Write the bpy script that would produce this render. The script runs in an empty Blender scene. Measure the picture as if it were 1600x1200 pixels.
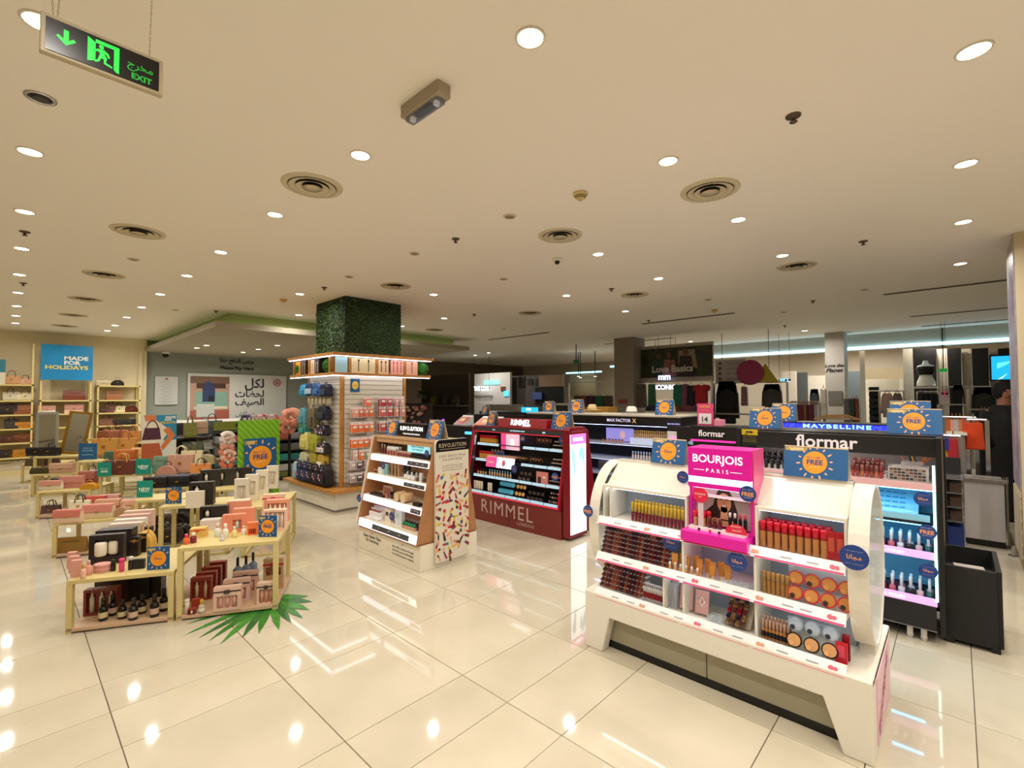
import bpy, math, random
from mathutils import Vector, Matrix
random.seed(7)
R = random.random
U = random.uniform
PI = math.pi
C = bpy.context.scene.collection
SC = bpy.context.scene

# ------------------------------------------------------------ camera, world, exposure
EYE = 1.6
H = 3.1
cam_d = bpy.data.cameras.new('camera')
cam_d.sensor_width = 36.0
cam_d.lens = 36.0 * 738.0 / 1600.0
cam_d.clip_start = 0.05
cam_d.clip_end = 100
cam = bpy.data.objects.new('camera', cam_d)
C.objects.link(cam)
az, pit, rol = math.radians(43.2), math.radians(1.63), math.radians(0.18)
F0 = Vector((math.cos(az), math.sin(az), 0)); R0 = Vector((math.sin(az), -math.cos(az), 0)); U0 = Vector((0, 0, 1))
FW = F0 * math.cos(pit) + U0 * math.sin(pit)
UP = U0 * math.cos(pit) - F0 * math.sin(pit)
RR = R0 * math.cos(rol) - UP * math.sin(rol)
UU = UP * math.cos(rol) + R0 * math.sin(rol)
M4 = Matrix.Identity(4)
for i in range(3):
    M4[i][0] = RR[i]; M4[i][1] = UU[i]; M4[i][2] = -FW[i]
M4[2][3] = EYE
cam.matrix_world = M4
SC.camera = cam
SC.view_settings.view_transform = 'Standard'
SC.view_settings.look = 'None'
SC.view_settings.gamma = 1
SC.view_settings.use_curve_mapping = False
SC.view_settings.exposure = 0.0
w = bpy.data.worlds.new('world'); SC.world = w; w.use_nodes = True
w.node_tree.nodes['Background'].inputs[0].default_value = (1.0, 0.85, 0.65, 1)
w.node_tree.nodes['Background'].inputs[1].default_value = 0.05
LAMP = 11.4          # watts of each shop downlight

def ray(px, py):
    return FW * 738.0 + RR * (px - 800) + UU * (600 - py)
def onX(px, py, X):
    d = ray(px, py); t = X / d.x
    return Vector((X, d.y * t, EYE + d.z * t))
def onY(px, py, Y):
    d = ray(px, py); t = Y / d.y
    return Vector((d.x * t, Y, EYE + d.z * t))
def onZ(px, py, z):
    d = ray(px, py); t = (z - EYE) / d.z
    return Vector((d.x * t, d.y * t, z))

# ------------------------------------------------------------ materials
MATS = {}
def hexlin(h):
    h = h.lstrip('#'); o = []
    for i in (0, 2, 4):
        c = int(h[i:i+2], 16) / 255
        o.append(c / 12.92 if c <= 0.04045 else ((c + 0.055) / 1.055) ** 2.4)
    return o
def mat(h, rough=0.5, metal=0.0, emit=0.0, trans=0.0, coat=0.0, noise=0.0, scale=20, alpha=1.0, bump=0.0):
    key = (h, rough, metal, emit, trans, coat, noise, scale, alpha, bump)
    if key in MATS: return MATS[key]
    m = bpy.data.materials.new('mat_' + h.lstrip('#') + ('_lit' if emit else '')); m.use_nodes = True
    nt = m.node_tree; b = nt.nodes['Principled BSDF']
    c = hexlin(h) + [1]
    b.inputs['Base Color'].default_value = c
    b.inputs['Roughness'].default_value = rough
    b.inputs['Metallic'].default_value = metal
    if coat: b.inputs['Coat Weight'].default_value = coat
    if trans: b.inputs['Transmission Weight'].default_value = trans
    if alpha < 1: b.inputs['Alpha'].default_value = alpha
    if emit:
        b.inputs['Emission Color'].default_value = c
        b.inputs['Emission Strength'].default_value = emit
    if noise or bump:
        tc = nt.nodes.new('ShaderNodeTexCoord'); n = nt.nodes.new('ShaderNodeTexNoise')
        n.inputs['Scale'].default_value = scale; n.inputs['Detail'].default_value = 4
        nt.links.new(tc.outputs['Object'], n.inputs['Vector'])
        if noise:
            r = nt.nodes.new('ShaderNodeValToRGB')
            r.color_ramp.elements[0].position = 0.3; r.color_ramp.elements[1].position = 0.7
            r.color_ramp.elements[0].color = [x * (1 - noise) for x in c[:3]] + [1]
            r.color_ramp.elements[1].color = [min(1, x * (1 + noise * 0.6)) for x in c[:3]] + [1]
            nt.links.new(n.outputs['Fac'], r.inputs['Fac']); nt.links.new(r.outputs['Color'], b.inputs['Base Color'])
        if bump:
            bp = nt.nodes.new('ShaderNodeBump'); bp.inputs['Strength'].default_value = bump; bp.inputs['Distance'].default_value = 0.01
            nt.links.new(n.outputs['Fac'], bp.inputs['Height']); nt.links.new(bp.outputs['Normal'], b.inputs['Normal'])
    MATS[key] = m
    return m
WHITE = mat('#efe9dc', 0.35)
CREAMW = mat('#ded5bf', 0.4)
CREAM = mat('#dcca96', 0.45)
BLACK = mat('#070608', 0.35)
DARK = mat('#0e0c0d', 0.6)
GOLD = mat('#c89a3c', 0.3, 0.8)
CHROME = mat('#c9c9cc', 0.2, 1.0)
GLASSY = mat('#dfe9ee', 0.06, alpha=0.22)
OAK = mat('#b9803c', 0.4, noise=0.18, scale=9)
NAVY = mat('#1d3f86', 0.4)
SUNB = mat('#0c568f', 0.45)
SUNO = mat('#f29a14', 0.5)
PEACH = mat('#f4b98c', 0.5)
TEAL = mat('#0f8f83', 0.5)

# ------------------------------------------------------------ mesh builder
class MB:
    def __init__(s): s.v = []; s.f = []; s.m = []; s.s = []; s.k = 0; s.sm = False
    def mi(s, k): s.k = k; return s
    def add(s, vs, fs):
        n = len(s.v); s.v += [tuple(v) for v in vs]
        for f in fs: s.f.append([n + i for i in f]); s.m.append(s.k); s.s.append(s.sm)
        return s
    def box(s, x0, x1, y0, y1, z0, z1):
        return s.add([(x0,y0,z0),(x1,y0,z0),(x1,y1,z0),(x0,y1,z0),(x0,y0,z1),(x1,y0,z1),(x1,y1,z1),(x0,y1,z1)],
                     [(0,3,2,1),(4,5,6,7),(0,1,5,4),(1,2,6,5),(2,3,7,6),(3,0,4,7)])
    def quad(s, a, b, c, d): return s.add([a, b, c, d], [(0,1,2,3)])
    def lathe(s, cx, cy, prof, n=10, cap=True, sy=1.0):
        vs = []; fs = []
        for (r, z) in prof:
            for i in range(n):
                a = 2*PI*i/n; vs.append((cx + r*math.cos(a), cy + sy*r*math.sin(a), z))
        for j in range(len(prof)-1):
            for i in range(n):
                k = (i+1) % n; fs.append((j*n+i, j*n+k, (j+1)*n+k, (j+1)*n+i))
        if cap:
            fs.append(tuple(range(n-1, -1, -1))); fs.append(tuple((len(prof)-1)*n+i for i in range(n)))
        return s.add(vs, fs)
    def cyl(s, cx, cy, z0, z1, r, n=12, r1=None): return s.lathe(cx, cy, [(r, z0), (r if r1 is None else r1, z1)], n)
    def prism(s, poly, axis, a, b):
        # poly of 2D points; axis 'x': (y,z), 'y': (x,z), 'z': (x,y)
        n = len(poly)
        def P(p, t): return {'x': (t, p[0], p[1]), 'y': (p[0], t, p[1]), 'z': (p[0], p[1], t)}[axis]
        vs = [P(p, a) for p in poly] + [P(p, b) for p in poly]
        fs = [tuple(range(n)), tuple(range(2*n-1, n-1, -1))] + [(i, i+n, (i+1) % n + n, (i+1) % n) for i in range(n)]
        return s.add(vs, fs)
    def tube(s, pts, r, n=6, close=False):
        pts = [Vector(p) for p in pts]; vs = []; fs = []; N = len(pts)
        for i, p in enumerate(pts):
            d = (pts[min(i+1, N-1)] - pts[max(i-1, 0)])
            if close: d = pts[(i+1) % N] - pts[i-1]
            d.normalize(); up = Vector((0,0,1)) if abs(d.z) < 0.9 else Vector((1,0,0))
            a = d.cross(up).normalized(); b = d.cross(a)
            rr = r[i] if isinstance(r, (list, tuple)) else r
            for k in range(n):
                t = 2*PI*k/n; vs.append(p + a*rr*math.cos(t) + b*rr*math.sin(t))
        for i in range(N if close else N-1):
            j = (i+1) % N
            for k in range(n):
                l = (k+1) % n; fs.append((i*n+k, i*n+l, j*n+l, j*n+k))
        if not close: fs += [tuple(range(n-1,-1,-1)), tuple((N-1)*n+k for k in range(n))]
        return s.add(vs, fs)
    def disc(s, c, u, v, r, n=20, ru=None):
        c, u, v = Vector(c), Vector(u), Vector(v)
        return s.add([c + u*r*math.cos(2*PI*i/n) + v*(ru or r)*math.sin(2*PI*i/n) for i in range(n)], [tuple(range(n))])
    def sphere(s, c, r, n=10, m=6, sx=1, sy=1, sz=1, jit=0):
        vs = []; fs = []
        for j in range(1, m):
            for i in range(n):
                a = 2*PI*i/n; b = PI*j/m; q = r*(1 + U(-jit, jit))
                vs.append((c[0]+q*sx*math.sin(b)*math.cos(a), c[1]+q*sy*math.sin(b)*math.sin(a), c[2]+q*sz*math.cos(b)))
        t = len(vs); vs += [(c[0], c[1], c[2]+r*sz), (c[0], c[1], c[2]-r*sz)]
        for j in range(m-2):
            for i in range(n):
                k = (i+1) % n; fs.append((j*n+i, (j+1)*n+i, (j+1)*n+k, j*n+k))
        for i in range(n):
            k = (i+1) % n; fs.append((t, i, k)); fs.append((t+1, (m-2)*n+k, (m-2)*n+i))
        return s.add(vs, fs)
    def mesh(s, name):
        me = bpy.data.meshes.new(name); me.from_pydata(s.v, [], s.f)
        me.polygons.foreach_set('material_index', s.m); me.polygons.foreach_set('use_smooth', s.s)
        me.update(); return me

def link(name, me, mats, parent=None, loc=None, world=False, bevel=0, rot=None):
    if mats is not None and not me.materials:
        for x in (mats if isinstance(mats, (list, tuple)) else [mats]): me.materials.append(x)
    o = bpy.data.objects.new(name, me); C.objects.link(o)
    if parent is not None:
        o.parent = parent
        if world: o.location = (0, 0, 0) if parent.parent is not None else -Vector(parent.location)
        elif loc is not None: o.location = loc
    elif loc is not None: o.location = loc
    if rot is not None: o.rotation_euler = rot
    if bevel:
        b = o.modifiers.new('bevel', 'BEVEL'); b.width = bevel; b.segments = 2; b.limit_method = 'ANGLE'
    return o
def part(name, mb, mats, parent, world=True, bevel=0, label=None, loc=None, rot=None):
    o = link(name, mb.mesh(name) if isinstance(mb, MB) else mb, mats, parent, loc, world and loc is None, bevel, rot)
    if label: o['label'] = label
    return o
def tag(o, label, cat, group=None):
    o['label'] = label; o['category'] = cat
    if group: o['group'] = group
    return o
def thing(name, label, cat, loc=(0,0,0), rz=0, group=None):
    o = bpy.data.objects.new(name, None); o.empty_display_size = 0.05; C.objects.link(o)
    o.location = loc; o.rotation_euler = (0, 0, rz); return tag(o, label, cat, group)
def solo(name, mb, mats, label, cat, loc=(0,0,0), rz=0, group=None, bevel=0):
    o = link(name, mb.mesh(name) if isinstance(mb, MB) else mb, mats, None, loc, bevel=bevel, rot=(0,0,rz) if not isinstance(rz, tuple) else rz)
    return tag(o, label, cat, group)
def struct(name, mb, mats, loc=None):
    o = link(name, mb.mesh(name), mats, None, loc); o['kind'] = 'structure'; return o
def kids(o): return KID.get(o.name, [])
def dup(root, loc, rz=None, label=None, group=None):
    r = root.copy(); C.objects.link(r); r.location = loc
    if rz is not None: r.rotation_euler = (0, 0, rz)
    if label: r['label'] = label
    if group: r['group'] = group
    for ch in root.children:
        c = ch.copy(); C.objects.link(c); c.parent = r
        for g in ch.children:
            d = g.copy(); C.objects.link(d); d.parent = c
    return r
ORD = ['first','second','third','fourth','fifth','sixth','seventh','eighth','ninth','tenth','eleventh','twelfth','thirteenth','fourteenth','fifteenth','sixteenth','seventeenth','eighteenth','nineteenth','twentieth','twenty-first','twenty-second','twenty-third','twenty-fourth','twenty-fifth','twenty-sixth']

# ------------------------------------------------------------ lettering
AR = {'ا':(0xFE8D,2),'ب':(0xFE8F,4),'ت':(0xFE95,4),'ج':(0xFE9D,4),'ح':(0xFEA1,4),'خ':(0xFEA5,4),'د':(0xFEA9,2),'ر':(0xFEAD,2),
      'س':(0xFEB1,4),'ش':(0xFEB5,4),'ص':(0xFEB9,4),'ظ':(0xFEC5,4),'ع':(0xFEC9,4),'ف':(0xFED1,4),'ك':(0xFED9,4),'ل':(0xFEDD,4),
      'م':(0xFEE1,4),'ن':(0xFEE5,4),'ه':(0xFEE9,4),'و':(0xFEED,2),'ى':(0xFEEF,2),'ي':(0xFEF1,4)}
def arab(t):
    out = []
    for i, ch in enumerate(t):
        if ch not in AR: out.append(ch); continue
        b, n = AR[ch]
        prev = i > 0 and t[i-1] in AR and AR[t[i-1]][1] == 4
        nxt = i < len(t)-1 and t[i+1] in AR and n == 4
        out.append(chr(b + (3 if prev and nxt else 1 if prev else 2 if nxt else 0)))
    return ''.join(reversed(out))
TXT = {}
def textmesh(body, bold=0.0, spacing=1.0, res=3):
    k = (body, bold, spacing)
    if k in TXT: return TXT[k]
    c = bpy.data.curves.new('t', 'FONT'); c.body = body; c.resolution_u = res; c.offset = bold; c.space_character = spacing
    c.align_x = 'CENTER'; c.align_y = 'CENTER'
    o = bpy.data.objects.new('t', c); C.objects.link(o)
    dg = bpy.context.evaluated_depsgraph_get(); me = bpy.data.meshes.new_from_object(o.evaluated_get(dg))
    vs = [v.co.copy() for v in me.vertices]; fs = [list(p.vertices) for p in me.polygons]
    x0 = min(v.x for v in vs); x1 = max(v.x for v in vs); y0 = min(v.y for v in vs); y1 = max(v.y for v in vs)
    vs = [((v.x-(x0+x1)/2)/(x1-x0), (v.y-(y0+y1)/2)/(y1-y0)) for v in vs]
    bpy.data.objects.remove(o); bpy.data.curves.remove(c); bpy.data.meshes.remove(me)
    TXT[k] = (vs, fs, (x1-x0)/(y1-y0)); return TXT[k]
def text(mb, body, c, u, v, width=None, height=None, bold=0.0, spacing=1.0, slant=0):
    """flat lettering centred at c, reading along u, upright along v"""
    vs, fs, asp = textmesh(body, bold, spacing)
    if width is None: width = height * asp
    if height is None: height = width / asp
    c, u, v = Vector(c), Vector(u).normalized(), Vector(v).normalized()
    return mb.add([c + u*(x*width + slant*y*height) + v*(y*height) for x, y in vs], fs)
XL = Vector((0, -1, 0))    # reading direction on faces that look towards -X
YL = Vector((1, 0, 0))     # reading direction on faces that look towards -Y
ZU = Vector((0, 0, 1))

# ------------------------------------------------------------ room shell
fl = MB().box(-6, 22, -9, 20, -0.12, -0.006)
floor = struct('floor', fl, mat('#6f5c46', 0.7))
def tile_mat():
    m = bpy.data.materials.new('polished_tile'); m.use_nodes = True; nt = m.node_tree; b = nt.nodes['Principled BSDF']
    tc = nt.nodes.new('ShaderNodeTexCoord'); oi = nt.nodes.new('ShaderNodeObjectInfo')
    n = nt.nodes.new('ShaderNodeTexNoise'); n.inputs['Scale'].default_value = 2.2; n.inputs['Detail'].default_value = 6
    r = nt.nodes.new('ShaderNodeValToRGB')
    r.color_ramp.elements[0].position = 0.35; r.color_ramp.elements[1].position = 0.65
    r.color_ramp.elements[0].color = hexlin('#c1b8a2') + [1]; r.color_ramp.elements[1].color = hexlin('#cac1ac') + [1]
    nt.links.new(tc.outputs['Object'], n.inputs['Vector']); nt.links.new(n.outputs['Fac'], r.inputs['Fac'])
    hs = nt.nodes.new('ShaderNodeHueSaturation'); mr = nt.nodes.new('ShaderNodeMapRange')
    mr.inputs['To Min'].default_value = 0.96; mr.inputs['To Max'].default_value = 1.04
    nt.links.new(oi.outputs['Random'], mr.inputs['Value']); nt.links.new(mr.outputs['Result'], hs.inputs['Value'])
    nt.links.new(r.outputs['Color'], hs.inputs['Color']); nt.links.new(hs.outputs['Color'], b.inputs['Base Color'])
    b.inputs['Roughness'].default_value = 0.045; b.inputs['Specular IOR Level'].default_value = 0.6
    return m
TILE = tile_mat()
xs = [0.385 + 0.718*k for k in range(-8, 28)]
ys = sorted(1.395 + 1.43*k + d for k in range(-7, 12) for d in (0, 0.357, 0.715))
cells = []
for i in range(len(xs)-1):
    for j in range(len(ys)-1): cells.append((xs[i], xs[i+1], ys[j], ys[j+1]))
def seen(c):
    p = Vector(((c[0]+c[1])/2, (c[2]+c[3])/2, -EYE)); d = p.dot(FW)
    if d < 0.3: return 1e6
    x = abs(p.dot(RR)/d); y = p.dot(UU)/d
    return p.length if x < 1.25 and y > -0.95 else 500 + p.length
cells.sort(key=seen)
TM = {}
g = 0.0045
for c in cells[:300]:
    k = round(c[3]-c[2], 2)
    if k not in TM:
        a, b = (c[1]-c[0])/2-g/2, (c[3]-c[2])/2-g/2; t = 0.0012
        m = MB().add([(-a,-b,-0.008),(a,-b,-0.008),(a,b,-0.008),(-a,b,-0.008),(-a,-b,-t),(a,-b,-t),(a,b,-t),(-a,b,-t),
                      (-a+t,-b+t,0),(a-t,-b+t,0),(a-t,b-t,0),(-a+t,b-t,0)],
                     [(8,9,10,11),(4,5,9,8),(5,6,10,9),(6,7,11,10),(7,4,8,11),(0,1,5,4),(1,2,6,5),(2,3,7,6),(3,0,4,7)])
        TM[k] = m.mesh('tile'); TM[k].materials.append(TILE)
    link('tile', TM[k], None, floor, ((c[0]+c[1])/2, (c[2]+c[3])/2, 0))
m = MB()
for c in cells[300:]:
    m.box(c[0]+g/2, c[1]-g/2, c[2]+g/2, c[3]-g/2, -0.008, 0)
part('floor_tiles', m, TILE, floor)['kind'] = 'stuff'

CEIL = mat('#f3ece0', 0.9)
struct('ceiling', MB().box(-6, 22, -9, 20, H, H+0.2), CEIL)
WALLC = mat('#e6d8b4', 0.8)
struct('wall_back', MB().box(-6, 2.38, 14.95, 15.15, 0, H), WALLC)
struct('wall_left', MB().box(-6.1, -5.9, -9, 15, 0, H), WALLC)
struct('wall_shop', MB().box(17.3, 17.5, -9, 15.5, 0, H), mat('#cfc4b0', .8))
struct('wall_front', MB().box(-6, 20, -9.1, -8.9, 0, H), WALLC)
GREYW = mat('#9aa094', 0.8)
struct('wall_cashier', MB().box(2.38, 7.5, 15.2, 15.4, 0, H), GREYW)
BROWNW = mat('#6a5a48', 0.85)
struct('wall_far', MB().box(7.5, 17.4, 15.5, 15.7, 0, H).box(7.42, 7.55, 15.2, 15.6, 0, H), BROWNW)
# dropped slab with a light cove over the pay desk
struct('trim_1', MB().box(2.34, 8.0, 9.0, 15.2, 2.8, 2.9), mat('#a79f8c', 0.85))
struct('trim_2', MB().box(2.62, 7.72, 9.3, 15.2, 2.9, H), mat('#b7c08c', 0.8))
COVE = mat('#cfe59a', 0.5, emit=0.55)
struct('trim_3', MB().box(2.58, 7.76, 9.24, 9.29, 2.905, 2.93).box(2.56, 2.6, 9.3, 15.1, 2.905, 2.93), COVE)
# square column faced with artificial hedge
struct('wall_column', MB().box(3.36, 4.28, 6.5, 7.42, 0.02, H), mat('#27331d', 0.8))
# right-hand pillar
struct('wall_right', MB().box(6.3, 7.05, -2.2, -0.42, 0, H), mat('#c9b999', 0.7))

# ------------------------------------------------------------ downlights
def ring_prof(mb, r0, r1, z0, z1, n=20):
    return mb.lathe(0, 0, [(r1, z1), (r0, z1), (r0*0.97, z0), (r1*1.02, z0), (r1, z1)], n, cap=False)
ltrim = MB(); ltrim.sm = True; ring_prof(ltrim, 0.075, 0.062, -0.006, 0.0); ltrim = ltrim.mesh('trim_ring')
llens = MB().lathe(0, 0, [(0.061, -0.001), (0.058, -0.004)], 20).mesh('lens')
LENS = mat('#fff0d8', 0.4, emit=22)
LENSOFF = mat('#b9ac94', 0.5)
LD = {}
def lamp_data(kind):
    if kind in LD: return LD[kind]
    l = bpy.data.lights.new('downlight_' + kind, 'AREA'); l.shape = 'DISK'; l.size = 0.11
    l.spread = math.radians(165)
    if kind == 'warm': l.color = (1.0, 0.94, 0.86); l.energy = LAMP
    if kind == 'cool': l.color = (1.0, 0.95, 0.88); l.energy = LAMP * 1.25
    if kind == 'dim': l.color = (1.0, 0.9, 0.8); l.energy = LAMP * 0.35
    if kind == 'desk': l.color = (1.0, 0.95, 0.85); l.energy = LAMP * 1.8
    if kind == 'shop': l.color = (1.0, 0.94, 0.86); l.energy = LAMP * 2.2
    LD[kind] = l; return l
def downlight(x, y, label, kind='warm', z=H, s=0.86):
    t = thing('downlight', label, 'ceiling light', (x, y, z), 0, 'recessed ceiling downlights')
    a = link('trim_ring', ltrim, mat('#e4dcc8', 0.4), t, (0,0,0)); a.scale = (s, s, 1)
    b = link('lens', llens, LENS, t, (0,0,0)); b.scale = (s, s, 1)
    if kind:
        l = bpy.data.objects.new('lamp', lamp_data(kind)); C.objects.link(l); l.parent = t; l.location = (0,0,-0.012)
    return t
GX = [0.07, 1.46, 2.84, 4.20, 5.58, 7.1]
def row(x, ysl, nm, kind='warm'):
    for i, y in enumerate(ysl):
        downlight(x, y, 'recessed downlight, %s from the front in %s' % (ORD[i], nm), kind)
row(0.06, [2.62, 4.06, 5.4, 6.75, 8.2, 9.6, 11.0, 12.3, 13.5], 'the leftmost ceiling row')  # the farthest two are added lamps that brighten the bag wall
row(1.46, [1.26, 2.65, 4.02, 5.46, 6.81, 8.3, 9.7, 11.1, 12.5, 13.6], 'the row over the bag tables')  # farthest two added here as well, for a brighter left far zone
row(2.84, [-0.09, 1.30, 6.85], 'the row above the white makeup stand')
row(4.2, [-0.08, 1.31, 2.7, 5.5], 'the row in front of the dark red stand')
row(3.55, [8.6], 'the spot left of the hedge column')
row(5.6, [-0.08, 1.31, 2.71, 4.15, 7.01, 8.42], 'the row behind the dark red stand', 'cool')
row(7.35, [-0.07, 4.18], 'the farthest lit row', 'cool')
row(3.03, [12.3, 13.1], 'the left pair over the pay desk', 'desk')
row(4.15, [11.2, 12.4, 13.5], 'the middle group over the pay desk', 'desk')
for o in [o for o in C.objects if o.name.startswith('downlight') and 'pay desk' in o.get('label', '')]: o.location.z = 2.8
# shop area off camera (behind and beside the viewer) is lit the same way
for x in (-1.3, 0.06, 1.46, 2.84, 4.2):
    for y in (-1.45, -2.85, -4.25): 
        BH = globals().get('BH', -1) + 1; downlight(x, y, 'recessed downlight behind the viewpoint, %s of its field' % ORD[BH], 'warm' if x > 0 else 'dim')
for LB, (x, y) in enumerate(((-1.3, 1.2), (-1.3, 4.0), (-1.3, 6.8), (-1.3, 9.6), (-1.3, 12.3), (0.06, 1.25), (0.06, -0.1), (1.46, -0.1), (-1.3, -0.1))):
    downlight(x, y, 'recessed downlight outside the view to the left, %s of its line' % ORD[LB], 'dim' if x < 0 else 'warm')
downlight(11.3, 12.4, 'single downlight before the pale shop booth', 'shop')
downlight(11.0, 11.4, 'second downlight before the pale shop booth', 'cool')
# lit shop far right
fr = [(14.7, 1.68), (16.0, 1.68), (12.4, 2.48), (15.6, 2.8), (14.5, 0.38), (12.6, 5.2), (15.8, 5.2), (14.2, 7.0), (15.6, 8.6)]
for i, (x, y) in enumerate(fr):
    downlight(x, y, 'small bright downlight in the far clothing area, %s of its cluster' % ORD[i], 'shop')

# ------------------------------------------------------------ promotional cards and badges
def sun_card(loc, wd, ht, rz, label, arabic=False, single=False, group='sun promotion cards'):
    t = thing('promotion_card', label, 'sign', loc, rz, None)
    d = 0.0 if single else ht*0.28
    th = 0.004
    n = Vector((0, -ht, -d)).normalized() if d else Vector((0, -1, 0))
    v = Vector((0, d, ht)).normalized(); u = Vector((1, 0, 0)); L = math.hypot(d, ht)
    o = Vector((0, -d, 0))
    def slab(mb, org, vv, nn, w, l, tk):
        a = org - u*w/2; b = org + u*w/2
        p = [a, b, b+vv*l, a+vv*l]; q = [x - nn*tk for x in p]
        mb.add(p+q, [(0,1,2,3),(7,6,5,4),(0,4,5,1),(1,5,6,2),(2,6,7,3),(3,7,4,0)])
    nf = Vector((0, -v.z, v.y)); 
    m = MB(); slab(m, o, v, nf, wd, L, th); part('front_card', m, SUNB, t, loc=(0,0,0))
    if d:
        m = MB(); v2 = Vector((0, -d, ht)).normalized(); slab(m, Vector((0, d, 0)), v2, Vector((0, v2.z, -v2.y)), wd, L, th)
        part('back_card', m, mat('#dcc8a4', 0.6), t, loc=(0,0,0))
    c = o + v*L*0.49 + nf*0.001
    r = min(wd, ht)*0.35
    sd = part('sun_disc', MB().disc(c, u, v, r, 28, r*1.06), SUNO, t, loc=(0,0,0))
    m = MB()
    for k in range(14):
        a = 2*PI*k/14 + 0.1; rr = r*1.2; l = r*(0.32 if k % 2 else 0.22)
        dr = u*math.cos(a) + v*math.sin(a)*1.06; pp = u*(-math.sin(a)) + v*math.cos(a)
        e = c + dr*rr; 
        if abs((e+dr*l - c).dot(u)) > wd*0.48: continue
        m.quad(e - pp*r*0.07, e + dr*l - pp*r*0.06, e + dr*l + pp*r*0.06, e + pp*r*0.07)
    part('rays', m, PEACH, sd, loc=(0,0,0))['kind'] = 'stuff'
    m = MB(); q = c + nf*0.0008
    if arabic:
        text(m, arab('اشتري 2 واحصل على 1'), q + v*r*0.45, u, v, width=r*1.0)
        text(m, arab('مجانا'), q, u, v, width=r*0.95, bold=0.02)
        text(m, arab('على الجمال'.replace('ج','ج')), q - v*r*0.5, u, v, width=r*0.6)
    else:
        text(m, 'BUY 2 GET 1', q + v*r*0.46, u, v, width=r*1.25, bold=0.01)
        text(m, 'FREE', q + v*r*0.02, u, v, width=r*1.3, bold=0.03)
    part('lettering', m, NAVY, sd, loc=(0,0,0))
    m = MB()
    if not arabic: text(m, 'ON BEAUTY', q - v*r*0.45, u, v, width=r*0.8)
    tg = c + v*L*0.40 - u*wd*0.28
    part('corner_tag', MB().quad(tg - u*wd*.2 - v*L*.05, tg + u*wd*.14 - v*L*.05, tg + u*wd*.17 + v*L*.055, tg - u*wd*.2 + v*L*.055), mat('#b59a3e', 0.5), t, loc=(0,0,0))
    text(m, 'SUMMER', tg + v*L*.02 - u*wd*.02 + nf*.0008, u, v, width=wd*.24, bold=0.01)
    text(m, 'BEAUTY', tg - v*L*.025 + nf*.0008, u, v, width=wd*.22, bold=0.01)
    part('small_lettering', m, mat('#f7e3b4', 0.5), t, loc=(0,0,0))
    return t
def badge(loc, r, rz, label, arabic=False, parent=None):
    """round blue shelf talker on a clear strip; local face towards -Y"""
    t = thing('shelf_talker', label, 'sign', loc, rz)
    u, v = Vector((1,0,0)), Vector((0,0,1))
    m = MB(); n = 26
    m.add([(r*math.cos(2*PI*i/n), 0, r*math.sin(2*PI*i/n)) for i in range(n)] + [(r*math.cos(2*PI*i/n), .003, r*math.sin(2*PI*i/n)) for i in range(n)],
          [tuple(range(n)), tuple(range(2*n-1, n-1, -1))] + [(i, i+n, (i+1) % n+n, (i+1) % n) for i in range(n)])
    dc = part('disc', m, NAVY, t, loc=(0,0,0))
    part('clear_strip', MB().box(-0.004, 0.004, 0.003, 0.004, -r*0.3, 0.006).box(-0.004, 0.004, 0.003, 0.05, -0.001, 0.0), GLASSY, t, loc=(0,0,0))
    m = MB(); q = Vector((0, -0.001, 0))
    if arabic:
        text(m, arab('مجانا'), q, u, v, width=r*1.0, bold=0.02)
    else:
        text(m, 'FREE', q - v*r*.05, u, v, width=r*1.45, bold=0.03)
    part('lettering', m, mat('#f0a266', 0.5), dc, loc=(0,0,0))
    m = MB()
    if arabic:
        text(m, arab('اشتري 2 واحصل على 1'), q + v*r*.5, u, v, width=r*1.2)
        text(m, arab('على مستحضرات التجميل'.replace('ض','ص')), q - v*r*.5, u, v, width=r*1.2)
    else:
        text(m, 'BUY 2 GET 1', q + v*r*.5, u, v, width=r*1.2); text(m, 'ON BEAUTY', q - v*r*.5, u, v, width=r*1.0)
    part('small_lettering', m, mat('#c9c2c8', 0.5), dc, loc=(0,0,0))
    return t

# ------------------------------------------------------------ small product meshes (shared)
PM = {}
def pmesh(key, fn):
    if key not in PM:
        mb, mats = fn(); me = mb.mesh(key.split('|')[0])
        for x in mats: me.materials.append(x)
        PM[key] = me
    return PM[key]
def put(name, me, label, cat, loc, rz=0, group=None, s=None, rx=0):
    o = bpy.data.objects.new(name, me); C.objects.link(o); o.location = loc; o.rotation_euler = (rx, 0, rz)
    if s: o.scale = s if isinstance(s, tuple) else (s, s, s)
    return tag(o, label, cat, group)
def bottle(key, body, cap, r=0.012, h=0.06, capf=0.4, n=8, square=False, neck=0.6, label_col=None):
    def f():
        m = MB(); m.sm = not square; nn = 4 if square else n
        hb = h*(1-capf)
        m.lathe(0, 0, [(r*0.92, 0), (r, h*.03), (r, hb*.9), (r*neck, hb)], nn)
        m.mi(1).lathe(0, 0, [(r*neck*1.25, hb), (r*neck*1.25, h*.97), (r*neck*.9, h)], nn)
        ms = [body if not isinstance(body, str) else mat(body, 0.15), cap if not isinstance(cap, str) else mat(cap, 0.25)]
        if label_col:
            m.mi(2).lathe(0, 0, [(r*1.02, hb*.22), (r*1.02, hb*.72)], nn, cap=False); ms.append(mat(label_col, 0.5))
        return m, ms
    return pmesh(key, f)
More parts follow.
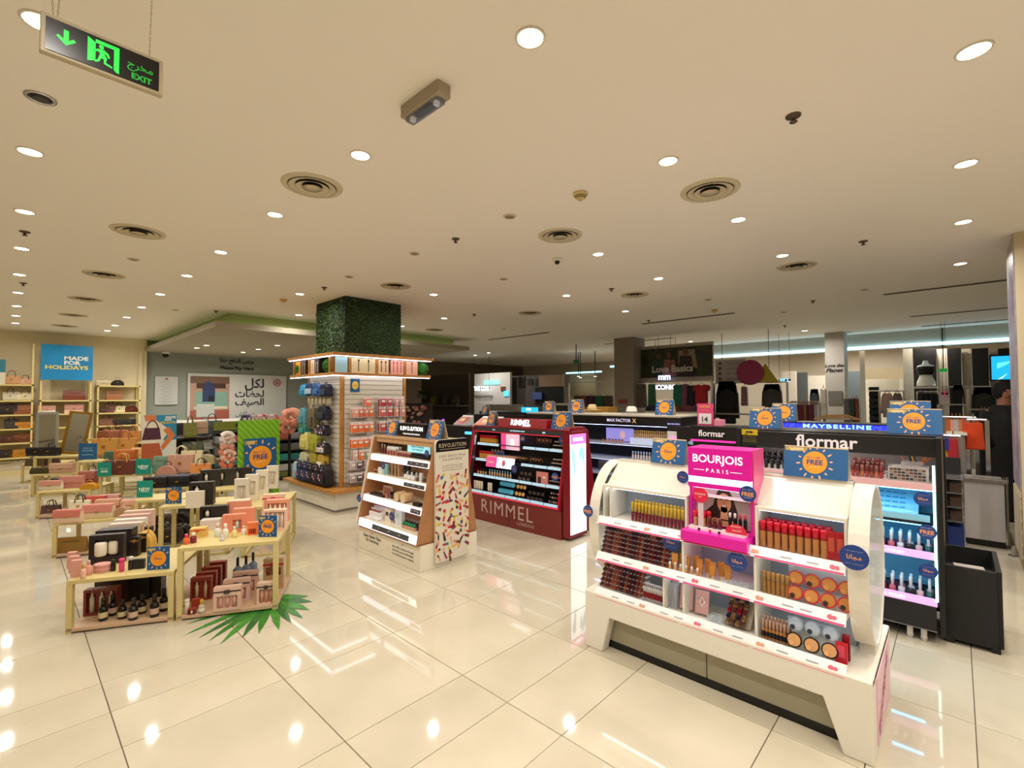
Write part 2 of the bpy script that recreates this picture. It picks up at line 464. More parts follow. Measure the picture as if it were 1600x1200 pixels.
def lipend(key, col):
    # lacquer bottle lying in a rack, round cap towards the shopper (-X)
    def f():
        m = MB(); m.sm = True; n = 8
        pr = [(0.0105, 0), (0.0105, .03), (.006, .033), (.006, .045)]
        vs = []; fs = []
        for (r, t) in pr:
            for i in range(n):
                a = 2*PI*i/n; vs.append((t, r*math.cos(a), r*math.sin(a)))
        for j in range(len(pr)-1):
            for i in range(n): fs.append((j*n+i, j*n+(i+1) % n, (j+1)*n+(i+1) % n, (j+1)*n+i))
        fs.append(tuple(range(n)))
        m.add(vs, fs); return m, [mat(col, 0.12)]
    return pmesh(key, f)
def boxm(key, w, d, h, col, face=None, facecol=None, win=None):
    """carton standing on its base, front towards -Y; optional printed panel / window"""
    def f():
        m = MB().box(-w/2, w/2, -d/2, d/2, 0, h); ms = [mat(col, 0.35)]
        if facecol:
            x0, x1, z0, z1 = face or (-.35, .35, .2, .8)
            m.mi(1).box(w*x0, w*x1, -d/2-.001, -d/2, h*z0, h*z1); ms.append(mat(facecol, 0.4))
        if win:
            m.mi(2).box(-w*.3, w*.3, -d/2-.0015, -d/2-.0005, h*.1, h*.16); ms.append(mat(win, 0.4))
        return m, ms
    return pmesh(key, f)

# ------------------------------------------------------------ white curved makeup gondola (front faces -X)
bj = thing('makeup_gondola', 'white double-sided makeup gondola with round end hoops and a magenta tester tower', 'display stand', (2.94, 1.035, 0))
WB = mat('#e8e2d4', 0.3)
Y0, Y1 = 0.29, 1.78
m = MB()
fp = [(Y0, 0), (0.40, 0), (0.475, 0.225), (1.60, 0.225), (1.655, 0), (Y1, 0), (Y1, .355), (Y0, .355)]
m.prism(fp, 'x', 2.58, 2.66); m.prism(fp, 'x', 3.22, 3.30)
m.box(2.66, 3.22, Y0, Y0+.07, 0.0, .355).box(2.66, 3.22, Y1-.07, Y1, 0.0, .355).box(2.60, 3.28, Y0, Y1, .325, .36)
part('base_cabinet', m, WB, bj, bevel=0.006)
for a, b in ((0.36, 1.035), (1.04, 1.71)):
    part('door_panel', MB().box(2.67, 2.69, a, b, .045, .32), mat('#a8a28a', 0.45), bj, bevel=0.003)
part('plinth', MB().box(2.672, 3.2, .37, 1.70, 0, .044), BLACK, bj)
for x in (2.62, 3.26):
    part('foot', MB().cyl(x, .33, -0.001, .0, .012).box(x-.015, x+.015, .315, .345, 0.0, 0.001), BLACK, bj)
m = MB().box(2.70, 3.20, Y0-.004, Y0, .03, .325)
epn = part('end_panel', m, mat('#e9b7c6', 0.35), bj, label='pale pink printed end panel')
m = MB(); text(m, 'BOURJOIS', (2.93, Y0-.005, .17), (0.86, 0, .50), (-.50, 0, .86), width=.42, bold=0.02)
part('lettering', m, mat('#b02a72', 0.4), epn)
# round end hoops with clear discs
def ell(a, rx=.305, rz=.385): return (2.94 + rx*math.cos(a), .775 + rz*math.sin(a))
for (ya, yb, yd) in ((.298, .378, .302), (1.715, 1.782, 1.776)):
    m = MB(); m.sm = False; N = 48; vs = []; fs = []
    for i in range(N+1):
        a = 2*PI*i/N
        for (rx, rz) in ((.305, .385), (.291, .371)):
            x, z = ell(a, rx, rz)
            vs += [(x, ya, z), (x, yb, z)]
    for i in range(N):
        p = i*4; q = p+4
        fs += [(p, p+1, q+1, q), (p+3, p+2, q+2, q+3), (p+2, p, q, q+2), (p+1, p+3, q+3, q+1)]
    m.add(vs, fs); part('end_hoop', m, WB, bj)
    m = MB(); pl = [ell(2*PI*i/40, .293, .373) for i in range(40)]
    m.prism(pl, 'y', yd, yd+.004); part('clear_disc', m, mat('#cfe6ee', 0.03, alpha=0.16), bj)
    part('hoop_bracket', MB().box(2.86, 3.02, ya+.01, yb-.01, .36, .405), WB, bj)
# shelves, backs, price strips on both sides
LEDB = mat('#bfe0ff', 0.4, emit=1.3)
LEDW = mat('#ffffff', 0.4, emit=2.2)
LED6 = mat('#e6f0ff', 0.4, emit=6)
PINKL = mat('#e8427f', 0.4)
BACKB = mat('#8f9aa8', 0.4)
tiers = [(.355, 2.60, 2.85), (.575, 2.625, 2.88), (.80, 2.645, 2.90)]
def mirx(x): return 5.88 - x
m = MB()
for k, (z, xf, xb) in enumerate(tiers):
    if k: m.box(xf+.01, 2.94, .385, 1.715, z, z+.012)
    if k: m.box(2.94, mirx(xf+.01), .385, 1.715, z, z+.012)
part('shelf_boards', m, WB, bj)
m = MB()
for z, xf, xb in tiers:
    m.prism([(xf-.02, z-.018), (xf-.012, z-.022), (xf+.022, z+.028), (xf+.012, z+.03)], 'y', .385, 1.715)
    m.prism([(mirx(xf-.02), z-.018), (mirx(xf-.012), z-.022), (mirx(xf+.022), z+.028), (mirx(xf+.012), z+.03)], 'y', .385, 1.715)
psx = part('price_strips', m, mat('#f5f3f4', 0.25), bj)
m = MB()
for z, xf, xb in tiers:
    for a, b in ((.39, .77), (.79, 1.14), (1.16, 1.70)):
        m.add([(xf-.0212, a, z-.017), (xf-.0212, b, z-.017), (xf-.0165, b, z-.009), (xf-.0165, a, z-.009)], [(3,2,1,0)])
part('pink_line', m, PINKL, psx)['kind'] = 'stuff'
m = MB()
for z, xf, xb in tiers:
    for k in range(12):
        y = .45 + k*.105 + U(-.02, .02); c = Vector((xf-.004, y, z+.007)); un = Vector((0,-1,0)); vn = Vector((.034, 0, .048)).normalized()
        if k % 3 == 0: m.mi(k % 2).disc(c, un, vn, .011, 12); m.disc(c + un*.018, un, vn, .009, 12)
        else: m.mi(2).quad(c - vn*.003, c + un*.05 - vn*.003, c + un*.05 + vn*.002, c + vn*.002)
o = part('price_strip_print', m, [mat('#e2607a', .5), mat('#d99a7c', .5), mat('#9b9aa2', .5)], psx)
o.location.x -= 0.003; o['kind'] = 'stuff'
m = MB()
m.box(2.90, 2.98, .385, 1.715, .36, 1.02)
part('centre_spine', m, mat('#a9b4c4', 0.4), bj)
# under-shelf strip lights
m = MB()
for zt, x in ((.573, 2.66), (.797, 2.68)):
    m.box(x, x+.012, .39, 1.71, zt-.006, zt-.001); m.box(mirx(x+.012), mirx(x), .39, 1.71, zt-.006, zt-.001)
m.box(2.73, 2.745, .39, .77, 1.0, 1.005).box(2.73, 2.745, 1.16, 1.70, 1.0, 1.005)
part('strip_light', m, LED6, bj)
# top boxes left and right of the tower, slanted back, top rail
for a, b, dv in ((.385, .785, None), (1.15, 1.715, 1.655)):
    m = MB().box(2.70, 2.92, a, b, 1.007, 1.025).box(2.70, 2.92, a, a+.012, .815, 1.007).box(2.70, 2.92, b-.012, b, .815, 1.007)
    if dv: m.box(2.70, 2.9, dv, dv+.01, .815, 1.007)
    part('top_box', m, WB, bj, bevel=0.002)
m = MB().prism([(2.76, 1.025), (2.775, 1.025), (2.935, 1.15), (2.935, 1.172), (2.915, 1.172), (2.91, 1.155)], 'y', .385, 1.715)
m.prism([(3.12, 1.025), (3.105, 1.025), (2.945, 1.15), (2.945, 1.172), (2.965, 1.172), (2.97, 1.155)], 'y', .385, 1.715)
m.box(2.91, 2.97, .385, 1.715, 1.155, 1.172)
part('header_board', m, WB, bj, bevel=0.002)
for y in (.765, 1.145): part('divider', MB().box(2.64, 2.90, y, y+.012, .36, .80), WB, bj)
part('divider', MB().box(2.63, 2.72, 1.26, 1.27, .37, .56), WB, bj)
# magenta tester tower
MAG = mat('#d8129a', 0.3, emit=0.12)
m = MB().box(2.61, 2.90, .80, 1.15, .795, .852)
part('tester_base', m, MAG, bj, bevel=0.002)
m = MB().box(2.72, 2.90, .80, 1.14, .852, .868).box(2.72, 2.90, .80, .812, .868, 1.085).box(2.72, 2.90, 1.128, 1.14, .868, 1.085).box(2.78, 2.90, .812, 1.128, .868, 1.085)
m.box(2.70, 2.90, .80, 1.14, 1.085, 1.112).box(2.70, 2.90, .80, 1.14, 1.147, 1.31)
ttw = part('tester_tower', m, MAG, bj, bevel=0.002)
part('light_band', MB().box(2.703, 2.90, .802, 1.138, 1.112, 1.147), mat('#bfeaff', 0.4, emit=1.6), bj)
part('side_sheet', MB().box(2.72, 2.9, .792, .80, .86, 1.312), mat('#e0508e', 0.25), bj)
m = MB(); text(m, 'BOURJOIS', (2.698, .975, 1.245), XL, ZU, width=.27, bold=0.018)
text(m, 'PARIS', (2.698, .975, 1.187), XL, ZU, width=.12, spacing=1.8, bold=0.005)
m.quad((2.698, 1.105, 1.186), (2.698, 1.045, 1.186), (2.698, 1.045, 1.189), (2.698, 1.105, 1.189))
m.quad((2.698, .905, 1.186), (2.698, .845, 1.186), (2.698, .845, 1.189), (2.698, .905, 1.189))
part('logo_lettering', m, mat('#ffffff', 0.4, emit=0.5), ttw)
part('added_tester_light', MB().box(2.73, 2.745, .82, 1.12, 1.079, 1.084), LED6, bj)  # strip added under the tower top to brighten the portrait print
# poster of a smiling woman, flat print
m = MB(); X = 2.7785; hx = lambda y, z, d=0: (X-d, y, z)
m.mi(0).quad(hx(1.128, .868), hx(.812, .868), hx(.812, 1.085), hx(1.128, 1.085))
m.mi(1).add([hx(1.10,.868,.001), hx(1.02,.868,.001), hx(.90,.868,.001), hx(.895,.95,.001), hx(.915,1.02,.001), hx(.935,1.065,.001), hx(.965,1.082,.001), hx(.995,1.075,.001), hx(1.012,1.04,.001), hx(1.03,.98,.001), hx(1.085,.93,.001)], [tuple(range(11))])
m.mi(2).disc(hx(.967, 1.0, .002), XL, ZU, .038, 24, .054)
m.add([hx(.985,.975,.002), hx(.95,.975,.002), hx(.945,.90,.002), hx(.99,.90,.002)], [(0,1,2,3)])
m.add([hx(1.06,.868,.002), hx(.90,.868,.002), hx(.92,.905,.002), hx(1.03,.91,.002)], [(0,1,2,3)])
m.mi(3).disc(hx(.967, .982, .003), XL, ZU, .015, 16, .007)
m.mi(4).disc(hx(.967, .983, .0045), XL, ZU, .0125, 12, .0042)
m.mi(1)
for y in (.982, .952):
    m.disc(hx(y, 1.02, .003), XL, ZU, .008, 10, .0035); m.quad(hx(y+.011, 1.031, .003), hx(y-.011, 1.031, .003), hx(y-.010, 1.034, .003), hx(y+.010, 1.034, .003))
m.mi(3).disc(hx(.967, 1.0, .003), XL, ZU, .005, 8, .003)
part('portrait_print', m, [mat('#b9aaa4', .4), mat('#2a1712', .5), mat('#d89a76', .45), mat('#8e1f2c', .4), mat('#f5efe8', .4)], ttw)
m = MB(); m.mi(0).prism([(1.065 + .042*math.cos(a*PI/12), 1.045 + .042*math.sin(a*PI/12)) for a in range(24)], 'x', 2.684, 2.688)
m.mi(1); text(m, 'BOURJOIS', (2.683, 1.065, 1.05), XL, ZU, width=.06, bold=.01); text(m, 'PARIS', (2.683, 1.065, 1.036), XL, ZU, width=.02)
part('round_sign', m, [mat('#e0254c', .35), WHITE], bj)
part('stem', MB().box(2.688, 2.691, 1.05, 1.08, .868, 1.01), mat('#f0dfe2', .2, alpha=.6), bj)
m = MB().box(2.665, 2.775, .825, 1.127, .852, .868); m.mi(1).prism([(.868 + .055*math.cos(a*PI/12), .87 + .05*math.sin(a*PI/12)) for a in range(13)], 'x', 2.664, 2.667)
m.mi(2); text(m, 'touch!', (2.663, .865, .888), XL, ZU, width=.05); text(m, 'BOURJOIS', (2.663, .868, .906), XL, ZU, width=.05, bold=.01)
for y, k in ((1.06, 3), (1.0, 1), (.95, 3)): m.mi(k).box(2.6615, 2.665, y, y+.012, .853, .866)
part('tester_ledge', m, [mat('#f2e9ea', .3), mat('#dc2b49', .35), WHITE, mat('#3b1d1d', .3)], bj)
# products on the gondola ----------------------------------------------------
LAC = ['#4a0f12', '#6b1a1a', '#7a2a20', '#5a1420', '#8a3a2a', '#3a0c14', '#9c4a34', '#2c1030']
def lacgrid(y0, cols, rows, x0, z0, dy, dz, dx, label, group):
    for r in range(rows):
        for c in range(cols):
            col = LAC[(r*7 + c*3 + (c*c) % 5) % (8 if r > rows-2 else 7)]
            o = put('lacquer_bottle', lipend('lacquer_bottle|' + col, col), 'dark red lacquer, %s row up, %s from left, %s' % (ORD[r], ORD[c], label), 'nail lacquer', (x0 + dx*r + U(0, .003), y0 - dy*c, z0 + dz*r), 0, group)
            o.rotation_euler = (0, -0.25, 0)
lacgrid(1.70, 12, 5, 2.64, .392, .0245, .0275, .014, 'lowest shelf of white gondola', 'lacquers on the lowest gondola shelf')
lacgrid(1.70, 19, 6, 2.665, .603, .0242, .0265, .010, 'middle shelf of white gondola', 'lacquers on the middle gondola shelf')
m = MB()
for r in range(6): m.box(2.645+.014*r, 2.70+.014*r, 1.40, 1.715, .3765+.0275*r, .3785+.0275*r)
for r in range(7): m.box(2.67+.010*r, 2.72+.01*r, 1.245, 1.715, .5885+.0265*r, .5905+.0265*r)
part('bottle_rack', m, mat('#cfc6c0', .3), bj)['kind'] = 'stuff'
for c in range(11):
    for k in range(2):
        put('lip_gloss', bottle('lip_gloss|a', '#7a1720', '#d9d2d0', .0075, .085, .35), 'slim dark red gloss tube standing on the lowest gondola shelf', 'lip gloss', (2.66+.03*k, 1.405 - .0125*c, .37+.012*k), 0, 'slim gloss tubes on the lowest gondola shelf')
part('gloss_rack', MB().box(2.645, 2.72, 1.265, 1.41, .36, .37).mi(0).box(2.645, 2.648, 1.265, 1.41, .37, .395), GLASSY, bj)
m = MB()
for k in range(5): m.box(2.68, 2.76, 1.215+.009*k, 1.218+.009*k, .36, .50)
part('wire_rack', m, mat('#dcdde4', .3), bj)
for i, (y, c2) in enumerate(((1.165, '#dcaea6'), (1.075, '#e0aaa8'))):
    def f():
        m = MB().box(-.036, .036, -.008, .008, 0, .125); m.mi(1).quad((0, -.0085, .035), (.016, -.0085, .065), (0, -.0085, .095), (-.016, -.0085, .065))
        m.mi(2).quad((0, -.009, .045), (.01, -.009, .065), (0, -.009, .085), (-.01, -.009, .065)); return m, [mat('#dba9a4', .3), mat('#f7efe8', .4), mat('#c98f8c', .4)]
    o = put('eyeshadow_palette', pmesh('eyeshadow_palette', f), ['pink upright palette with a white diamond, left one on the lowest gondola shelf', 'pink upright palette with a white diamond, right one on the lowest gondola shelf'][i], 'palette', (2.71, y, .372), -PI/2+.1, 'pink palettes')
    o.rotation_euler = (-.25, .0, -PI/2 + .12)
for k in range(5):
    put('acrylic_cup', pmesh('acrylic_cup', lambda: (MB().lathe(0, 0, [(.016, 0), (.018, .03), (.015, .03), (.014, .004)], 12), [GLASSY])), 'empty clear cup holder behind the lowest gondola strip', 'holder', (2.66+.035*(k % 2), 1.01-.012*k, .37+.0*k), 0, 'clear cup holders')
for r in range(6):
    for c in range(4):
        col = ['#9a6a3a', '#7a2030', '#b08050', '#6a3a2a', '#c01028', '#2a2050'][(r*5+c*3) % 6]
        o = put('lipstick', lipend('lipstick|' + col, col), 'upright lipstick end in the small square rack on the lowest gondola shelf', 'lipstick', (2.665+.022*r, .905-.026*c+.02, .39+.024*r), 0, 'lipsticks in the small square rack')
        o.rotation_euler = (0, -.25, 0)
part('lipstick_rack', MB().prism([(2.69, .37), (2.86, .37), (2.86, .53), (2.70, .38)], 'y', .815, .94), mat('#b7a58a', .35), bj)
# right bay
for c in range(8):
    for k in range(2):
        put('concealer', bottle('concealer|a', '#a8703a', '#c9a08a', .009, .095, .45, label_col='#1c1414'), 'slim beige concealer tube in the right bay, lowest gondola shelf', 'concealer', (2.665+.03*k, .745-.0165*c, .37+.01*k), 0, 'concealer tubes in the right bay')
def compact(key, rim, fill, dot):
    def f():
        m = MB(); m.sm = False
        def dd(r, t, k, oy=0, oz=0):
            m.mi(k).prism([(oy + r*math.cos(a*PI/12), oz + r*math.sin(a*PI/12)) for a in range(24)], 'x', -t, 0 if k == 0 else -t+.001)
        dd(.034, .012, 0); dd(.028, .0135, 1); dd(.011, .018, 2, .010, -.015)
        return m, [mat(rim, .3), mat(fill, .45), mat(dot, .4)]
    return pmesh(key, f)
CA = compact('powder_compact|a', '#c22b3a', '#c07a32', '#2a2220'); CB = compact('powder_compact|b', '#c22b3a', '#c88440', '#d99a4c')
CD = compact('powder_compact|c', '#1c1614', '#d09a66', '#e0aa70'); CE = compact('powder_compact|d', '#9aa7b4', '#b9c4cf', '#2f3440')
for r in range(2):
    for c in range(4):
        z = .628 + .066*r; y = .60 - .069*c
        o = put('powder_compact', [CA, CB][(c+r+(c == 3)) % 2], 'round red-rimmed bronze compact, %s from the left, %s row of the middle shelf' % (ORD[c], ['lower', 'upper'][r]), 'compact', (2.69 + .025*r, y, z), 0, 'red-rimmed compacts')
        o.rotation_euler = (0, .35, 0)
for r in range(2):
    for c in range(3):
        y = .60 - .073*c; z = .412 + .066*r
        o = put('powder_compact', [CD, CE][r], 'round %s compact, %s from the left on the lowest gondola shelf' % (['black-rimmed beige', 'empty grey'][r], ORD[c]), 'compact', (2.65 + .03*r, y, z), 0, 'compacts on the lowest shelf')
        o.rotation_euler = (0, .35, 0)
part('compact_stand', MB().box(2.735, 2.74, .395, .64, .60, .76).box(2.70, 2.705, .42, .64, .375, .50), GLASSY, bj)
put('carton', boxm('carton|red', .045, .02, .09, '#c01428', (-.3,.3,.3,.9), '#d8405a'), 'red carton at the right end of the lowest gondola shelf', 'carton', (2.655, .41, .372), -PI/2, None)
put('carton', boxm('carton|redb', .03, .03, .11, '#8e1420'), 'dark red carton half hidden behind the right hoop', 'carton', (2.70, .398, .372), -PI/2, None)
for c in range(6):
    put('foundation', bottle('foundation|gold', '#a8763a', '#b98d50', .0105, .11, .38, square=False, neck=.8), 'gold-capped foundation bottle, %s of six on the middle right shelf' % ORD[c], 'foundation', (2.70, .745-.0215*c, .588), 0, 'gold-capped foundations')
# tan tubes on the middle shelf
for c in range(9):
    tl = pmesh('squeeze_tube|tan', lambda: (MB().add([(-.018,-.002,.1),(.018,-.002,.1),(.018,.002,.1),(-.018,.002,.1),(-.013,-.009,.025),(.013,-.009,.025),(.013,.009,.025),(-.013,.009,.025)], [(0,1,5,4),(1,2,6,5),(2,3,7,6),(3,0,4,7),(0,3,2,1)]).mi(1).lathe(0,0,[(.009,0),(.009,.025)],8), [mat('#c9853e', .4), mat('#e8c9a0', .3)]))
    put('squeeze_tube', tl, 'tan squeeze tube standing on its cap on the middle left shelf', 'squeeze tube', (2.68+.028*(c % 2)+.01*(c == 3), 1.215 - .036*c if c < 8 else .92, .588), -PI/2 + U(-.1, .1), 'tan squeeze tubes')
for c in range(6):
    put('foundation', bottle('foundation|small', '#c98f5a', '#e8dcd0', .009, .055, .4), 'small beige bottle in front of the tan tubes', 'foundation', (2.655, 1.235-.032*c, .588), 0, 'small beige bottles')
for c in range(8):
    put('acrylic_cup', PM['acrylic_cup'], 'clear cup holder standing empty on the middle shelf', 'holder', (2.66+.03*(c % 2), .93-.018*c, .588), 0, 'empty cups on the middle shelf')
# top left box: gold glosses
for c in range(15):
    for k in range(2):
        put('gold_gloss', bottle('gold_gloss|a', ['#7a1424', '#5a1420', '#b0485a'][c % 3], '#c9a227', .0085, .115, .5, neck=.9), 'gold-capped red gloss tube, %s row of the upper left box' % ['front', 'back'][k], 'lip gloss', (2.74+.05*k, 1.52-.0235*c, .815+.008*k), 0, 'gold-capped glosses')
for c in range(9):
    put('foundation', bottle('foundation|redcap', '#b57a48', '#c4122c', .0155, .135, .36, neck=.85), 'foundation bottle with red cap in the upper right box, front row', 'foundation', (2.73, .755-.034*c, .815), 0, 'red-capped foundations, front row')
    put('foundation', bottle('foundation|redcap'+'b', '#9a5a38', '#b01026', .0155, .14, .36, neck=.85), 'foundation bottle with red cap in the upper right box, back row', 'foundation', (2.79, .745-.034*c, .815), 0, 'red-capped foundations, back row')
for c in range(3):
    put('carton', boxm('carton|redc', .034, .03, .13, '#a81422', (-.35,.35,.3,.8), '#c0503a'), 'tall red carton, %s from the left at the right end of the upper box' % ORD[c], 'carton', (2.74, .455-.036*c+.0, .815), -PI/2+.15, None)
for c in range(4):
    put('foundation', bottle('foundation|redcapc', '#c08a5a', '#d4182e', .0125, .085, .4, neck=.9), 'red-capped tester bottle on the magenta tower, %s from the left' % ORD[c], 'foundation', (2.705 + .02*(c % 2), 1.10-.022*c, .868), 0)
for c in range(3):
    put('lip_gloss', bottle('lip_gloss|dark', '#5a1c1c', '#8a4a3a', .011, .062, .2), 'dark red tester vial before the portrait, %s from the left' % ORD[c], 'lip gloss', (2.70, 1.02-.028*c, .868), 0)
for c in range(4):
    put('lipstick', bottle('lipstick|blk' + '0122'[c], '#17121a', ['#e9e2e4', '#e9e2e4', '#d03a50', '#d03a50'][c], .0095, .098, .25), '%s tester lipstick in black case, %s from the left of the portrait stand' % (['white-tipped', 'white-tipped', 'red-tipped', 'red-tipped'][c], ORD[c]), 'lipstick', (2.715, .915-.026*c, .868), 0)
sun_card((2.94, 1.36, 1.173), .225, .155, -PI/2, 'blue sun card with Arabic lettering on the left end of the white gondola', arabic=True)
sun_card((2.94, .55, 1.173), .29, .16, -PI/2, 'large blue sun card reading FREE on the right end of the white gondola')
badge((2.80, 1.215, 1.115), .036, -PI/2, 'round blue badge in Arabic below the left sun card of the white gondola', True)
badge((2.69, .815, 1.085), .042, -PI/2, 'round blue badge reading FREE on the corner of the magenta tower')
badge((2.59, 1.76, .86), .038, -PI/2, 'round blue badge reading FREE on the left hoop')
badge((2.58, .345, .885), .055, -PI/2, 'large round blue badge in Arabic on the right hoop', True)
badge((2.63, .855, .735), .05, -PI/2, 'round blue badge in Arabic under the magenta tower', True)
badge((2.70, 1.25, .74), .05, -PI/2, 'round blue badge in Arabic behind the tan tubes', True)

def revo(mb, c, u, v, width, bold):
    # the logo's E and L are mirrored
    toks = [('R', 1), ('E', -1), ('V', 1), ('O', 1), ('L', -1), ('U', 1), ('T', 1), ('I', 1), ('O', 1), ('N', 1)]
    asp = [textmesh(t, bold)[2] for t, _ in toks]; gap = .16; tot = sum(asp) + gap*(len(toks)-1); hgt = width/tot
    c, u = Vector(c), Vector(u).normalized(); x = -width/2
    for (t, sgn), a in zip(toks, asp):
        text(mb, t, c + u*(x + a*hgt/2), u*sgn, v, width=a*hgt, height=hgt, bold=bold); x += (a+gap)*hgt
# ------------------------------------------------------------ wooden A-frame makeup stand (X 2.6-3.3, Y 3.6-4.7)
WOODT = mat('#a8744a', 0.45, noise=0.12, scale=14)
WOODL = mat('#c49a70', 0.5, noise=0.08, scale=14)
rv = thing('makeup_stand', 'wooden A-frame makeup stand on a white plinth with black and white end board', 'display stand', (2.95, 4.15, 0))
part('plinth', MB().box(2.60, 3.30, 3.60, 4.70, .0, .235), mat('#e3dac4', .35), rv, bevel=0.004)
def fx(z): return 2.585 + (z-.28)*(.185/.9)      # sloped front
prof = [(2.575, .255), (3.305, .255), (3.15, 1.17), (3.13, 1.185), (2.80, 1.185), (2.77, 1.17)]
for a, b in ((3.605, 3.63), (4.675, 4.70)):
    part('side_panel', MB().prism(prof, 'y', a, b), WOODT, rv)
part('base_board', MB().box(2.58, 3.30, 3.62, 4.68, .235, .262), WOODT, rv)
part('top_board', MB().box(2.78, 3.14, 3.62, 4.69, 1.165, 1.187), WOODL, rv, bevel=.003)
part('back_panel', MB().prism([(2.93, .262), (2.95, .262), (2.95, 1.165), (2.93, 1.165)], 'y', 3.63, 4.675), mat('#b58a62', .5), rv)
part('end_strip', MB().prism([(2.56, .262), (2.60, .262), (2.79, 1.187), (2.765, 1.187)], 'y', 4.695, 4.715), mat('#d8cfba', .4), rv)
lv = [(.99, .06), (.785, .055), (.565, .06), (.32, .07)]
for i, (z, hh) in enumerate(lv):
    x = fx(z)
    part('shelf', MB().box(x+.004, 2.94, 3.63, 4.675, z-.006, z+.006), mat('#ddd3bd', .4), rv)
    part('light_strip', MB().prism([(fx(z-hh)-.004, z-hh), (fx(z-hh)+.008, z-hh), (x+.004, z), (x-.008, z)], 'y', 3.635, 4.67),
         mat(['#fff2f6', '#fff0e2', '#fdeaff', '#ffffff'][i], .4, emit=[1.7, 1.5, 1.8, 2.2][i]), rv)
    m = MB(); y0, y1 = [(3.64, 3.98), (3.64, 3.98), (3.64, 3.80), (3.75, 4.40)][i]
    zz = z-hh*.9; n = -.0075
    m.prism([(fx(zz)+n, zz), (fx(zz)+n+.002, zz), (fx(z-.012)+n+.002, z-.012), (fx(z-.012)+n, z-.012)], 'y', y0, y1)
    m.mi(1)
    for k in range(3):
        yy = y1 - (y1-y0)*(.2+.28*k); text(m, ['lips', 'eyes', 'face'][k], (fx(zz+.02)+n-.001, yy, zz+hh*.4), XL, (.2, 0, 1), height=.014)
    part('price_rail', m, [mat('#4c4a50', .4), WHITE], rv)
m = MB().box(2.79, 2.80, 3.63, 4.675, 1.12, 1.165)
part('top_rail', m, WOODL, rv)
# end board facing -Y, rounded top
m = MB(); bp = [(2.755, .045), (3.165, .045), (3.165, 1.165), (3.15, 1.19), (3.125, 1.20), (2.795, 1.20), (2.77, 1.19), (2.755, 1.165)]
m.prism(bp, 'y', 3.572, 3.60)
ebd = part('end_board', m, mat('#d6ccb8', .4), rv, bevel=.002)
m = MB(); m.prism([(2.757, 1.085), (3.163, 1.085), (3.163, 1.165), (3.15, 1.188), (3.125, 1.198), (2.795, 1.198), (2.77, 1.188), (2.757, 1.165)], 'y', 3.5705, 3.572)
ebh = part('end_board_header', m, mat('#141214', .3), ebd)
m = MB(); revo(m, (2.96, 3.5695, 1.143), YL, ZU, .34, .015); m.quad((2.80, 3.5695, 1.105), (3.12, 3.5695, 1.105), (3.12, 3.5695, 1.109), (2.80, 3.5695, 1.109))
part('end_board_logo', m, mat('#b7a684', .4), ebd)
m = MB()
text(m, 'EVERY SINGLE THING', (2.96, 3.5715, 1.04), YL, ZU, width=.33); text(m, 'FOR EVERYBODY', (2.96, 3.5715, 1.005), YL, ZU, width=.25)
for k, s in enumerate(('We LOVE cruelty free & vegan', 'We LOVE quality & affordability', 'We LOVE makeup & creativity')): text(m, s, (2.96, 3.5715, .945-.022*k), YL, ZU, width=.26)
part('end_board_text', m, mat('#6b6258', .5), ebd)['kind'] = 'stuff'
# printed makeup pieces on the end board (flat print)
m = MB(); cols = ['#7a2a24', '#c8763c', '#2a2628', '#a8452c', '#d9a06a', '#8a1c3a', '#c9b28c', '#3a6f86', '#d4b02c', '#c01c28', '#5a4038', '#e09a80']
rs = random.Random(3)
for k in range(75):
    r_, q_ = divmod(k, 6)
    cx = 2.79 + .068*q_ + rs.uniform(-.02, .02); cz = .84 - .062*r_ + rs.uniform(-.02, .02)
    if cz < .07: continue
    a = rs.uniform(0, PI); l = rs.uniform(.03, .052); wd = rs.uniform(.009, .016); c_ = Vector((cx, 3.5712 - .0001*(k % 5), cz))
    du = Vector((math.cos(a), 0, math.sin(a))); dv = Vector((-math.sin(a), 0, math.cos(a)))
    if k % 9 == 4: m.mi(rs.randrange(12)).disc(c_, YL, ZU, .018, 14)
    else:
        m.mi(rs.randrange(12)).quad(c_-du*l-dv*wd, c_-dv*wd, c_+dv*wd, c_-du*l+dv*wd)
        m.mi(rs.randrange(12)).quad(c_-dv*wd*.8, c_+du*l*.8-dv*wd*.8, c_+du*l*.8+dv*wd*.8, c_+dv*wd*.8)
part('end_board_print', m, [mat(c, .5) for c in cols], ebd)['kind'] = 'stuff'
m = MB()
text(m, 'Every Single Thing', (2.5985, 4.43, .155), XL, ZU, width=.34, bold=.02, slant=.1); text(m, 'For Everybody', (2.5985, 4.43, .115), XL, ZU, width=.25, bold=.02, slant=.1)
for k, s in enumerate(('We LOVE cruelty free & vegan', 'We LOVE quality & affordability', 'We LOVE makeup & creativity')): text(m, s, (2.5985, 3.88, .15-.035*k), XL, ZU, width=.36, bold=.01)
text(m, 'R', (2.5985, 4.43, .195), XL, ZU, height=.02, bold=.02); text(m, 'R', (2.5985, 3.88, .195), XL, ZU, height=.02, bold=.02)
part('plinth_lettering', m, mat('#3a342e', .5), rv)
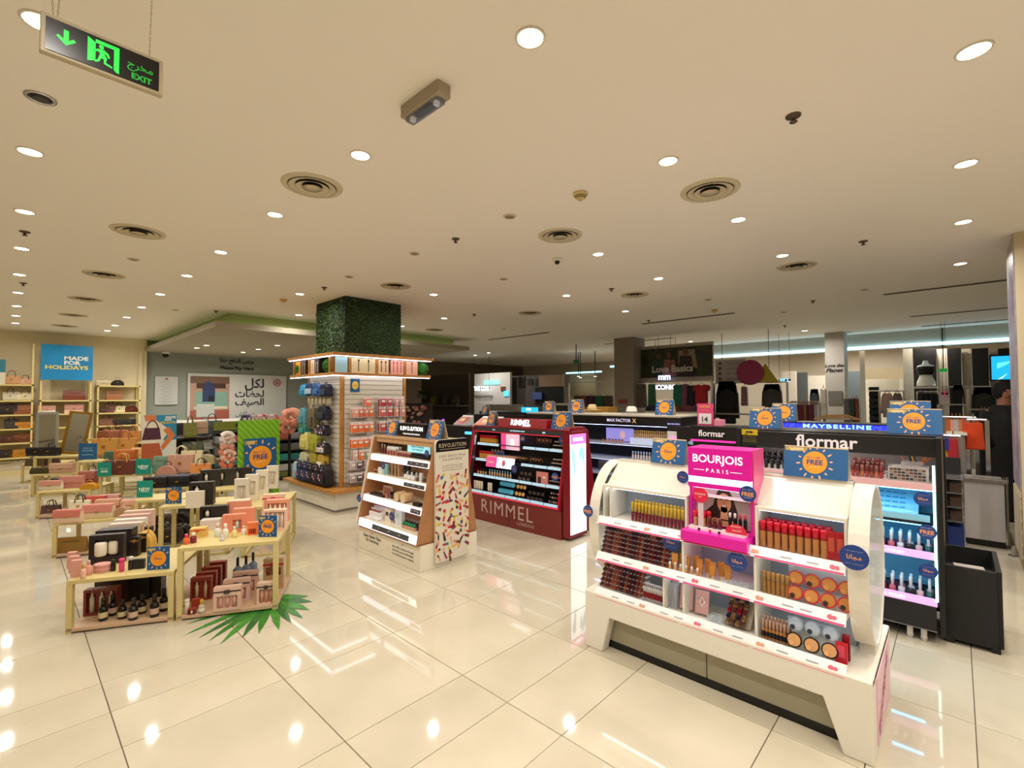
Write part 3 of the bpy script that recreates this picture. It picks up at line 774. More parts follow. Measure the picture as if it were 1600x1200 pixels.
# black header box on top
rh = thing('header_box', 'black lit header box with white lettering on top of the wooden A-frame stand', 'sign', (2.93, 4.17, 1.187))
bb_ = part('box', MB().box(2.90, 2.96, 3.93, 4.42, 1.187, 1.33), mat('#0d0c0e', .3), rh, bevel=.003)
m = MB(); revo(m, (2.898, 4.175, 1.275), XL, ZU, .40, .03); text(m, 'MAKEUP REVOLUTION LONDON', (2.898, 4.175, 1.218), XL, ZU, width=.30)
part('lettering', m, mat('#ffffff', .4, emit=1.6), bb_)
sun_card((2.93, 4.55, 1.187), .20, .17, -PI/2, 'blue sun card in Arabic left of the black header on the wooden stand', True)
sun_card((2.93, 3.78, 1.187), .235, .19, -PI/2, 'blue sun card in Arabic right of the black header on the wooden stand', True)
badge((2.565, 4.64, .53), .035, -PI/2, 'round blue badge on the lower left edge of the wooden stand', True)
badge((2.66, 4.33, .90), .038, -PI/2, 'round blue badge on the second shelf of the wooden stand', True)
badge((2.585, 4.05, .44), .042, -PI/2, 'round blue badge on the lowest shelf of the wooden stand', True)
badge((2.73, 3.68, 1.07), .033, -PI/2, 'round blue badge on the top shelf of the wooden stand', True)
def fill(z, y0, y1, step, x, meshes, lab, cat, grp, name, rz=-PI/2, dx=0, rows=1):
    n = int(round((y0-y1)/step))
    for k in range(n):
        for r in range(rows):
            me = meshes[(k*3+r) % len(meshes)]
            put(name, me, lab, cat, (x + .03*r + (dx*(k % 2)), y0 - step*k, z), rz + U(-.06, .06), grp)
def TB(key, b, c, r, h, cf=.4, **kw): return bottle(key, b, c, r, h, cf, **kw)
z = .997
fill(z, 4.60, 4.47, .026, 2.80, [TB('mascara|a', '#3a2a26', '#1c1718', .011, .11, .45), TB('mascara|b', '#7a3a34', '#c8a890', .011, .10, .4)], 'slim dark mascara tube at the left of the top wooden shelf', 'mascara', 'mascaras', 'mascara', rows=2)
fill(z, 4.45, 4.27, .026, 2.79, [TB('lip_gloss|rv', '#c07a6a', '#f2efec', .011, .085, .5), TB('lip_gloss|rw', '#8a3a44', '#f2efec', .011, .085, .5)], 'white-capped gloss on the top wooden shelf', 'lip gloss', 'white-capped glosses', 'lip_gloss', rows=3)
fill(z, 4.26, 4.02, .024, 2.79, [TB('lip_gloss|rx', '#a05848', '#c8a090', .010, .05, .4), TB('lip_gloss|ry', '#7a3038', '#d8b0a0', .010, .05, .4)], 'short rosy gloss before the lit tester screen', 'lip gloss', 'short glosses', 'lip_gloss', rows=2)
fill(z, 4.00, 3.66, .026, 2.79, [TB('lipstick|rz', '#1a1618', '#17151a', .0105, .05, .45)], 'black lipstick case on the right of the top wooden shelf', 'lipstick', 'black lipstick cases', 'lipstick', rows=2)
ts = thing('tester_screen', 'pale blue lit tester sign on the top shelf of the wooden stand', 'sign', (2.88, 4.02, z))
part('screen', MB().box(2.87, 2.89, 3.84, 4.20, .997, 1.125), mat('#a8ecf0', .4, emit=.9), ts)
m = MB()
for k in range(3): text(m, ['sheer brilliance', 'lip & cheek tint', 'new in'][k], (2.868, 4.02, 1.10-.035*k), XL, ZU, width=.22-.03*k, bold=.02)
part('lettering', m, mat('#2a8a94', .5), ts)
z = .791
fill(z, 4.62, 4.50, .04, 2.74, [TB('pot|a', '#7a4030', '#c08a6a', .017, .035, .4)], 'small brown pot at the left of the second wooden shelf', 'pot', 'brown pots', 'pot')
fill(z, 4.50, 4.42, .022, 2.72, [boxm('carton|w1', .02, .02, .07, '#e3e6e4')], 'small white carton stepping up on the second wooden shelf', 'carton', 'white cartons', 'carton')
fill(z, 4.41, 4.35, .03, 2.74, [boxm('carton|mint', .026, .02, .11, '#8fc9c4')], 'mint carton on the second wooden shelf', 'carton', 'mint cartons', 'carton')
fill(z, 4.33, 4.14, .03, 2.76, [boxm('carton|br', .026, .03, .15, '#7a5a44', (-.3,.3,.2,.5), '#3a2a26'), boxm('carton|br2', .026, .03, .145, '#a8845e')], 'tall brown carton on the second wooden shelf', 'carton', 'tall brown cartons', 'carton')
fill(z, 4.13, 4.04, .03, 2.80, [boxm('carton|blk', .028, .03, .16, '#161417')], 'tall black carton on the second wooden shelf', 'carton', 'tall black cartons', 'carton')
fill(z, 4.03, 3.85, .036, 2.73, [TB('primer|a', '#c9ccd0', '#1c1a1c', .015, .085, .4, label_col='#f4f4f4'), TB('primer|b', '#e8e2dc', '#d8dadc', .013, .07, .3)], 'clear primer bottle on the second wooden shelf', 'bottle', 'primer bottles', 'primer_bottle', rows=2)
fill(z, 3.83, 3.66, .05, 2.74, [TB('tub|a', '#5a4638', '#8a7058', .022, .05, .3), boxm('carton|pp', .04, .02, .08, '#cfd2d6')], 'brown tub or pale carton at the right of the second wooden shelf', 'tub', 'tubs', 'tub')
z = .571
for k, (y, wdt, hh, c) in enumerate(((4.45, .26, .025, '#221a1c'), (4.42, .16, .09, '#d8c0b4'), (4.32, .10, .04, '#8c4a3c'))):
    o = put('palette_box', boxm('palette_box|%d' % k, wdt, .07 if k == 0 else .02, hh, c, (-.42, .42, .15, .85), ['#3a2a2c', '#a86a5a', '#c98a70'][k]), ['flat black palette tray on the third wooden shelf', 'pale upright palette behind the black tray', 'brown palette beside the black tray'][k], 'palette', (2.69+.09*(k == 1), y, z), -PI/2)
fill(z, 4.24, 4.12, .03, 2.70, [TB('dropper|a', '#4a3028', '#17151a', .012, .07, .5)], 'dark dropper bottle on the third wooden shelf', 'bottle', 'dark droppers', 'dropper_bottle', rows=2)
for k, y in enumerate((4.07, 3.96)):
    def f():
        m = MB(); m.sm = False; m.prism([(.047*math.cos(a*PI/10), .047+.047*math.sin(a*PI/10)) for a in range(20)], 'x', -.05, .05); m.mi(1).prism([(.04*math.cos(a*PI/10), .047+.04*math.sin(a*PI/10)) for a in range(20)], 'x', -.051, -.05); return m, [mat('#c9a983', .35), mat('#e0c8a0', .4)]
    put('round_case', pmesh('round_case', f), '%s of the two gold round cases lying on the third wooden shelf' % ['left', 'right'][k], 'compact', (2.70, y, z), .0, 'gold round cases')
fill(z, 3.78, 3.66, .05, 2.68, [boxm('carton|blk2', .045, .05, .03, '#151215')], 'flat black box at the right of the third wooden shelf', 'box', 'flat black boxes', 'flat_box')
z = .326
st = thing('acrylic_riser', 'white tiered riser with pots on the lowest shelf of the wooden stand', 'riser', (2.72, 4.45, z))
part('tiers', MB().box(2.62, 2.66, 4.36, 4.60, z, z+.02).box(2.66, 2.72, 4.36, 4.60, z, z+.07).box(2.72, 2.78, 4.36, 4.60, z, z+.12), mat('#e6e3e2', .2), st)
for r, (x, zz) in enumerate(((2.69, .07), (2.75, .12))):
    fill(z+zz, 4.58, 4.38, .045, x, [TB('pot|b', '#b0584a', '#d8dce0', .018, .035, .5)], ['pot on the lower tier of the white riser', 'pot on the upper tier of the white riser'][r], 'pot', 'riser pots', 'pot')
for k, (y, wdt, hh, c, fc, lb) in enumerate(((4.27, .11, .13, '#e8dcc4', '#3a3230', 'cream boxed palette with black brush strokes'), (4.08, .12, .15, '#dfe6e4', '#b8d0cc', 'pale boxed set behind the round badge'))):
    put('gift_carton', boxm('gift_carton|%d' % k, wdt, .04, hh, c, (-.35, .1, .5, .8), fc), lb + ' on the lowest wooden shelf', 'carton', (2.70, y, z), -PI/2)
fill(z, 3.98, 3.76, .045, 2.68, [TB('pot|c', '#c9a080', '#1c8a5a', .02, .06, .5), TB('pot|d', '#5a3a34', '#2a2628', .016, .07, .4), TB('pot|e', '#d8c8b8', '#1c1a1c', .016, .085, .45)], 'assorted jar on the right of the lowest wooden shelf', 'jar', 'assorted jars', 'jar', rows=2)

# ------------------------------------------------------------ dark red makeup stand
RED = mat('#7d1522', 0.3)
REDB = mat('#7a2a26', 0.35)
HOT = mat('#e01c3c', 0.3, emit=.25)
rm = thing('red_makeup_stand', 'dark red makeup stand with tilted black shelves and glowing end panel', 'display stand', (4.6, 4.0, 0))
bcb = part('base_cabinet', MB().box(4.25, 4.95, 3.25, 4.86, 0, .315), REDB, rm, bevel=.004)
part('door_seam', MB().box(4.248, 4.251, 4.055, 4.06, 0.01, .31), DARK, rm)
def gx(z): return 4.25 + (z-.33)*(.15/.87)
sp = [(4.235, .33), (4.95, .33), (4.95, .40), (4.80, 1.21), (4.42, 1.21), (4.385, 1.20)]
part('side_panel', MB().prism(sp, 'y', 3.25, 3.275), RED, rm)
part('side_panel', MB().prism(sp, 'y', 4.835, 4.87), RED, rm)
part('bottom_board', MB().box(4.25, 4.95, 3.26, 4.86, .315, .335), RED, rm)
part('back_panel', MB().prism([(4.55, .335), (4.57, .335), (4.57, 1.2), (4.55, 1.2)], 'y', 3.275, 4.835), mat('#0d0b0c', .5), rm)
part('top_board', MB().box(4.40, 4.80, 3.26, 4.86, 1.195, 1.22), RED, rm, bevel=.003)
part('header_rail', MB().prism([(4.382, 1.15), (4.395, 1.15), (4.405, 1.20), (4.392, 1.20)], 'y', 3.30, 4.82), mat('#140f11', .3), rm)
m = MB(); text(m, 'FACE', (4.385, 4.45, 1.176), XL, ZU, width=.045, bold=.02); text(m, 'LIVE THE LONDON LOOK', (4.385, 4.03, 1.176), XL, ZU, width=.25, bold=.02); text(m, 'LIPS', (4.385, 3.6, 1.176), XL, ZU, width=.045, bold=.02)
part('header_lettering', m, mat('#bfe8ff', .4, emit=1.2), rm)
m = MB(); m.prism([(4.232, .335), (4.245, .335), (4.250, .347), (4.237, .347)], 'y', 3.275, 4.835)
m.prism([(4.378, 1.138), (4.39, 1.138), (4.392, 1.148), (4.38, 1.148)], 'y', 3.275, 4.835)
for y in (3.277, 4.825): m.prism([(4.232, .335), (4.245, .335), (4.395, 1.148), (4.38, 1.148)], 'y', y, y+.008)
part('red_light_frame', m, HOT, rm)
shz = [1.0, .795, .59, .385]
PRL = mat('#a9cfe6', .35, emit=.35)
for z in shz:
    x = gx(z)
    part('shelf', MB().box(x+.005, 4.555, 3.28, 4.80, z-.022, z-.012), mat('#141214', .4), rm)
    n = 7
    for k in range(n):
        y1 = 4.74 - (4.74-3.29)*k/n; y0 = y1 - (4.74-3.29)/n + .012
        if z in (1.0, .795) and k in (2, 3): continue
        o = part('price_rail', MB().prism([(x-.012, z-.034), (x-.004, z-.036), (x+.008, z-.004), (x, z-.004)], 'y', y0, y1), PRL, rm)
part('side_print', MB().prism([(4.243, .36), (4.25, .36), (4.392, 1.13), (4.385, 1.13)], 'y', 4.76, 4.82), mat('#151015', .4), rm)
m = MB(); m2 = Vector((.17, 0, 1)).normalized(); text(m, 'LOOK', (4.365, 4.79, 1.03), m2, Vector((0, 1, 0)), width=.13, bold=.02); text(m, 'THE LONDON', (4.30, 4.79, .66), m2, Vector((0, 1, 0)), width=.22, bold=.01)
part('side_lettering', m, mat('#d8e6f0', .4, emit=.4), rm)
m = MB()
text(m, 'RIMMEL', (4.247, 4.10, .20), XL, ZU, width=.88, bold=.0, spacing=1.15)
text(m, 'LONDON', (4.247, 3.78, .075), XL, ZU, width=.27, bold=.005, spacing=1.2)
part('base_lettering', m, mat('#c9b0a8', .4), bcb)
# lit end panel
part('end_panel', MB().prism([(4.27, .03), (4.60, .03), (4.60, 1.225), (4.585, 1.25), (4.56, 1.26), (4.31, 1.26), (4.28, 1.25), (4.27, 1.225)], 'y', 3.14, 3.235), RED, rm, bevel=.003)
lbx = part('light_box', MB().box(4.285, 4.585, 3.136, 3.14, .07, 1.18), mat('#f6fbff', .4, emit=2.4), rm)
m = MB(); m.box(4.285, 4.585, 3.134, 3.136, 1.07, 1.18); m.mi(1)
pts = [(4.30,.98),(4.33,1.04),(4.36,1.0),(4.37,.9),(4.38,.78),(4.36,.70),(4.33,.8),(4.31,.9)]; m.add([(a, 3.1345, b) for a, b in pts], [tuple(range(8))])
pts = [(4.44,.98),(4.49,1.05),(4.54,1.0),(4.56,.9),(4.55,.8),(4.52,.86),(4.49,.94),(4.47,.84),(4.45,.88)]; m.add([(a, 3.1345, b) for a, b in pts], [tuple(range(9))])
m.mi(2); text(m, 'RIMMEL', (4.435, 3.133, 1.125), YL, ZU, width=.2, bold=.02)
part('light_box_print', m, [mat('#ee6cc0', .4, emit=1.2), mat('#8fc4e0', .4, emit=1.1), mat('#ffffff', .4, emit=1.8)], lbx)
m = MB(); text(m, 'LIVE THE LONDON LOOK', (4.435, 3.138, 1.215), YL, ZU, width=.25)
part('end_panel_lettering', m, mat('#c9788a', .4), rm)
hb = thing('header_box', 'red header box with white lettering on top of the dark red stand', 'sign', (4.5, 4.0, 1.22))
bb_ = part('box', MB().prism([(4.43, 1.22), (4.60, 1.22), (4.60, 1.325), (4.45, 1.325)], 'y', 3.60, 4.42), mat('#9c0f1e', .3), hb, bevel=.002)
m = MB(); text(m, 'RIMMEL', (4.437, 4.02, 1.282), XL, (.18,0,1), width=.34, bold=.03); text(m, 'LONDON', (4.429, 3.92, 1.243), XL, (.18,0,1), width=.12, bold=.01)
part('lettering', m, mat('#d9f2ff', .4, emit=1.5), bb_)
sun_card((4.52, 4.60, 1.22), .20, .19, -PI/2-.25, 'blue sun card at the left end on top of the dark red stand')
sun_card((4.52, 3.42, 1.22), .27, .21, -PI/2, 'blue sun card in Arabic at the right end on top of the dark red stand', True)
badge((4.36, 3.31, 1.10), .05, -PI/2, 'round blue badge at the upper right of the dark red stand', True)
badge((4.29, 3.36, .69), .05, -PI/2, 'round blue badge at the lower right of the dark red stand')
badge((4.27, 3.98, .72), .05, -PI/2, 'round blue badge in the middle of the dark red stand', True)
badge((4.30, 4.75, .80), .03, -PI/2, 'small round badge on the left print of the dark red stand')
badge((4.36, 3.92, 1.09), .04, -PI/2, 'round badge beside the pink screen of the dark red stand')
def rshelf(z, y0, n, st, meshes, lab, cat, grp, name, rows=1, dz=0):
    for k in range(n):
        for r in range(rows):
            put(name, meshes[(k+r) % len(meshes)], lab, cat, (gx(z)+.045+.035*r, y0-st*k, z-.012+dz*r), -PI/2, grp)
R1 = TB('lacquer|r1', '#c8842c', '#c81c28', .0115, .105, .35, label_col='#d8a030')
R2 = TB('lacquer|r2', '#d8963c', '#d8242c', .0115, .10, .3)
rshelf(1.0, 4.73, 12, .026, [R1], 'red-capped gold bottle on the top left of the dark red stand', 'foundation', 'red-capped gold bottles, top', 'foundation', 2)
rshelf(.795, 4.70, 11, .026, [R2], 'red-capped gold bottle on the second shelf left of the dark red stand', 'foundation', 'red-capped gold bottles, second', 'foundation', 2)
rshelf(1.0, 3.72, 7, .03, [TB('mascara|r', '#2a1416', '#8a3a34', .009, .12, .4), TB('mascara|r2', '#17151a', '#c08a6a', .009, .11, .3)], 'slim mascara at the top right of the dark red stand', 'mascara', 'slim mascaras', 'mascara', 2)
rshelf(.795, 3.98, 5, .022, [TB('liner|r', '#17120f', '#b07a3a', .008, .07, .3)], 'gold-tipped liner on the second shelf of the dark red stand', 'eyeliner', 'gold-tipped liners, left', 'eyeliner', 2)
rshelf(.795, 3.80, 8, .022, [TB('liner|r', '#17120f', '#b07a3a', .008, .07, .3), TB('liner|r3', '#17120f', '#8a4a3a', .008, .08, .3)], 'gold-tipped liner at the right of the second shelf', 'eyeliner', 'gold-tipped liners, right', 'eyeliner', 2)
rshelf(.59, 4.70, 4, .05, [TB('cream|r', '#caa26a', '#0f0d0e', .013, .075, .4)], 'black-capped cream bottle at the left of the third shelf', 'foundation', 'black-capped creams', 'foundation')
rshelf(.59, 4.48, 9, .047, [TB('cream|s', '#d8b890', '#7ab0cc', .011, .085, .35)], 'blue-capped beige bottle on the third shelf of the dark red stand', 'foundation', 'blue-capped beige bottles', 'foundation')
TW = pmesh('squeeze_tube|white', lambda: (MB().add([(-.02,-.002,.12),(.02,-.002,.12),(.02,.002,.12),(-.02,.002,.12),(-.014,-.01,.02),(.014,-.01,.02),(.014,.01,.02),(-.014,.01,.02)], [(0,1,5,4),(1,2,6,5),(2,3,7,6),(3,0,4,7),(0,3,2,1)]).mi(1).lathe(0,0,[(.011,0),(.011,.02)],8), [mat('#e8dcc8', .4), mat('#c89a80', .3)]))
rshelf(.385, 4.73, 4, .045, [TW], 'white squeeze tube at the left of the lowest shelf', 'squeeze tube', 'white squeeze tubes', 'squeeze_tube')
rshelf(.385, 4.46, 2, .04, [TW], 'white tube in the centre rack of the lowest shelf', 'squeeze tube', 'white tubes in the rack', 'squeeze_tube')
def disc_m(key, rim, fillc, r=.03):
    def f():
        m = MB(); n = 14
        m.prism([(r*math.cos(a*2*PI/n), r*math.sin(a*2*PI/n)) for a in range(n)], 'x', -.006, 0)
        m.mi(1).prism([(r*.8*math.cos(a*2*PI/n), r*.8*math.sin(a*2*PI/n)) for a in range(n)], 'x', -.0075, -.006)
        return m, [mat(rim, .25), mat(fillc, .3)]
    return pmesh(key, f)
for r in range(2):
    for k in range(7):
        o = put('blue_compact', disc_m('blue_compact', '#2a7aa0', '#5ac4e4', .034), 'glossy blue round compact in the %s row on the lowest shelf' % ['lower', 'upper'][r], 'compact', (gx(.43)+.03+.03*r, 4.24-.032*k, .42+.085*r), 0, 'blue compacts, %s row' % ['lower', 'upper'][r]); o.rotation_euler = (0, .25, .5)
for r in range(2):
    for k in range(3):
        o = put('powder_compact', disc_m('powder_compact|y', '#2a2020', ['#d8a85a', '#c99858', '#e0b878'][k], .03), 'yellow-beige compact, %s row, %s on the lowest shelf of the red stand' % (['lower', 'upper'][r], ORD[k]), 'compact', (gx(.43)+.03+.03*r, 3.96-.055*k, .42+.08*r), 0, 'yellow-beige compacts'); o.rotation_euler = (0, .25, 0)
for r in range(3):
    for k in range(5):
        o = put('eye_pot', disc_m('eye_pot|%d' % ((r+k) % 3), '#1a1518', ['#c88a7a', '#8a4a44', '#d8b0a0'][(r+k) % 3], .013), 'small shadow pot in the rack at the lower right', 'pot', (gx(.4)+.03+.02*r, 3.44-.032*k, .40+.045*r), 0, 'small shadow pots')
for r in range(2):
    for k in range(4):
        o = put('shadow_quad', boxm('shadow_quad', .055, .02, .045, '#1b1719', (-.35,.35,.2,.8), '#4a3a38'), 'black shadow quad in the rack, lowest shelf, dark red stand', 'palette', (gx(.4)+.03+.035*r, 3.76-.065*k, .374+.06*r), -PI/2, 'black shadow quads')
    for k in range(3):
        put('shadow_quad', boxm('shadow_quad|b', .06, .02, .05, '#1b1719', (-.35,.35,.2,.8), '#5a5048'), 'black quad on the third shelf of the dark red stand', 'palette', (gx(.6)+.03+.035*r, 3.93-.07*k, .58+.06*r), -PI/2, 'black quads, third shelf')
for z, nn in ((1.0, 4), (.795, 4), (.59, 4)):
    for r in range(3):
        for k in range(nn):
            o = put('shadow_stick', boxm('shadow_stick', .03, .015, .012, '#c9b8a0'), 'slim sample bar, %s row of the %s right rack, dark red stand' % (['lowest', 'middle', 'top'][r], {1.0: 'upper', .795: 'second', .59: 'third'}[z]), 'sample', (gx(z)+.03+.03*r, 3.47-.038*k, z-.012+.04*r), -PI/2, 'slim sample bars, shelf at %d cm' % int(z*100))
m = MB()
for z, hts in ((1.0, .12), (.795, .12), (.59, .12), (.385, .12)):
    m.mi(0)
    for r in range(3): m.box(gx(z)+.045+.03*r, 4.54, 3.29, 3.50, z-.012+.04*(r-1)+.025, z-.013+.04*r)
part('stepped_rack', m, mat('#151315', .35), rm)['kind'] = 'stuff'
# pink screens of the red stand
sc = thing('pink_screen', 'pink and white lit tester screen in the upper middle of the dark red stand', 'sign', (4.42, 4.18, 1.0))
part('panel', MB().box(4.40, 4.42, 4.02, 4.33, .93, 1.13), mat('#f4bcd0', .35, emit=.7), sc)
part('tray', MB().box(4.34, 4.45, 4.02, 4.52, .835, .85), mat('#c89a80', .4), sc)
m = MB().quad((4.398, 4.33, .93), (4.398, 4.24, .93), (4.398, 4.24, 1.13), (4.398, 4.33, 1.13)); m.mi(1).disc((4.397, 4.13, 1.02), XL, ZU, .04, 14, .05)
part('print', m, [mat('#e8488c', .4, emit=.6), mat('#f4e4ee', .4, emit=.8)], sc)
s2 = thing('pink_screen', 'lower pink and white lit sign under the tester tray of the red stand', 'sign', (4.33, 4.2, .72))
part('panel', MB().prism([(4.305, .70), (4.318, .70), (4.345, .83), (4.332, .83)], 'y', 4.03, 4.52), mat('#f2e9f0', .35, emit=.9), s2)
m = MB(); a = Vector((4.303, 4.52, .70)); m.quad(a, a+Vector((0,-.19,0)), a+Vector((.027,-.19,.13)), a+Vector((.027,0,.13))); m.mi(1); text(m, 'RIMMEL', (4.312, 4.43, .76), XL, (.2,0,1), width=.11, bold=.03)
m.mi(2).disc((4.312, 4.2, .765), XL, (.2,0,1), .03, 12, .04)
part('print', m, [mat('#e8488c', .4, emit=.6), WHITE, mat('#d87a9a', .4)], s2)
rshelf(.85, 4.48, 8, .03, [TB('lip_tester|a', '#2a4a7a', '#c89a80', .009, .08, .4), TB('lip_tester|b', '#3a6ab0', '#5a7ac0', .009, .07, .4)], 'blue tester tube on the tray of the dark red stand', 'tester', 'blue testers', 'tester', 1)
pk = thing('pink_palette_stand', 'pink boxed palette standing at the right of the third shelf', 'palette', (4.33, 3.6, .58))
part('panel', MB().box(4.315, 4.335, 3.49, 3.66, .54, .72), mat('#dc8a88', .35), pk)
part('palette', MB().box(4.312, 4.315, 3.59, 3.635, .56, .66), mat('#3a2426', .4), pk)
m = MB(); m.disc((4.314, 3.54, .66), XL, ZU, .025, 12, .012); part('print', m, mat('#f4e0c0', .4), pk)

# ------------------------------------------------------------ black makeup stand with blue-lit lower shelves (faces -X)
fm = thing('black_makeup_stand', 'tall black makeup stand with white lettering, white top counter and blue-lit shelves', 'display stand', (4.4, .7, 0))
BK = mat('#080709', 0.35)
hdr = part('header', MB().box(4.12, 4.17, .09, 1.30, 1.2, 1.325), BK, fm, bevel=.004)
part('side_frame', MB().box(4.10, 4.62, .075, .105, .06, 1.33), BK, fm, bevel=.004)
part('side_frame', MB().box(4.10, 4.62, 1.29, 1.32, .06, 1.34), BK, fm, bevel=.004)
part('back_panel', MB().box(4.58, 4.62, .10, 1.29, .06, 1.33), BK, fm)
part('roof_board', MB().box(4.17, 4.62, .10, 1.29, 1.315, 1.335), BK, fm)
part('header_light', MB().box(4.175, 4.2, .12, 1.28, 1.20, 1.208), mat('#fff2ee', .4, emit=7), fm)  # added strip behind the header, brightens the white counter and backdrop
part('upper_backdrop', MB().box(4.50, 4.58, .10, 1.29, 1.03, 1.31), mat('#cfc8c4', .4), fm)
part('top_counter', MB().box(4.11, 4.55, .105, 1.29, 1.0, 1.03), mat('#d8c8c0', .3), fm, bevel=.003)
part('counter_edge', MB().box(4.095, 4.112, .105, 1.29, .985, 1.03), mat('#e6b4b8', .3), fm)
AQ = mat('#7cd0f0', 0.4, emit=.55)
part('blue_backdrop', MB().box(4.45, 4.47, .105, 1.29, .27, .98), mat('#86cdea', .4), fm)
for k, z in enumerate((.775, .56, .265)):
    part('shelf', MB().box(4.12, 4.47, .105, 1.29, z-.02, z), mat('#16141a', .3), fm)
for z in (.585, .29):
    part('lit_price_strip', MB().box(4.10, 4.12, .115, 1.285, z-.045, z), mat('#e2a8dc', .4, emit=.7), fm)
m = MB()
for y in (.35, .62, .9, 1.15):
    for z in (.56, .265): text(m, 'NAIL POLISH', (4.098, y, z+.002), XL, ZU, width=.15, bold=.02)
part('price_strip_lettering', m, mat('#ffffff', .4, emit=.6), fm)
m = MB()
for z in (.98, .752, .538): m.box(4.14, 4.16, .11, 1.28, z-.006, z-.002)
part('shelf_light', m, mat('#58c8ff', .4, emit=14), fm)
part('edge_light', MB().box(4.095, 4.10, .108, .122, .28, 1.15), mat('#c8fff4', .4, emit=3), fm)
part('drawer_front', MB().box(4.10, 4.13, .12, .70, .09, .24), mat('#141216', .35), fm, bevel=.003)
part('drawer_front', MB().box(4.10, 4.13, .71, 1.28, .09, .24), mat('#141216', .35), fm, bevel=.003)
part('drawer_rail', MB().box(4.095, 4.10, .12, 1.28, .085, .09), mat('#8a8a90', .3, .6), fm)
for y in (.17, .24, 1.15, 1.22):
    part('caster', MB().box(4.12, 4.15, y, y+.03, .02, .075).lathe(4.135, y+.015, [(.014, .0), (.018, .01), (.018, .028), (.01, .04)], 10), mat('#c9c4bc', .3, .4), fm)
m = MB(); text(m, 'flormar', (4.118, .705, 1.268), XL, ZU, width=.385, height=.092, bold=.02)
part('logo_lettering', m, mat('#d8cfd0', .4, emit=.3), hdr)
m = MB().box(4.114, 4.118, 1.165, 1.285, 1.29, 1.335); ysk = part('yellow_sticker', m, mat('#c9a816', .4), hdr, label='yellow camera warning sticker')
m = MB()
for a, b in (((0, .008), (.03, -.004)), ((-.02, -.006), (-.02, -.016)), ((-.035, -.015), (-.015, -.014))):
    c0 = Vector((4.112, 1.225 - a[0], 1.314 + a[1])); c1 = Vector((4.112, 1.225 - b[0], 1.314 + b[1])); m.quad(c0 + ZU*.004, c1 + ZU*.004, c1 - ZU*.003, c0 - ZU*.003)
m.quad((4.112, 1.25, 1.322), (4.112, 1.205, 1.312), (4.112, 1.207, 1.304), (4.112, 1.252, 1.312))
part('sticker_print', m, BLACK, hdr)
m = MB()
for k in range(4): text(m, ['CCTV IN OPERATION', 'this area is under', 'video surveillance', 'for your safety'][k], (4.117, 1.225, 1.278-.014*k), XL, ZU, width=.10)
part('sticker_lettering', m, mat('#8f7a28', .5), hdr)
NC = ['#17141e', '#241a3a', '#1c2038', '#30141e', '#121016']
for r in range(3):
    for c in range(11):
        put('nail_polish', bottle('nail_polish|%d' % ((r+c) % 5), NC[(r+c) % 5], '#15131a', .013, .075, .5, neck=.8), 'dark nail polish on the white counter of the black stand, %s row' % ['front', 'middle', 'back'][r], 'nail polish',
            (4.17+.05*r, 1.25-.043*c, 1.03+.028*r), 0, 'dark polishes, %s row' % ['front', 'middle', 'back'][r])
part('counter_riser', MB().box(4.145, 4.195, .78, 1.27, 1.03, 1.032).box(4.195, 4.245, .78, 1.27, 1.03, 1.058).box(4.245, 4.30, .78, 1.27, 1.03, 1.086), mat('#e6e2e2', .3), fm)
for r in range(3):
    for c in range(7):
        put('lip_lacquer', bottle('lip_lacquer|%d' % ((r*2+c) % 3), ['#a8404a', '#8e4a42', '#c06a4a'][(r*2+c) % 3], ['#7a2a34', '#6a3430', '#8a5a50'][(r*2+c) % 3], .0105, .085, .5, neck=.85), 'reddish lip lacquer on the right of the white counter, row %s' % ['in front', 'in the middle', 'at the back'][r], 'lip lacquer',
            (4.16+.05*r, .55-.027*c+.0, 1.03+.02*r), 0, 'lip lacquers, row %d' % r)
part('counter_riser', MB().box(4.185, 4.235, .36, .57, 1.03, 1.05).box(4.235, 4.30, .36, .57, 1.03, 1.07), mat('#e6e2e2', .3), fm)
ab = thing('acrylic_organiser', 'clear acrylic organiser full of dark sample pots on the white counter', 'organiser', (4.2, .245, 1.03))
part('box', MB().box(4.13, 4.27, .14, .35, 1.03, 1.125), mat('#e2dcd8', .1, alpha=.45), ab)
m = MB()
for r in range(4):
    for c in range(9):
        m.mi((r*3+c) % 4).box(4.128, 4.16, .155+.021*c, .172+.021*c, 1.04+.02*r, 1.053+.02*r)
part('sample_pots', m, [mat('#3a2a28', .3), mat('#6a3a34', .3), mat('#8a7a68', .3), mat('#221c20', .3)], ab)['kind'] = 'stuff'
bc = thing('brush_cup', 'clear cup of makeup brushes and pencils behind the acrylic organiser', 'brush holder', (4.3, .25, 1.03))
part('cup', MB().box(4.27, 4.33, .17, .29, 1.03, 1.15), mat('#dfe3e4', .05, alpha=.35), bc)
for k in range(11):
    m = MB(); y = .18+.01*k; a = U(-.07, .07) if k < 9 else (-.16 if k == 9 else -.2)
    m.tube([(4.30, y, 1.04), (4.30+U(-.02,.02), y+a*.8, 1.18+U(0,.03))], .004, 5); q = m.v[-1]
    m.mi(1).sphere((q[0], q[1], q[2]+.008), .010, 6, 5, sz=1.5)
    part('brush', m, [mat(['#2a2426', '#e0a030', '#d8643a', '#6a5a5c'][k % 4], .4), mat('#2a2020', .8)], bc)
pl = thing('nail_display', 'pale blue slotted nail display on the upper blue shelf of the black stand', 'display', (4.25, .5, .775))
part('panel', MB().prism([(4.16, .78), (4.40, .80), (4.40, .93), (4.38, .93), (4.16, .81)], 'y', .20, 1.25), mat('#9ed6ee', .3), pl)
m = MB()
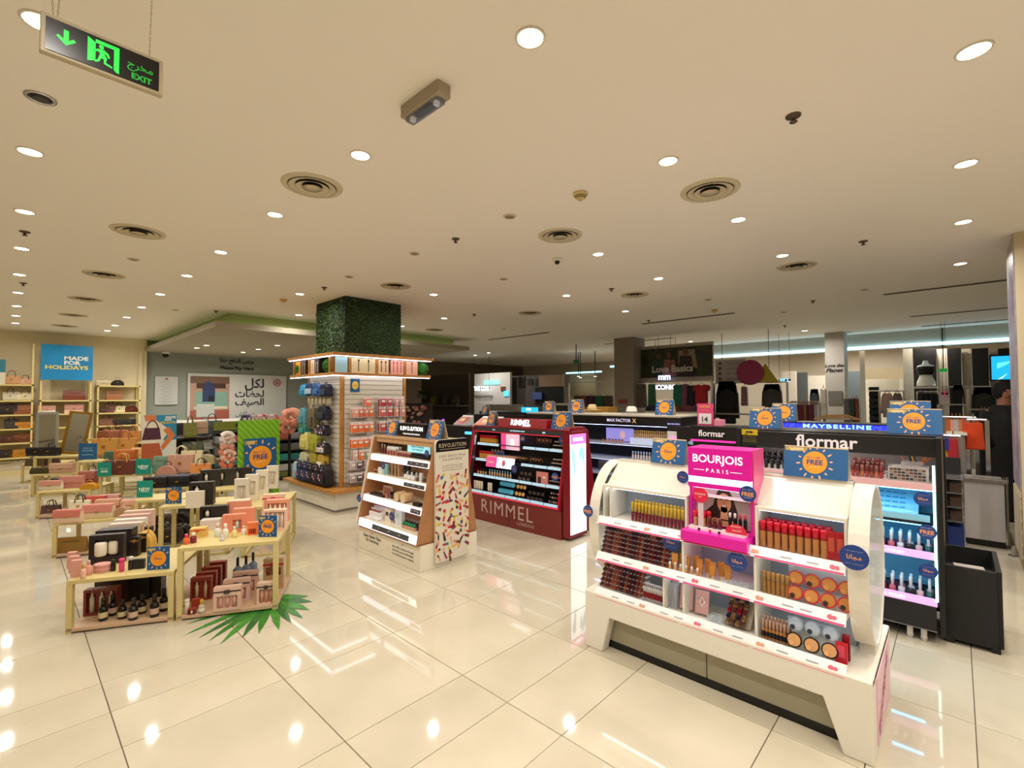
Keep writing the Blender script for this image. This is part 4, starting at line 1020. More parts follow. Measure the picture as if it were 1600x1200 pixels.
for r in range(4):
    for c in range(24): m.quad((4.205+.045*r-.004, 1.22-.04*c, .836+.0255*r), (4.205+.045*r-.004, 1.19-.04*c, .836+.0255*r), (4.205+.045*r+.008, 1.19-.04*c, .8425+.0255*r), (4.205+.045*r+.008, 1.22-.04*c, .8425+.0255*r))
part('slots', m, mat('#4a9cc0', .4), pl)['kind'] = 'stuff'
part('front_ledge', MB().box(4.125, 4.16, .14, 1.27, .775, .815), mat('#8fcfe8', .3), pl)
NP = ['#7a1c3a', '#22161e', '#8a2a34', '#b85a6a', '#d8b0b8', '#4a1c3a', '#c9c4d0', '#2a5a5a']
for zz, nm in ((.565, 'upper'), (.27, 'lower')):
    for r in range(2):
        for c in range(22):
            k = (c*3+r*5) % 8
            put('nail_polish', bottle('nail_polish|n%d' % k, NP[k], '#e6ecf2', .019, .12, .62, neck=.35), 'white-capped nail polish in the %s blue shelf of the black stand, %s row' % (nm, ['front', 'back'][r]), 'nail polish', (4.16+.07*r, 1.16-.048*c, zz), 0, 'white-capped polishes, %s shelf, %s row' % (nm, ['front', 'back'][r]))
badge((4.09, .17, .93), .048, -PI/2, 'round blue badge in Arabic on the top right of the black stand', True)
badge((4.09, .155, .72), .048, -PI/2, 'round blue badge reading FREE at the right edge of the black stand')
badge((4.09, .155, .47), .048, -PI/2, 'round blue badge in Arabic on the lowest shelf of the black stand', True)
sun_card((4.40, 1.18, 1.336), .24, .17, -PI/2, 'blue sun card in Arabic above the yellow sticker', True)
sun_card((4.40, .22, 1.336), .30, .175, -PI/2, 'blue sun card reading FREE on the right end of the black stand')

# narrow neighbour unit with the same lettering
nb = thing('narrow_black_stand', 'narrow black stand with white lettering left of the tall black stand', 'display stand', (4.6, 1.60, 0))
part('body', MB().box(4.48, 4.85, 1.42, 1.84, 0, 1.20), BK, nb, bevel=.005)
part('header', MB().box(4.44, 4.48, 1.42, 1.84, 1.205, 1.325), BK, nb)
part('top', MB().box(4.48, 4.80, 1.42, 1.84, 1.20, 1.325), BK, nb)
m = MB(); text(m, 'flormar', (4.438, 1.65, 1.262), XL, ZU, width=.24, bold=.02); part('lettering', m, mat('#d8cfd0', .4, emit=.3), nb)
part('pink_light', MB().box(4.43, 4.45, 1.44, 1.84, 1.185, 1.2), mat('#f02a90', .4, emit=1.5), nb)
part('side_sheet', MB().box(4.48, 4.80, 1.405, 1.42, 1.0, 1.32), mat('#9a7a4a', .3), nb)
wc = thing('price_card', 'pink WOW price card showing 14 on the narrow black stand', 'sign', (4.6, 1.80, 1.326))
part('card', MB().box(4.595, 4.605, 1.69, 1.84, 1.326, 1.535), mat('#d8457a', .4), wc)
part('white_panel', MB().box(4.592, 4.595, 1.705, 1.825, 1.34, 1.44), mat('#e6dfe0', .4), wc)
m = MB(); text(m, 'WOW', (4.592, 1.765, 1.505), XL, ZU, width=.105, bold=.02); text(m, 'SALE PRICE', (4.592, 1.765, 1.47), XL, ZU, width=.07)
part('lettering', m, mat('#f0b04a', .4), wc)
m = MB(); text(m, '14', (4.590, 1.765, 1.385), XL, ZU, height=.05, bold=.02); part('price_figures', m, mat('#3a3034', .5), wc)
solo('pink_box', MB().box(-.05, .05, -.035, .035, 0, .06), mat('#e08aa0', .4), 'small pink box beside the pink WOW price card', 'box', (4.6, 1.63, 1.326), bevel=.003)

# blue-lit stand behind
my = thing('blue_header_stand', 'black stand with glowing blue header behind the tall black stand', 'display stand', (5.9, .9, 0))
part('body', MB().box(5.63, 5.93, .08, 1.46, .03, 1.22), BK, my)
part('header_box', MB().box(5.60, 5.93, .09, 1.46, 1.22, 1.335), mat('#17141a', .3), my)
def glow():
    m_ = bpy.data.materials.new('blue_sparkle'); m_.use_nodes = True; nt = m_.node_tree; b = nt.nodes['Principled BSDF']
    tc = nt.nodes.new('ShaderNodeTexCoord'); v = nt.nodes.new('ShaderNodeTexVoronoi'); v.inputs['Scale'].default_value = 60
    r = nt.nodes.new('ShaderNodeValToRGB'); e = r.color_ramp.elements
    e[0].position = .1; e[0].color = (.05, .1, .95, 1); e[1].position = .9; e[1].color = (.005, .005, .25, 1)
    x = e.new(.45); x.color = (.02, .03, .6, 1)
    nt.links.new(tc.outputs['Object'], v.inputs['Vector']); nt.links.new(v.outputs['Distance'], r.inputs['Fac'])
    nt.links.new(r.outputs['Color'], b.inputs['Emission Color']); b.inputs['Emission Strength'].default_value = 2.2; b.inputs['Base Color'].default_value = (.01, .01, .2, 1)
    return m_
part('header_light', MB().box(5.594, 5.60, .13, 1.45, 1.235, 1.325), glow(), my)
m = MB(); text(m, 'MAYBELLINE', (5.592, .87, 1.302), XL, ZU, width=.56, height=.037, bold=.02, spacing=1.25); text(m, 'NEW YORK', (5.592, .70, 1.268), XL, ZU, width=.2, height=.02, bold=.02)
part('lettering', m, mat('#8ff0ff', .4, emit=2.2), my)
sun_card((5.85, 1.38, 1.336), .24, .19, -PI/2, 'blue sun card behind the one above the yellow sticker', True)
sun_card((5.85, .32, 1.336), .30, .22, -PI/2, 'blue sun card half hidden behind the FREE card on the black stand')

# open black bin at the right
bn = thing('black_bin', 'tall open black display bin with flat packs near its rim', 'bin', (4.5, -.05, 0))
part('panel', MB().box(4.21, 4.235, -.16, .08, .03, .50), DARK, bn)
part('panel', MB().box(4.235, 4.80, -.185, -.16, .03, .50), DARK, bn)
part('panel', MB().box(4.235, 4.80, .075, .10, .03, .50), DARK, bn)
part('panel', MB().box(4.78, 4.80, -.16, .075, .03, .50), DARK, bn)
part('bottom', MB().box(4.235, 4.78, -.16, .075, .03, .05), DARK, bn)
part('false_floor', MB().box(4.235, 4.78, -.16, .075, .37, .38), DARK, bn)
for x, y in ((4.24, -.15), (4.24, .06), (4.76, -.15), (4.76, .06)): part('foot', MB().box(x-.02, x+.02, y-.02, y+.02, 0, .03), BLACK, bn)
for k in range(5):
    solo('flat_pack', MB().box(-.10, .10, -.075, .075, 0, .012), mat(['#a89a8c', '#8a8480', '#b0a498', '#9a5a4a', '#c9bfb4'][k], .3), 'flat transparent-wrapped pack in the black bin, %s from the bottom' % ORD[k], 'pack', (4.40+.008*k, -.045, .38+.0125*k), .05*k - .1, 'flat packs in the bin')

# white-backed counter at right
wcn = thing('white_counter', 'white-panelled display counter with black kick plate at the right edge', 'counter', (7.5, -.2, 0))
part('white_panel', MB().box(7.13, 7.16, -.37, .40, .07, .68), mat('#b9b3b2', .4), wcn, bevel=.003)
part('body', MB().box(7.16, 7.9, -.36, .40, .07, .66), mat('#8f8a88', .5), wcn)
part('kick_plate', MB().box(7.15, 7.88, -.35, .38, 0, .07), BLACK, wcn)
part('top_rail', MB().box(7.11, 7.18, -.38, .41, .68, .72), mat('#8f8a8a', .25, .7), wcn, bevel=.004)
part('corner_post', MB().cyl(7.14, -.36, .05, .75, .018, 10), CHROME, wcn)
bl = thing('steel_bollard', 'short steel floor socket right of the white counter', 'bollard', (6.9, -.40, 0))
part('flange', MB().cyl(6.9, -.395, 0, .008, .05, 16), CHROME, bl); part('post', MB().cyl(6.9, -.395, .008, .11, .028, 14), CHROME, bl)

# blue side rack between the black stand and the white counter
rk = thing('side_rack', 'dark side rack with steel rails and blue base behind the black bin', 'rack', (6.2, .1, 0))
part('back', MB().box(6.3, 6.34, -.02, .32, .0, 1.0), mat('#1a181e', .5), rk)
part('blue_base', MB().box(5.95, 6.3, -.03, .32, .02, .40), mat('#1c2d6e', .4), rk)
for z in (.45, .58, .71, .84):
    part('rail', MB().box(5.96, 6.3, -.03, .32, z-.008, z), mat('#b9b9bc', .2, .8), rk)
for z in (.45, .58, .71):
    for k in range(3): solo('dark_pack', MB().box(-.04, .04, -.04, .04, 0, .085), mat(['#4a342a', '#3a3230', '#5a4438'][k], .5), 'dark brown pack on the side rack, %s from the right, shelf %s' % (ORD[k], {.45: 'lowest', .58: 'middle', .71: 'upper'}[z]), 'pack', (6.05, .02+.1*k, z), 0, 'packs on the side rack')

# ------------------------------------------------------------ black stands in the middle distance
mx = thing('long_black_stand', 'long black makeup stand with white and gold header lettering', 'display stand', (6.0, 3.3, 0))
part('header', MB().box(5.60, 5.66, 2.62, 4.95, 1.225, 1.345), BK, mx)
part('top_board', MB().box(5.60, 6.3, 2.45, 4.95, 1.345, 1.365), mat('#c9bfae', .4), mx)
part('body', MB().box(5.95, 6.3, 2.45, 4.95, 0, 1.345), BK, mx)
part('side_frame', MB().box(5.62, 6.3, 2.42, 2.62, 0, 1.35), BK, mx)
for k, z in enumerate((.98, .77, .56, .35)): part('shelf', MB().box(5.62+.0, 5.95, 2.62, 4.95, z-.02, z), mat('#b9bdc6', .3), mx)
m = MB()
for z in (1.222, .957, .745): m.box(5.68, 5.70, 2.64, 4.5, z-.006, z-.001)
part('shelf_light', m, mat('#b8c8ff', .4, emit=7), mx)
m = MB(); text(m, 'MAX FACTOR', (5.598, 3.30, 1.29), XL, ZU, width=.36, bold=.02); part('lettering', m, mat('#c8c2e0', .4, emit=.8), mx)
m = MB(); text(m, 'X', (5.598, 3.07, 1.29), XL, ZU, width=.06, bold=.015); part('gold_letter', m, mat('#d8b070', .3, emit=.6), mx)
part('side_header', MB().box(5.55, 5.62, 2.42, 2.60, 1.20, 1.34), BK, mx)
m = MB(); text(m, 'MAX FACTOR X', (5.548, 2.51, 1.27), XL, ZU, width=.16, bold=.02); part('side_lettering', m, mat('#b8b8ff', .4, emit=.9), mx)
sf = thing('tester_screen', 'white-framed tester screen with pink eye picture on the black stand', 'screen', (5.5, 2.3, .9))
sc0 = onX(1003, 712, 5.5); 
part('frame', MB().box(5.56, 5.60, 2.415, 2.60, .93, 1.18), mat('#e0dcd8', .3), sf)
part('screen', MB().box(5.556, 5.56, 2.44, 2.575, .97, 1.12), mat('#c98ac0', .3, emit=.9), sf)
m = MB().disc((5.5545, 2.51, 1.05), XL, ZU, .04, 14, .018); part('eye_print', m, mat('#4a2a4a', .4, emit=.2), sf)
def pic(name, label, x, y0, y1, z0, z1, bg, fg, em=.2, par=None):
    t = thing(name, label, 'picture', (x, (y0+y1)/2, z0))
    part('panel', MB().box(x, x+.012, y0, y1, z0, z1), mat(bg, .4, emit=em), t)
    m = MB(); yc = (y0+y1)/2 - (y1-y0)*.12; zc = (z0+z1)/2
    m.disc((x-.001, yc, zc), XL, ZU, (z1-z0)*.22, 14, (z1-z0)*.32); part('face_print', m, mat(fg, .5, emit=em*.6), t); return t
pic('lilac_screen', 'lilac lit picture in the upper shelf of the long black stand', 5.80, 3.20, 3.62, .99, 1.17, '#8f86c8', '#d8b0b0', .7)
pic('portrait_panel', 'dark portrait panel in the lower shelf of the long black stand', 5.72, 3.30, 3.70, .60, .74, '#4a423c', '#c08a68')
def rs_(z, y0, n, st, me, lab, cat, grp, name, x=5.72, rows=1):
    for k in range(n):
        for r in range(rows): put(name, me[(k+r) % len(me)], lab, cat, (x+.05*r, y0-st*k, z), -PI/2, grp)
rs_(1.06, 3.14, 16, .03, [TB('foundation|mx', '#d8b07a', '#d8a850', .012, .10, .4)], 'gold-capped beige bottle in the lit upper shelf of the long black stand', 'foundation', 'gold row on the long stand', 'foundation', rows=1)
part('lit_riser', MB().box(5.68, 5.80, 2.64, 3.18, .98, 1.058), mat('#c8d4f0', .3, emit=.3), mx)
rs_(.77, 3.16, 12, .04, [TB('foundation|mw', '#e6d8c8', '#c8ccd8', .014, .11, .4)], 'pale bottle in the second shelf of the long black stand', 'foundation', 'pale row on the long stand', 'foundation')
rs_(.56, 3.16, 12, .04, [TB('foundation|mv', '#c8a888', '#3a6ac8', .014, .11, .4), TB('foundation|mu', '#b8a8a0', '#2a2a38', .014, .12, .4)], 'blue-lit bottle in the third shelf of the long black stand', 'foundation', 'blue row on the long stand', 'foundation')
rs_(.35, 3.60, 14, .07, [TB('pot|mx', '#8a5a4c', '#1c1a20', .025, .05, .4)], 'dark pot in the lowest shelf of the long black stand', 'pot', 'pots on the long stand', 'pot')
rs_(.98, 3.62, 7, .05, [TB('pot|my', '#c08a68', '#6a3028', .018, .045, .4)], 'small pot before the lilac picture', 'pot', 'small pots before the picture', 'pot')
sun_card((5.85, 2.76, 1.366), .24, .20, -PI/2, 'blue sun card on the long black stand right of the white hat', True)
sun_card((5.85, 4.15, 1.366), .22, .20, -PI/2, 'blue sun card on the long black stand left of the white hat')
# black side wall unit with stickers, right of the long stand
bw = thing('black_wall_unit', 'black wall unit with small round stickers left of the narrow black stand', 'display stand', (5.6, 2.0, 0))
part('body', MB().box(5.2, 5.8, 1.62, 2.32, 0, 1.26), BK, bw)
part('oval_sticker', MB().prism([(2.14+.05*math.cos(a*PI/8), 1.09+.022*math.sin(a*PI/8)) for a in range(16)], 'x', 5.195, 5.2), mat('#8ab8c8', .4), bw)
pic('small_portrait', 'small face picture on the black wall unit', 5.18, 2.12, 2.20, .90, .99, '#171416', '#b06a58', .05)
badge((5.17, 1.98, 1.08), .05, -PI/2, 'round blue badge on the black wall unit')
def hat(loc, s, col, band, lab):
    t = thing('sun_hat', lab, 'hat', loc)
    m = MB(); m.sm = True; m.lathe(0, 0, [(s*1.0, .012*s*4), (s*.8, .004), (s*.52, .006), (s*.50, .2*s), (s*.42, .52*s), (s*.28, .62*s), (s*.02, .58*s)], 20, cap=False, sy=.9)
    part('hat_body', m, mat(col, .8), t, loc=(0,0,0))
    m = MB(); m.sm = True; m.lathe(0, 0, [(s*.535, .02), (s*.52, .13*s+.01)], 20, cap=False, sy=.9); part('band', m, mat(band, .6), t, loc=(0,0,0)); return t
hat((5.95, 3.30, 1.366), .17, '#d9d6cc', '#17151a', 'white brimmed hat with black band on the long black stand')
hat((6.1, 4.05, 1.40), .15, '#cdb98c', '#b89c68', 'straw hat left of the white hat on the long black stand')
# stand left of the red one: tester slopes
ln = thing('left_makeup_stand', 'black and red makeup stand with tilted tester books left of the dark red stand', 'display stand', (5.4, 5.6, 0))
part('body', MB().box(5.0, 5.6, 5.05, 6.3, 0, 1.14), BK, ln)
part('red_end', MB().prism([(4.62, 0), (5.0, 0), (5.0, 1.18), (4.72, 1.18)], 'y', 5.0, 5.05), RED, ln)
part('back_header', MB().box(5.6, 5.68, 5.0, 6.4, 1.0, 1.31), BK, ln)
part('violet_light', MB().box(5.0, 5.02, 6.28, 6.31, .9, 1.24), mat('#a030f0', .4, emit=2.5), ln)
part('blue_light', MB().box(4.97, 5.0, 5.08, 5.7, 1.02, 1.06), mat('#4ab8ff', .4, emit=1.6), ln)
sg = thing('blue_header_sign', 'glowing light blue sign with white letters behind the left makeup stand', 'sign', (6.4, 5.3, 1.3))
part('panel', MB().box(6.40, 6.45, 5.42, 5.78, 1.33, 1.42), mat('#1ba4dc', .4, emit=1.4), sg); m = MB(); text(m, 'NYX', (6.398, 5.60, 1.385), XL, ZU, width=.12, bold=.03); part('lettering', m, mat('#ffffff', .4, emit=1.6), sg)
part('stand_body', MB().box(6.40, 6.9, 5.35, 6.9, 0, 1.33), BK, sg)
def tester(loc, w_, d_, rz, c, lab):
    t = thing('tester_book', lab, 'tester', loc, rz)
    m = MB().prism([(-d_/2, 0), (d_/2, .0), (d_/2, .16), (-d_/2, .02)], 'x', -w_/2, w_/2)
    part('base', m, mat('#d8d2d0', .4), t, loc=(0,0,0))
    m = MB(); a = Vector((-w_/2*.95, -d_/2*.95, .026)); m.quad(a, a+Vector((w_*.95,0,0)), a+Vector((w_*.95, d_*.95, .13)), a+Vector((0, d_*.95, .13))); m.mi(1)
    m.quad(a+Vector((w_*.2, d_*.3, .045)), a+Vector((w_*.65, d_*.3, .045)), a+Vector((w_*.65, d_*.6, .085)), a+Vector((w_*.2, d_*.6, .085))); m.mi(2).disc(a+Vector((w_*.75, d_*.5, .073)), (1,0,0), Vector((0,d_,.13)).normalized(), w_*.13, 12)
    part('print', m, [mat(c, .35), mat('#e8c070', .4), mat('#a83a24', .4)], t, loc=(0,0,0))
tester((5.15, 5.35, 1.14), .46, .24, -PI/2, '#c8703a', 'large tilted orange tester book beside the dark red stand')
tester((5.25, 6.05, 1.14), .26, .22, -PI/2, '#a8302c', 'small tilted red tester book left of the orange one')
sun_card((5.7, 5.98, 1.31), .22, .16, -PI/2-.3, 'small blue sun card far behind the wooden stand', True)
sun_card((6.0, 4.80, 1.366), .20, .17, -PI/2, 'small blue sun card on the unit above the dark red stand')
badge((4.96, 5.42, 1.05), .05, -PI/2, 'round blue badge on the front of the left makeup stand')
badge((4.68, 5.0, .98), .05, -PI/2-.3, 'round blue badge on the red end of the left makeup stand', True)

# ------------------------------------------------------------ ceiling fittings
vm = MB(); vm.sm = True
vm.lathe(0, 0, [(.205, 0), (.20, -.008), (.165, -.012), (.16, 0)], 28, cap=False)
VR = vm.mesh('outer_ring')
VM = mat('#cfc2a2', .5); VD = mat('#1d1813', .8)
def vcone(r0, r1, z0, z1):
    m_ = MB(); m_.sm = True; m_.lathe(0, 0, [(r0, z0), (r1, z1), (r1*.94, z1+.002), (r0*.96, z0)], 24, cap=False); return m_.mesh('cone_ring')
VC = [vcone(.115, .158, -.002, -.014), vcone(.070, .112, -.002, -.018), vcone(.002, .066, -.006, -.022)]
VB = MB().lathe(0, 0, [(.16, -.0005), (.15, -.001)], 24).mesh('dark_throat')
vents = [(1.44,3.28,'second from the left and nearest of its row'), (3.46,1.27,'right of centre, above the white gondola'), (.77,5.32,'left, nearest of its receding row'), (3.47,2.64,'centre, before the dark red stand'), (.76,7.47,'left row, second from the front'),
         (6.17,1.3,'right, behind the tall black stand'), (.76,9.5,'left row, third from the front'), (6.25,3.4,'above the long black stand'), (3.52,5.44,'just right of the hedge column top'), (6.31,5.48,'farther back above the left makeup stand'), (.76,11.48,'left row, fourth from the front'), (6.4,8.36,'beside the dropped pay desk ceiling'), (.76,13.3,'left row, farthest, near the bag wall')]
for x, y, l in vents:
    t = thing('ceiling_diffuser', 'round ceiling air diffuser, ' + l, 'air vent', (x, y, H), 0, 'round ceiling diffusers')
    link('outer_ring', VR, VM, t, (0,0,0)); link('dark_throat', VB, VD, t, (0,0,0))
    for c in VC: link('cone_ring', c, VM, t, (0,0,0))
sm_ = MB(); sm_.sm = True; sm_.lathe(0, 0, [(.038, 0), (.036, -.008), (.012, -.01), (.01, -.03), (.02, -.034), (.018, -.038)], 12)
SPK = sm_.mesh('sprinkler'); SPK.materials.append(mat('#5a4a38', .5, .3))
for i, (x, y) in enumerate([(2.84,.6),(2.86,3.41),(5.63,.62),(.07,6.05),(5.68,3.44),(2.9,6.21),(.1,8.76),(5.71,6.29),(8.55,4.35),(2.4, 9.2),(8.6,1.6),(11.2,2.6)]):
    put('sprinkler', SPK, 'small brown ceiling sprinkler head, %s nearest to the viewer' % (ORD[i]), 'sprinkler', (x, y, H), 0, 'ceiling sprinklers')
dk = MB(); dk.sm = True; dk.lathe(0, 0, [(.055, 0), (.052, -.006), (.04, -.008)], 16); dk.mi(1).lathe(0, 0, [(.038, -.009), (.03, -.01)], 14)
DK = dk.mesh('speaker_disc'); DK.materials.append(VM); DK.materials.append(mat('#8f8468', .6))
for i, (x, y) in enumerate([(2.81,2.66),(2.86,4.07),(.89,6.42),(2.85,5.43),(4.26,4.14),(7.35,2.75),(7.39,7.19),(8.2,.9),(9.4,2.2),(1.9,9.6)]):
    put('speaker_disc', DK, 'small round flush disc in the ceiling, %s nearest to the viewer' % (ORD[i]), 'ceiling speaker', (x, y, H), 0, 'small ceiling discs')
t = thing('recessed_spot', 'unlit recessed spot with dark centre under the exit sign', 'ceiling light', (.08, 3.29, H))
m = MB(); m.sm = True; ring_prof(m, .062, .045, -.007, 0); part('trim_ring', m, CHROME, t, loc=(0,0,0)); part('dark_core', MB().lathe(0, 0, [(.045, -.001), (.03, -.012)], 16), BLACK, t, loc=(0,0,0))
t = thing('smoke_detector', 'cream conical smoke detector in the middle of the ceiling', 'smoke detector', (2.85, 1.98, H))
m = MB(); m.sm = True; m.lathe(0, 0, [(.055, 0), (.054, -.018), (.046, -.022)], 18); part('base', m, mat('#d8c48c', .5), t, loc=(0,0,0))
m = MB(); m.lathe(0, 0, [(.044, -.024), (.038, -.034), (.015, -.05), (.012, -.058)], 18); part('cone', m, mat('#cdb880', .5), t, loc=(0,0,0))
m = MB(); m.lathe(0, 0, [(.0445, -.025), (.042, -.029)], 18, cap=False).lathe(0, 0, [(.0385, -.035), (.034, -.039)], 18, cap=False); part('slots', m, mat('#4a3c24', .6), t, loc=(0,0,0))
for (x, y, l) in ((2.83, 7.42, 'left of the hedge column'), (8.3, 3.0, 'far above the long black stand')):
    t = thing('smoke_detector', 'small smoke detector ' + l, 'smoke detector', (x, y, H)); m = MB(); m.sm = True; m.lathe(0, 0, [(.055, 0), (.05, -.02), (.02, -.045)], 14); part('base', m, mat('#c9a860', .5), t, loc=(0,0,0))
t = thing('dome_camera', 'small white dome camera with dark eye on the ceiling', 'camera', (4.03, 3.11, H))
m = MB(); m.sm = True; m.lathe(0, 0, [(.055, 0), (.055, -.02), (.045, -.03)], 16); part('base', m, WHITE, t, loc=(0,0,0)); part('eye', MB().sphere((-.005, -.005, -.04), .028, 12, 8), BLACK, t, loc=(0,0,0))
t = thing('dome_camera', 'small dome camera on the cream wall corner by the pay desk', 'camera', (2.75, 14.85, 2.8))
m = MB(); m.lathe(0, 0, [(.09, 0), (.09, -.05)], 14); part('base', m, WHITE, t, loc=(0,0,0)); part('eye', MB().sphere((0, 0, -.08), .07, 10, 8), BLACK, t, loc=(0,0,0))
# emergency light
t = thing('emergency_light', 'grey box emergency light with clear lens on the ceiling', 'emergency light', (1.39, 1.89, H))
part('housing', MB().box(1.35, 1.43, 1.74, 2.05, 3.035, H), mat('#a89a84', .4), t, bevel=.006)
part('lens', MB().box(1.365, 1.415, 1.765, 2.025, 3.012, 3.036), mat('#6a748c', .1, alpha=.55), t, bevel=.004)
part('circuit', MB().box(1.375, 1.405, 1.83, 1.96, 3.02, 3.034), mat('#20242e', .4), t)
for y in (1.79, 1.985): part('lamp_end', MB().box(1.378, 1.402, y, y+.02, 3.013, 3.034), mat('#efe8da', .3, emit=.4), t)
# hanging exit sign
ex = thing('exit_sign', 'hanging green and black exit sign on two thin chains', 'exit sign', (.2, 2.1, 2.7))
part('frame', MB().box(.045, .365, 2.09, 2.115, 2.705, 2.835), mat('#b9aa8a', .4), ex, bevel=.004)
xp = part('panel', MB().box(.058, .352, 2.087, 2.09, 2.716, 2.822), mat('#050806', .25), ex)
GR = mat('#12d63c', .4, emit=1.1)
yy = 2.0865
def q2(mb, pts, dy=0): mb.add([(a, yy-dy, b) for a, b in pts], [tuple(range(len(pts)))])
m = MB(); q2(m, [(.100,.0+2.80),(.112,2.80),(.112,2.768),(.124,2.778),(.130,2.772),(.106,2.750),(.082,2.772),(.088,2.778),(.100,2.768)]); part('arrow', m, GR, xp)
m = MB(); q2(m, [(.158,2.73),(.158,2.812),(.178,2.80),(.178,2.738)]); q2(m, [(.178,2.812),(.178,2.80),(.226,2.80),(.226,2.812)]); q2(m, [(.226,2.812),(.240,2.812),(.240,2.722),(.232,2.724),(.226,2.73)]); part('doorway', m, GR, xp)
m = MB(); m.disc((.193, yy, 2.792), YL, ZU, .0065, 10); q2(m, [(.186,2.783),(.200,2.785),(.212,2.776),(.216,2.764),(.211,2.762),(.205,2.772),(.200,2.772),(.208,2.758),(.205,2.744),(.222,2.738),(.222,2.732),(.200,2.738),(.200,2.752),(.194,2.756),(.188,2.740),(.178,2.734),(.176,2.740),(.184,2.746),(.190,2.770),(.184,2.774),(.174,2.768),(.172,2.773)])
part('running_figure', m, GR, xp)
m = MB(); text(m, 'EXIT', (.303, yy, 2.737), YL, ZU, width=.058, bold=.03); text(m, arab('مخرج'), (.298, yy, 2.768), YL, ZU, width=.072, bold=.01); part('lettering', m, mat('#0a9a2c', .4, emit=.7), xp)
for x0, x1 in ((.075, .06), (.085, .10), (.325, .33)):
    mm = MB(); z0, z1 = 2.835, H; n = 22
    for k in range(n):
        a = k/n; zc = z0 + (z1-z0)*(a+.5/n); xc = x0+(x1-x0)*a; l = (z1-z0)/n*.62
        pts = [(xc + .0022*math.cos(q)*(1 if k % 2 else .2), 2.10 + .0022*math.cos(q)*(.2 if k % 2 else 1), zc + l*math.sin(q)) for q in [2*PI*j/6 for j in range(6)]]
        mm.tube(pts, .0007, 3, close=True)
    part('chain', mm, mat('#8a7a5c', .4, .6), ex)['kind'] = 'stuff'
# slots in the far ceiling
for i, (x, y0, y1) in enumerate([(8.86, 2.85, 4.66), (8.8, -1.2, .75), (8.5, 6.8, 8.8), (11.6, -1.5, .6), (13.4, -1.6, .5), (14.3, -1.4, .9), (11.5, 5.2, 7.2)]):
    t = thing('slot_diffuser', 'long dark slot air diffuser in the far dim ceiling, %s from the viewer' % ORD[i], 'air vent', (x, (y0+y1)/2, H), 0, 'slot diffusers')
    part('frame', MB().box(x-.05, x+.05, y0, y1, H-.006, H), mat('#8a7c66', .5), t); part('slot', MB().box(x-.03, x+.03, y0+.02, y1-.02, H-.008, H-.005), VD, t)

# ------------------------------------------------------------ hedge column and its slat-wall display
hg = bpy.data.meshes.new('hedge'); 
m = MB(); rs = random.Random(11)
def leafy(mb, n, pos, s):
    for _ in range(n):
        p, nrm = pos(); t_ = Vector((rs.uniform(-1,1), rs.uniform(-1,1), rs.uniform(-1,1))); a = nrm.cross(t_).normalized(); b = (nrm*.6 + a.cross(nrm)*rs.uniform(.4,1)).normalized()
        l = s*rs.uniform(.7, 1.3); mb.mi(rs.choice((0,0,0,1,2))).add([p - a*l*.35, p + b*l*.6 - a*l*.3, p + b*l*1.1, p + b*l*.6 + a*l*.3, p + a*l*.35], [(0,1,2,3,4)])
def colpos():
    f = rs.randrange(4); u = rs.random(); z = rs.uniform(2.29, 3.07)
    if f == 0: return Vector((3.355, 6.495+.93*u, z)), Vector((-1,0,0))
    if f == 1: return Vector((3.355+.93*u, 6.495, z)), Vector((0,-1,0))
    if f == 2: return Vector((4.285, 6.495+.93*u, z)), Vector((1,0,0))
    return Vector((3.355+.93*u, 7.425, z)), Vector((0,1,0))
leafy(m, 14000, colpos, .028)
LG = [mat('#2f5522', .6), mat('#5a7030', .6), mat('#1f4420', .6)]
hd = thing('hedge_cladding', 'dark green artificial hedge covering the top of the square column', 'artificial hedge', (3.82, 6.96, 2.2))
o = part('leaves', m, LG, hd); o['kind'] = 'stuff'
part('backing', MB().box(3.345, 4.295, 6.485, 6.499, 2.24, 3.095).box(3.345, 3.359, 6.499, 7.43, 2.24, 3.095).box(4.281, 4.295, 6.499, 7.43, 2.24, 3.095), mat('#1c2a16', .8), hd)
cd = thing('slatwall_display', 'square slat-wall display tower with oak trim around the hedge column', 'display tower', (3.8, 6.95, 0))
SLW = mat('#d9d2c2', .35)
X0, X1, Q0, Q1 = 3.26, 4.34, 6.42, 7.50
part('white_core', MB().box(X0+.02, X1-.02, Q0+.02, Q1-.02, .30, 2.0), mat('#b5ae9e', .5), cd)
nsl = 22
sx = MB().box(X0, X0+.02, Q0+.05, Q1-.05, 0, .064).mesh('slat'); sy = MB().box(X0+.05, X1-.05, Q0, Q0+.02, 0, .064).mesh('slat')
for k in range(nsl):
    z = .385 + .0705*k
    link('slat', sx, SLW, cd, (-cd.location.x, -cd.location.y, z)); link('slat', sy, SLW, cd, (-cd.location.x, -cd.location.y, z))
    for me_, off in ((sx, (X1-X0-.02, 0)), (sy, (0, Q1-Q0-.02))): link('slat', me_, SLW, cd, (-cd.location.x+off[0], -cd.location.y+off[1], z))
for x, y in ((X0-.005, Q0-.005), (X1-.035, Q0-.005), (X0-.005, Q1-.035), (X1-.035, Q1-.035)): part('corner_post', MB().box(x, x+.045, y, y+.045, .30, 1.94), OAK, cd, bevel=.003)
part('oak_plinth_top', MB().box(3.05, 4.55, 6.24, 7.95, .275, .32), OAK, cd, bevel=.004)
part('plinth_core', MB().box(3.14, 4.46, 6.34, 7.86, .0, .275), mat('#8d8576', .5), cd)
for a, b in ((6.34, 6.70), (6.71, 7.28), (7.29, 7.87)): part('drawer_front', MB().box(3.12, 3.14, a, b, .035, .27), mat('#dcd5c4', .35), cd, bevel=.003)
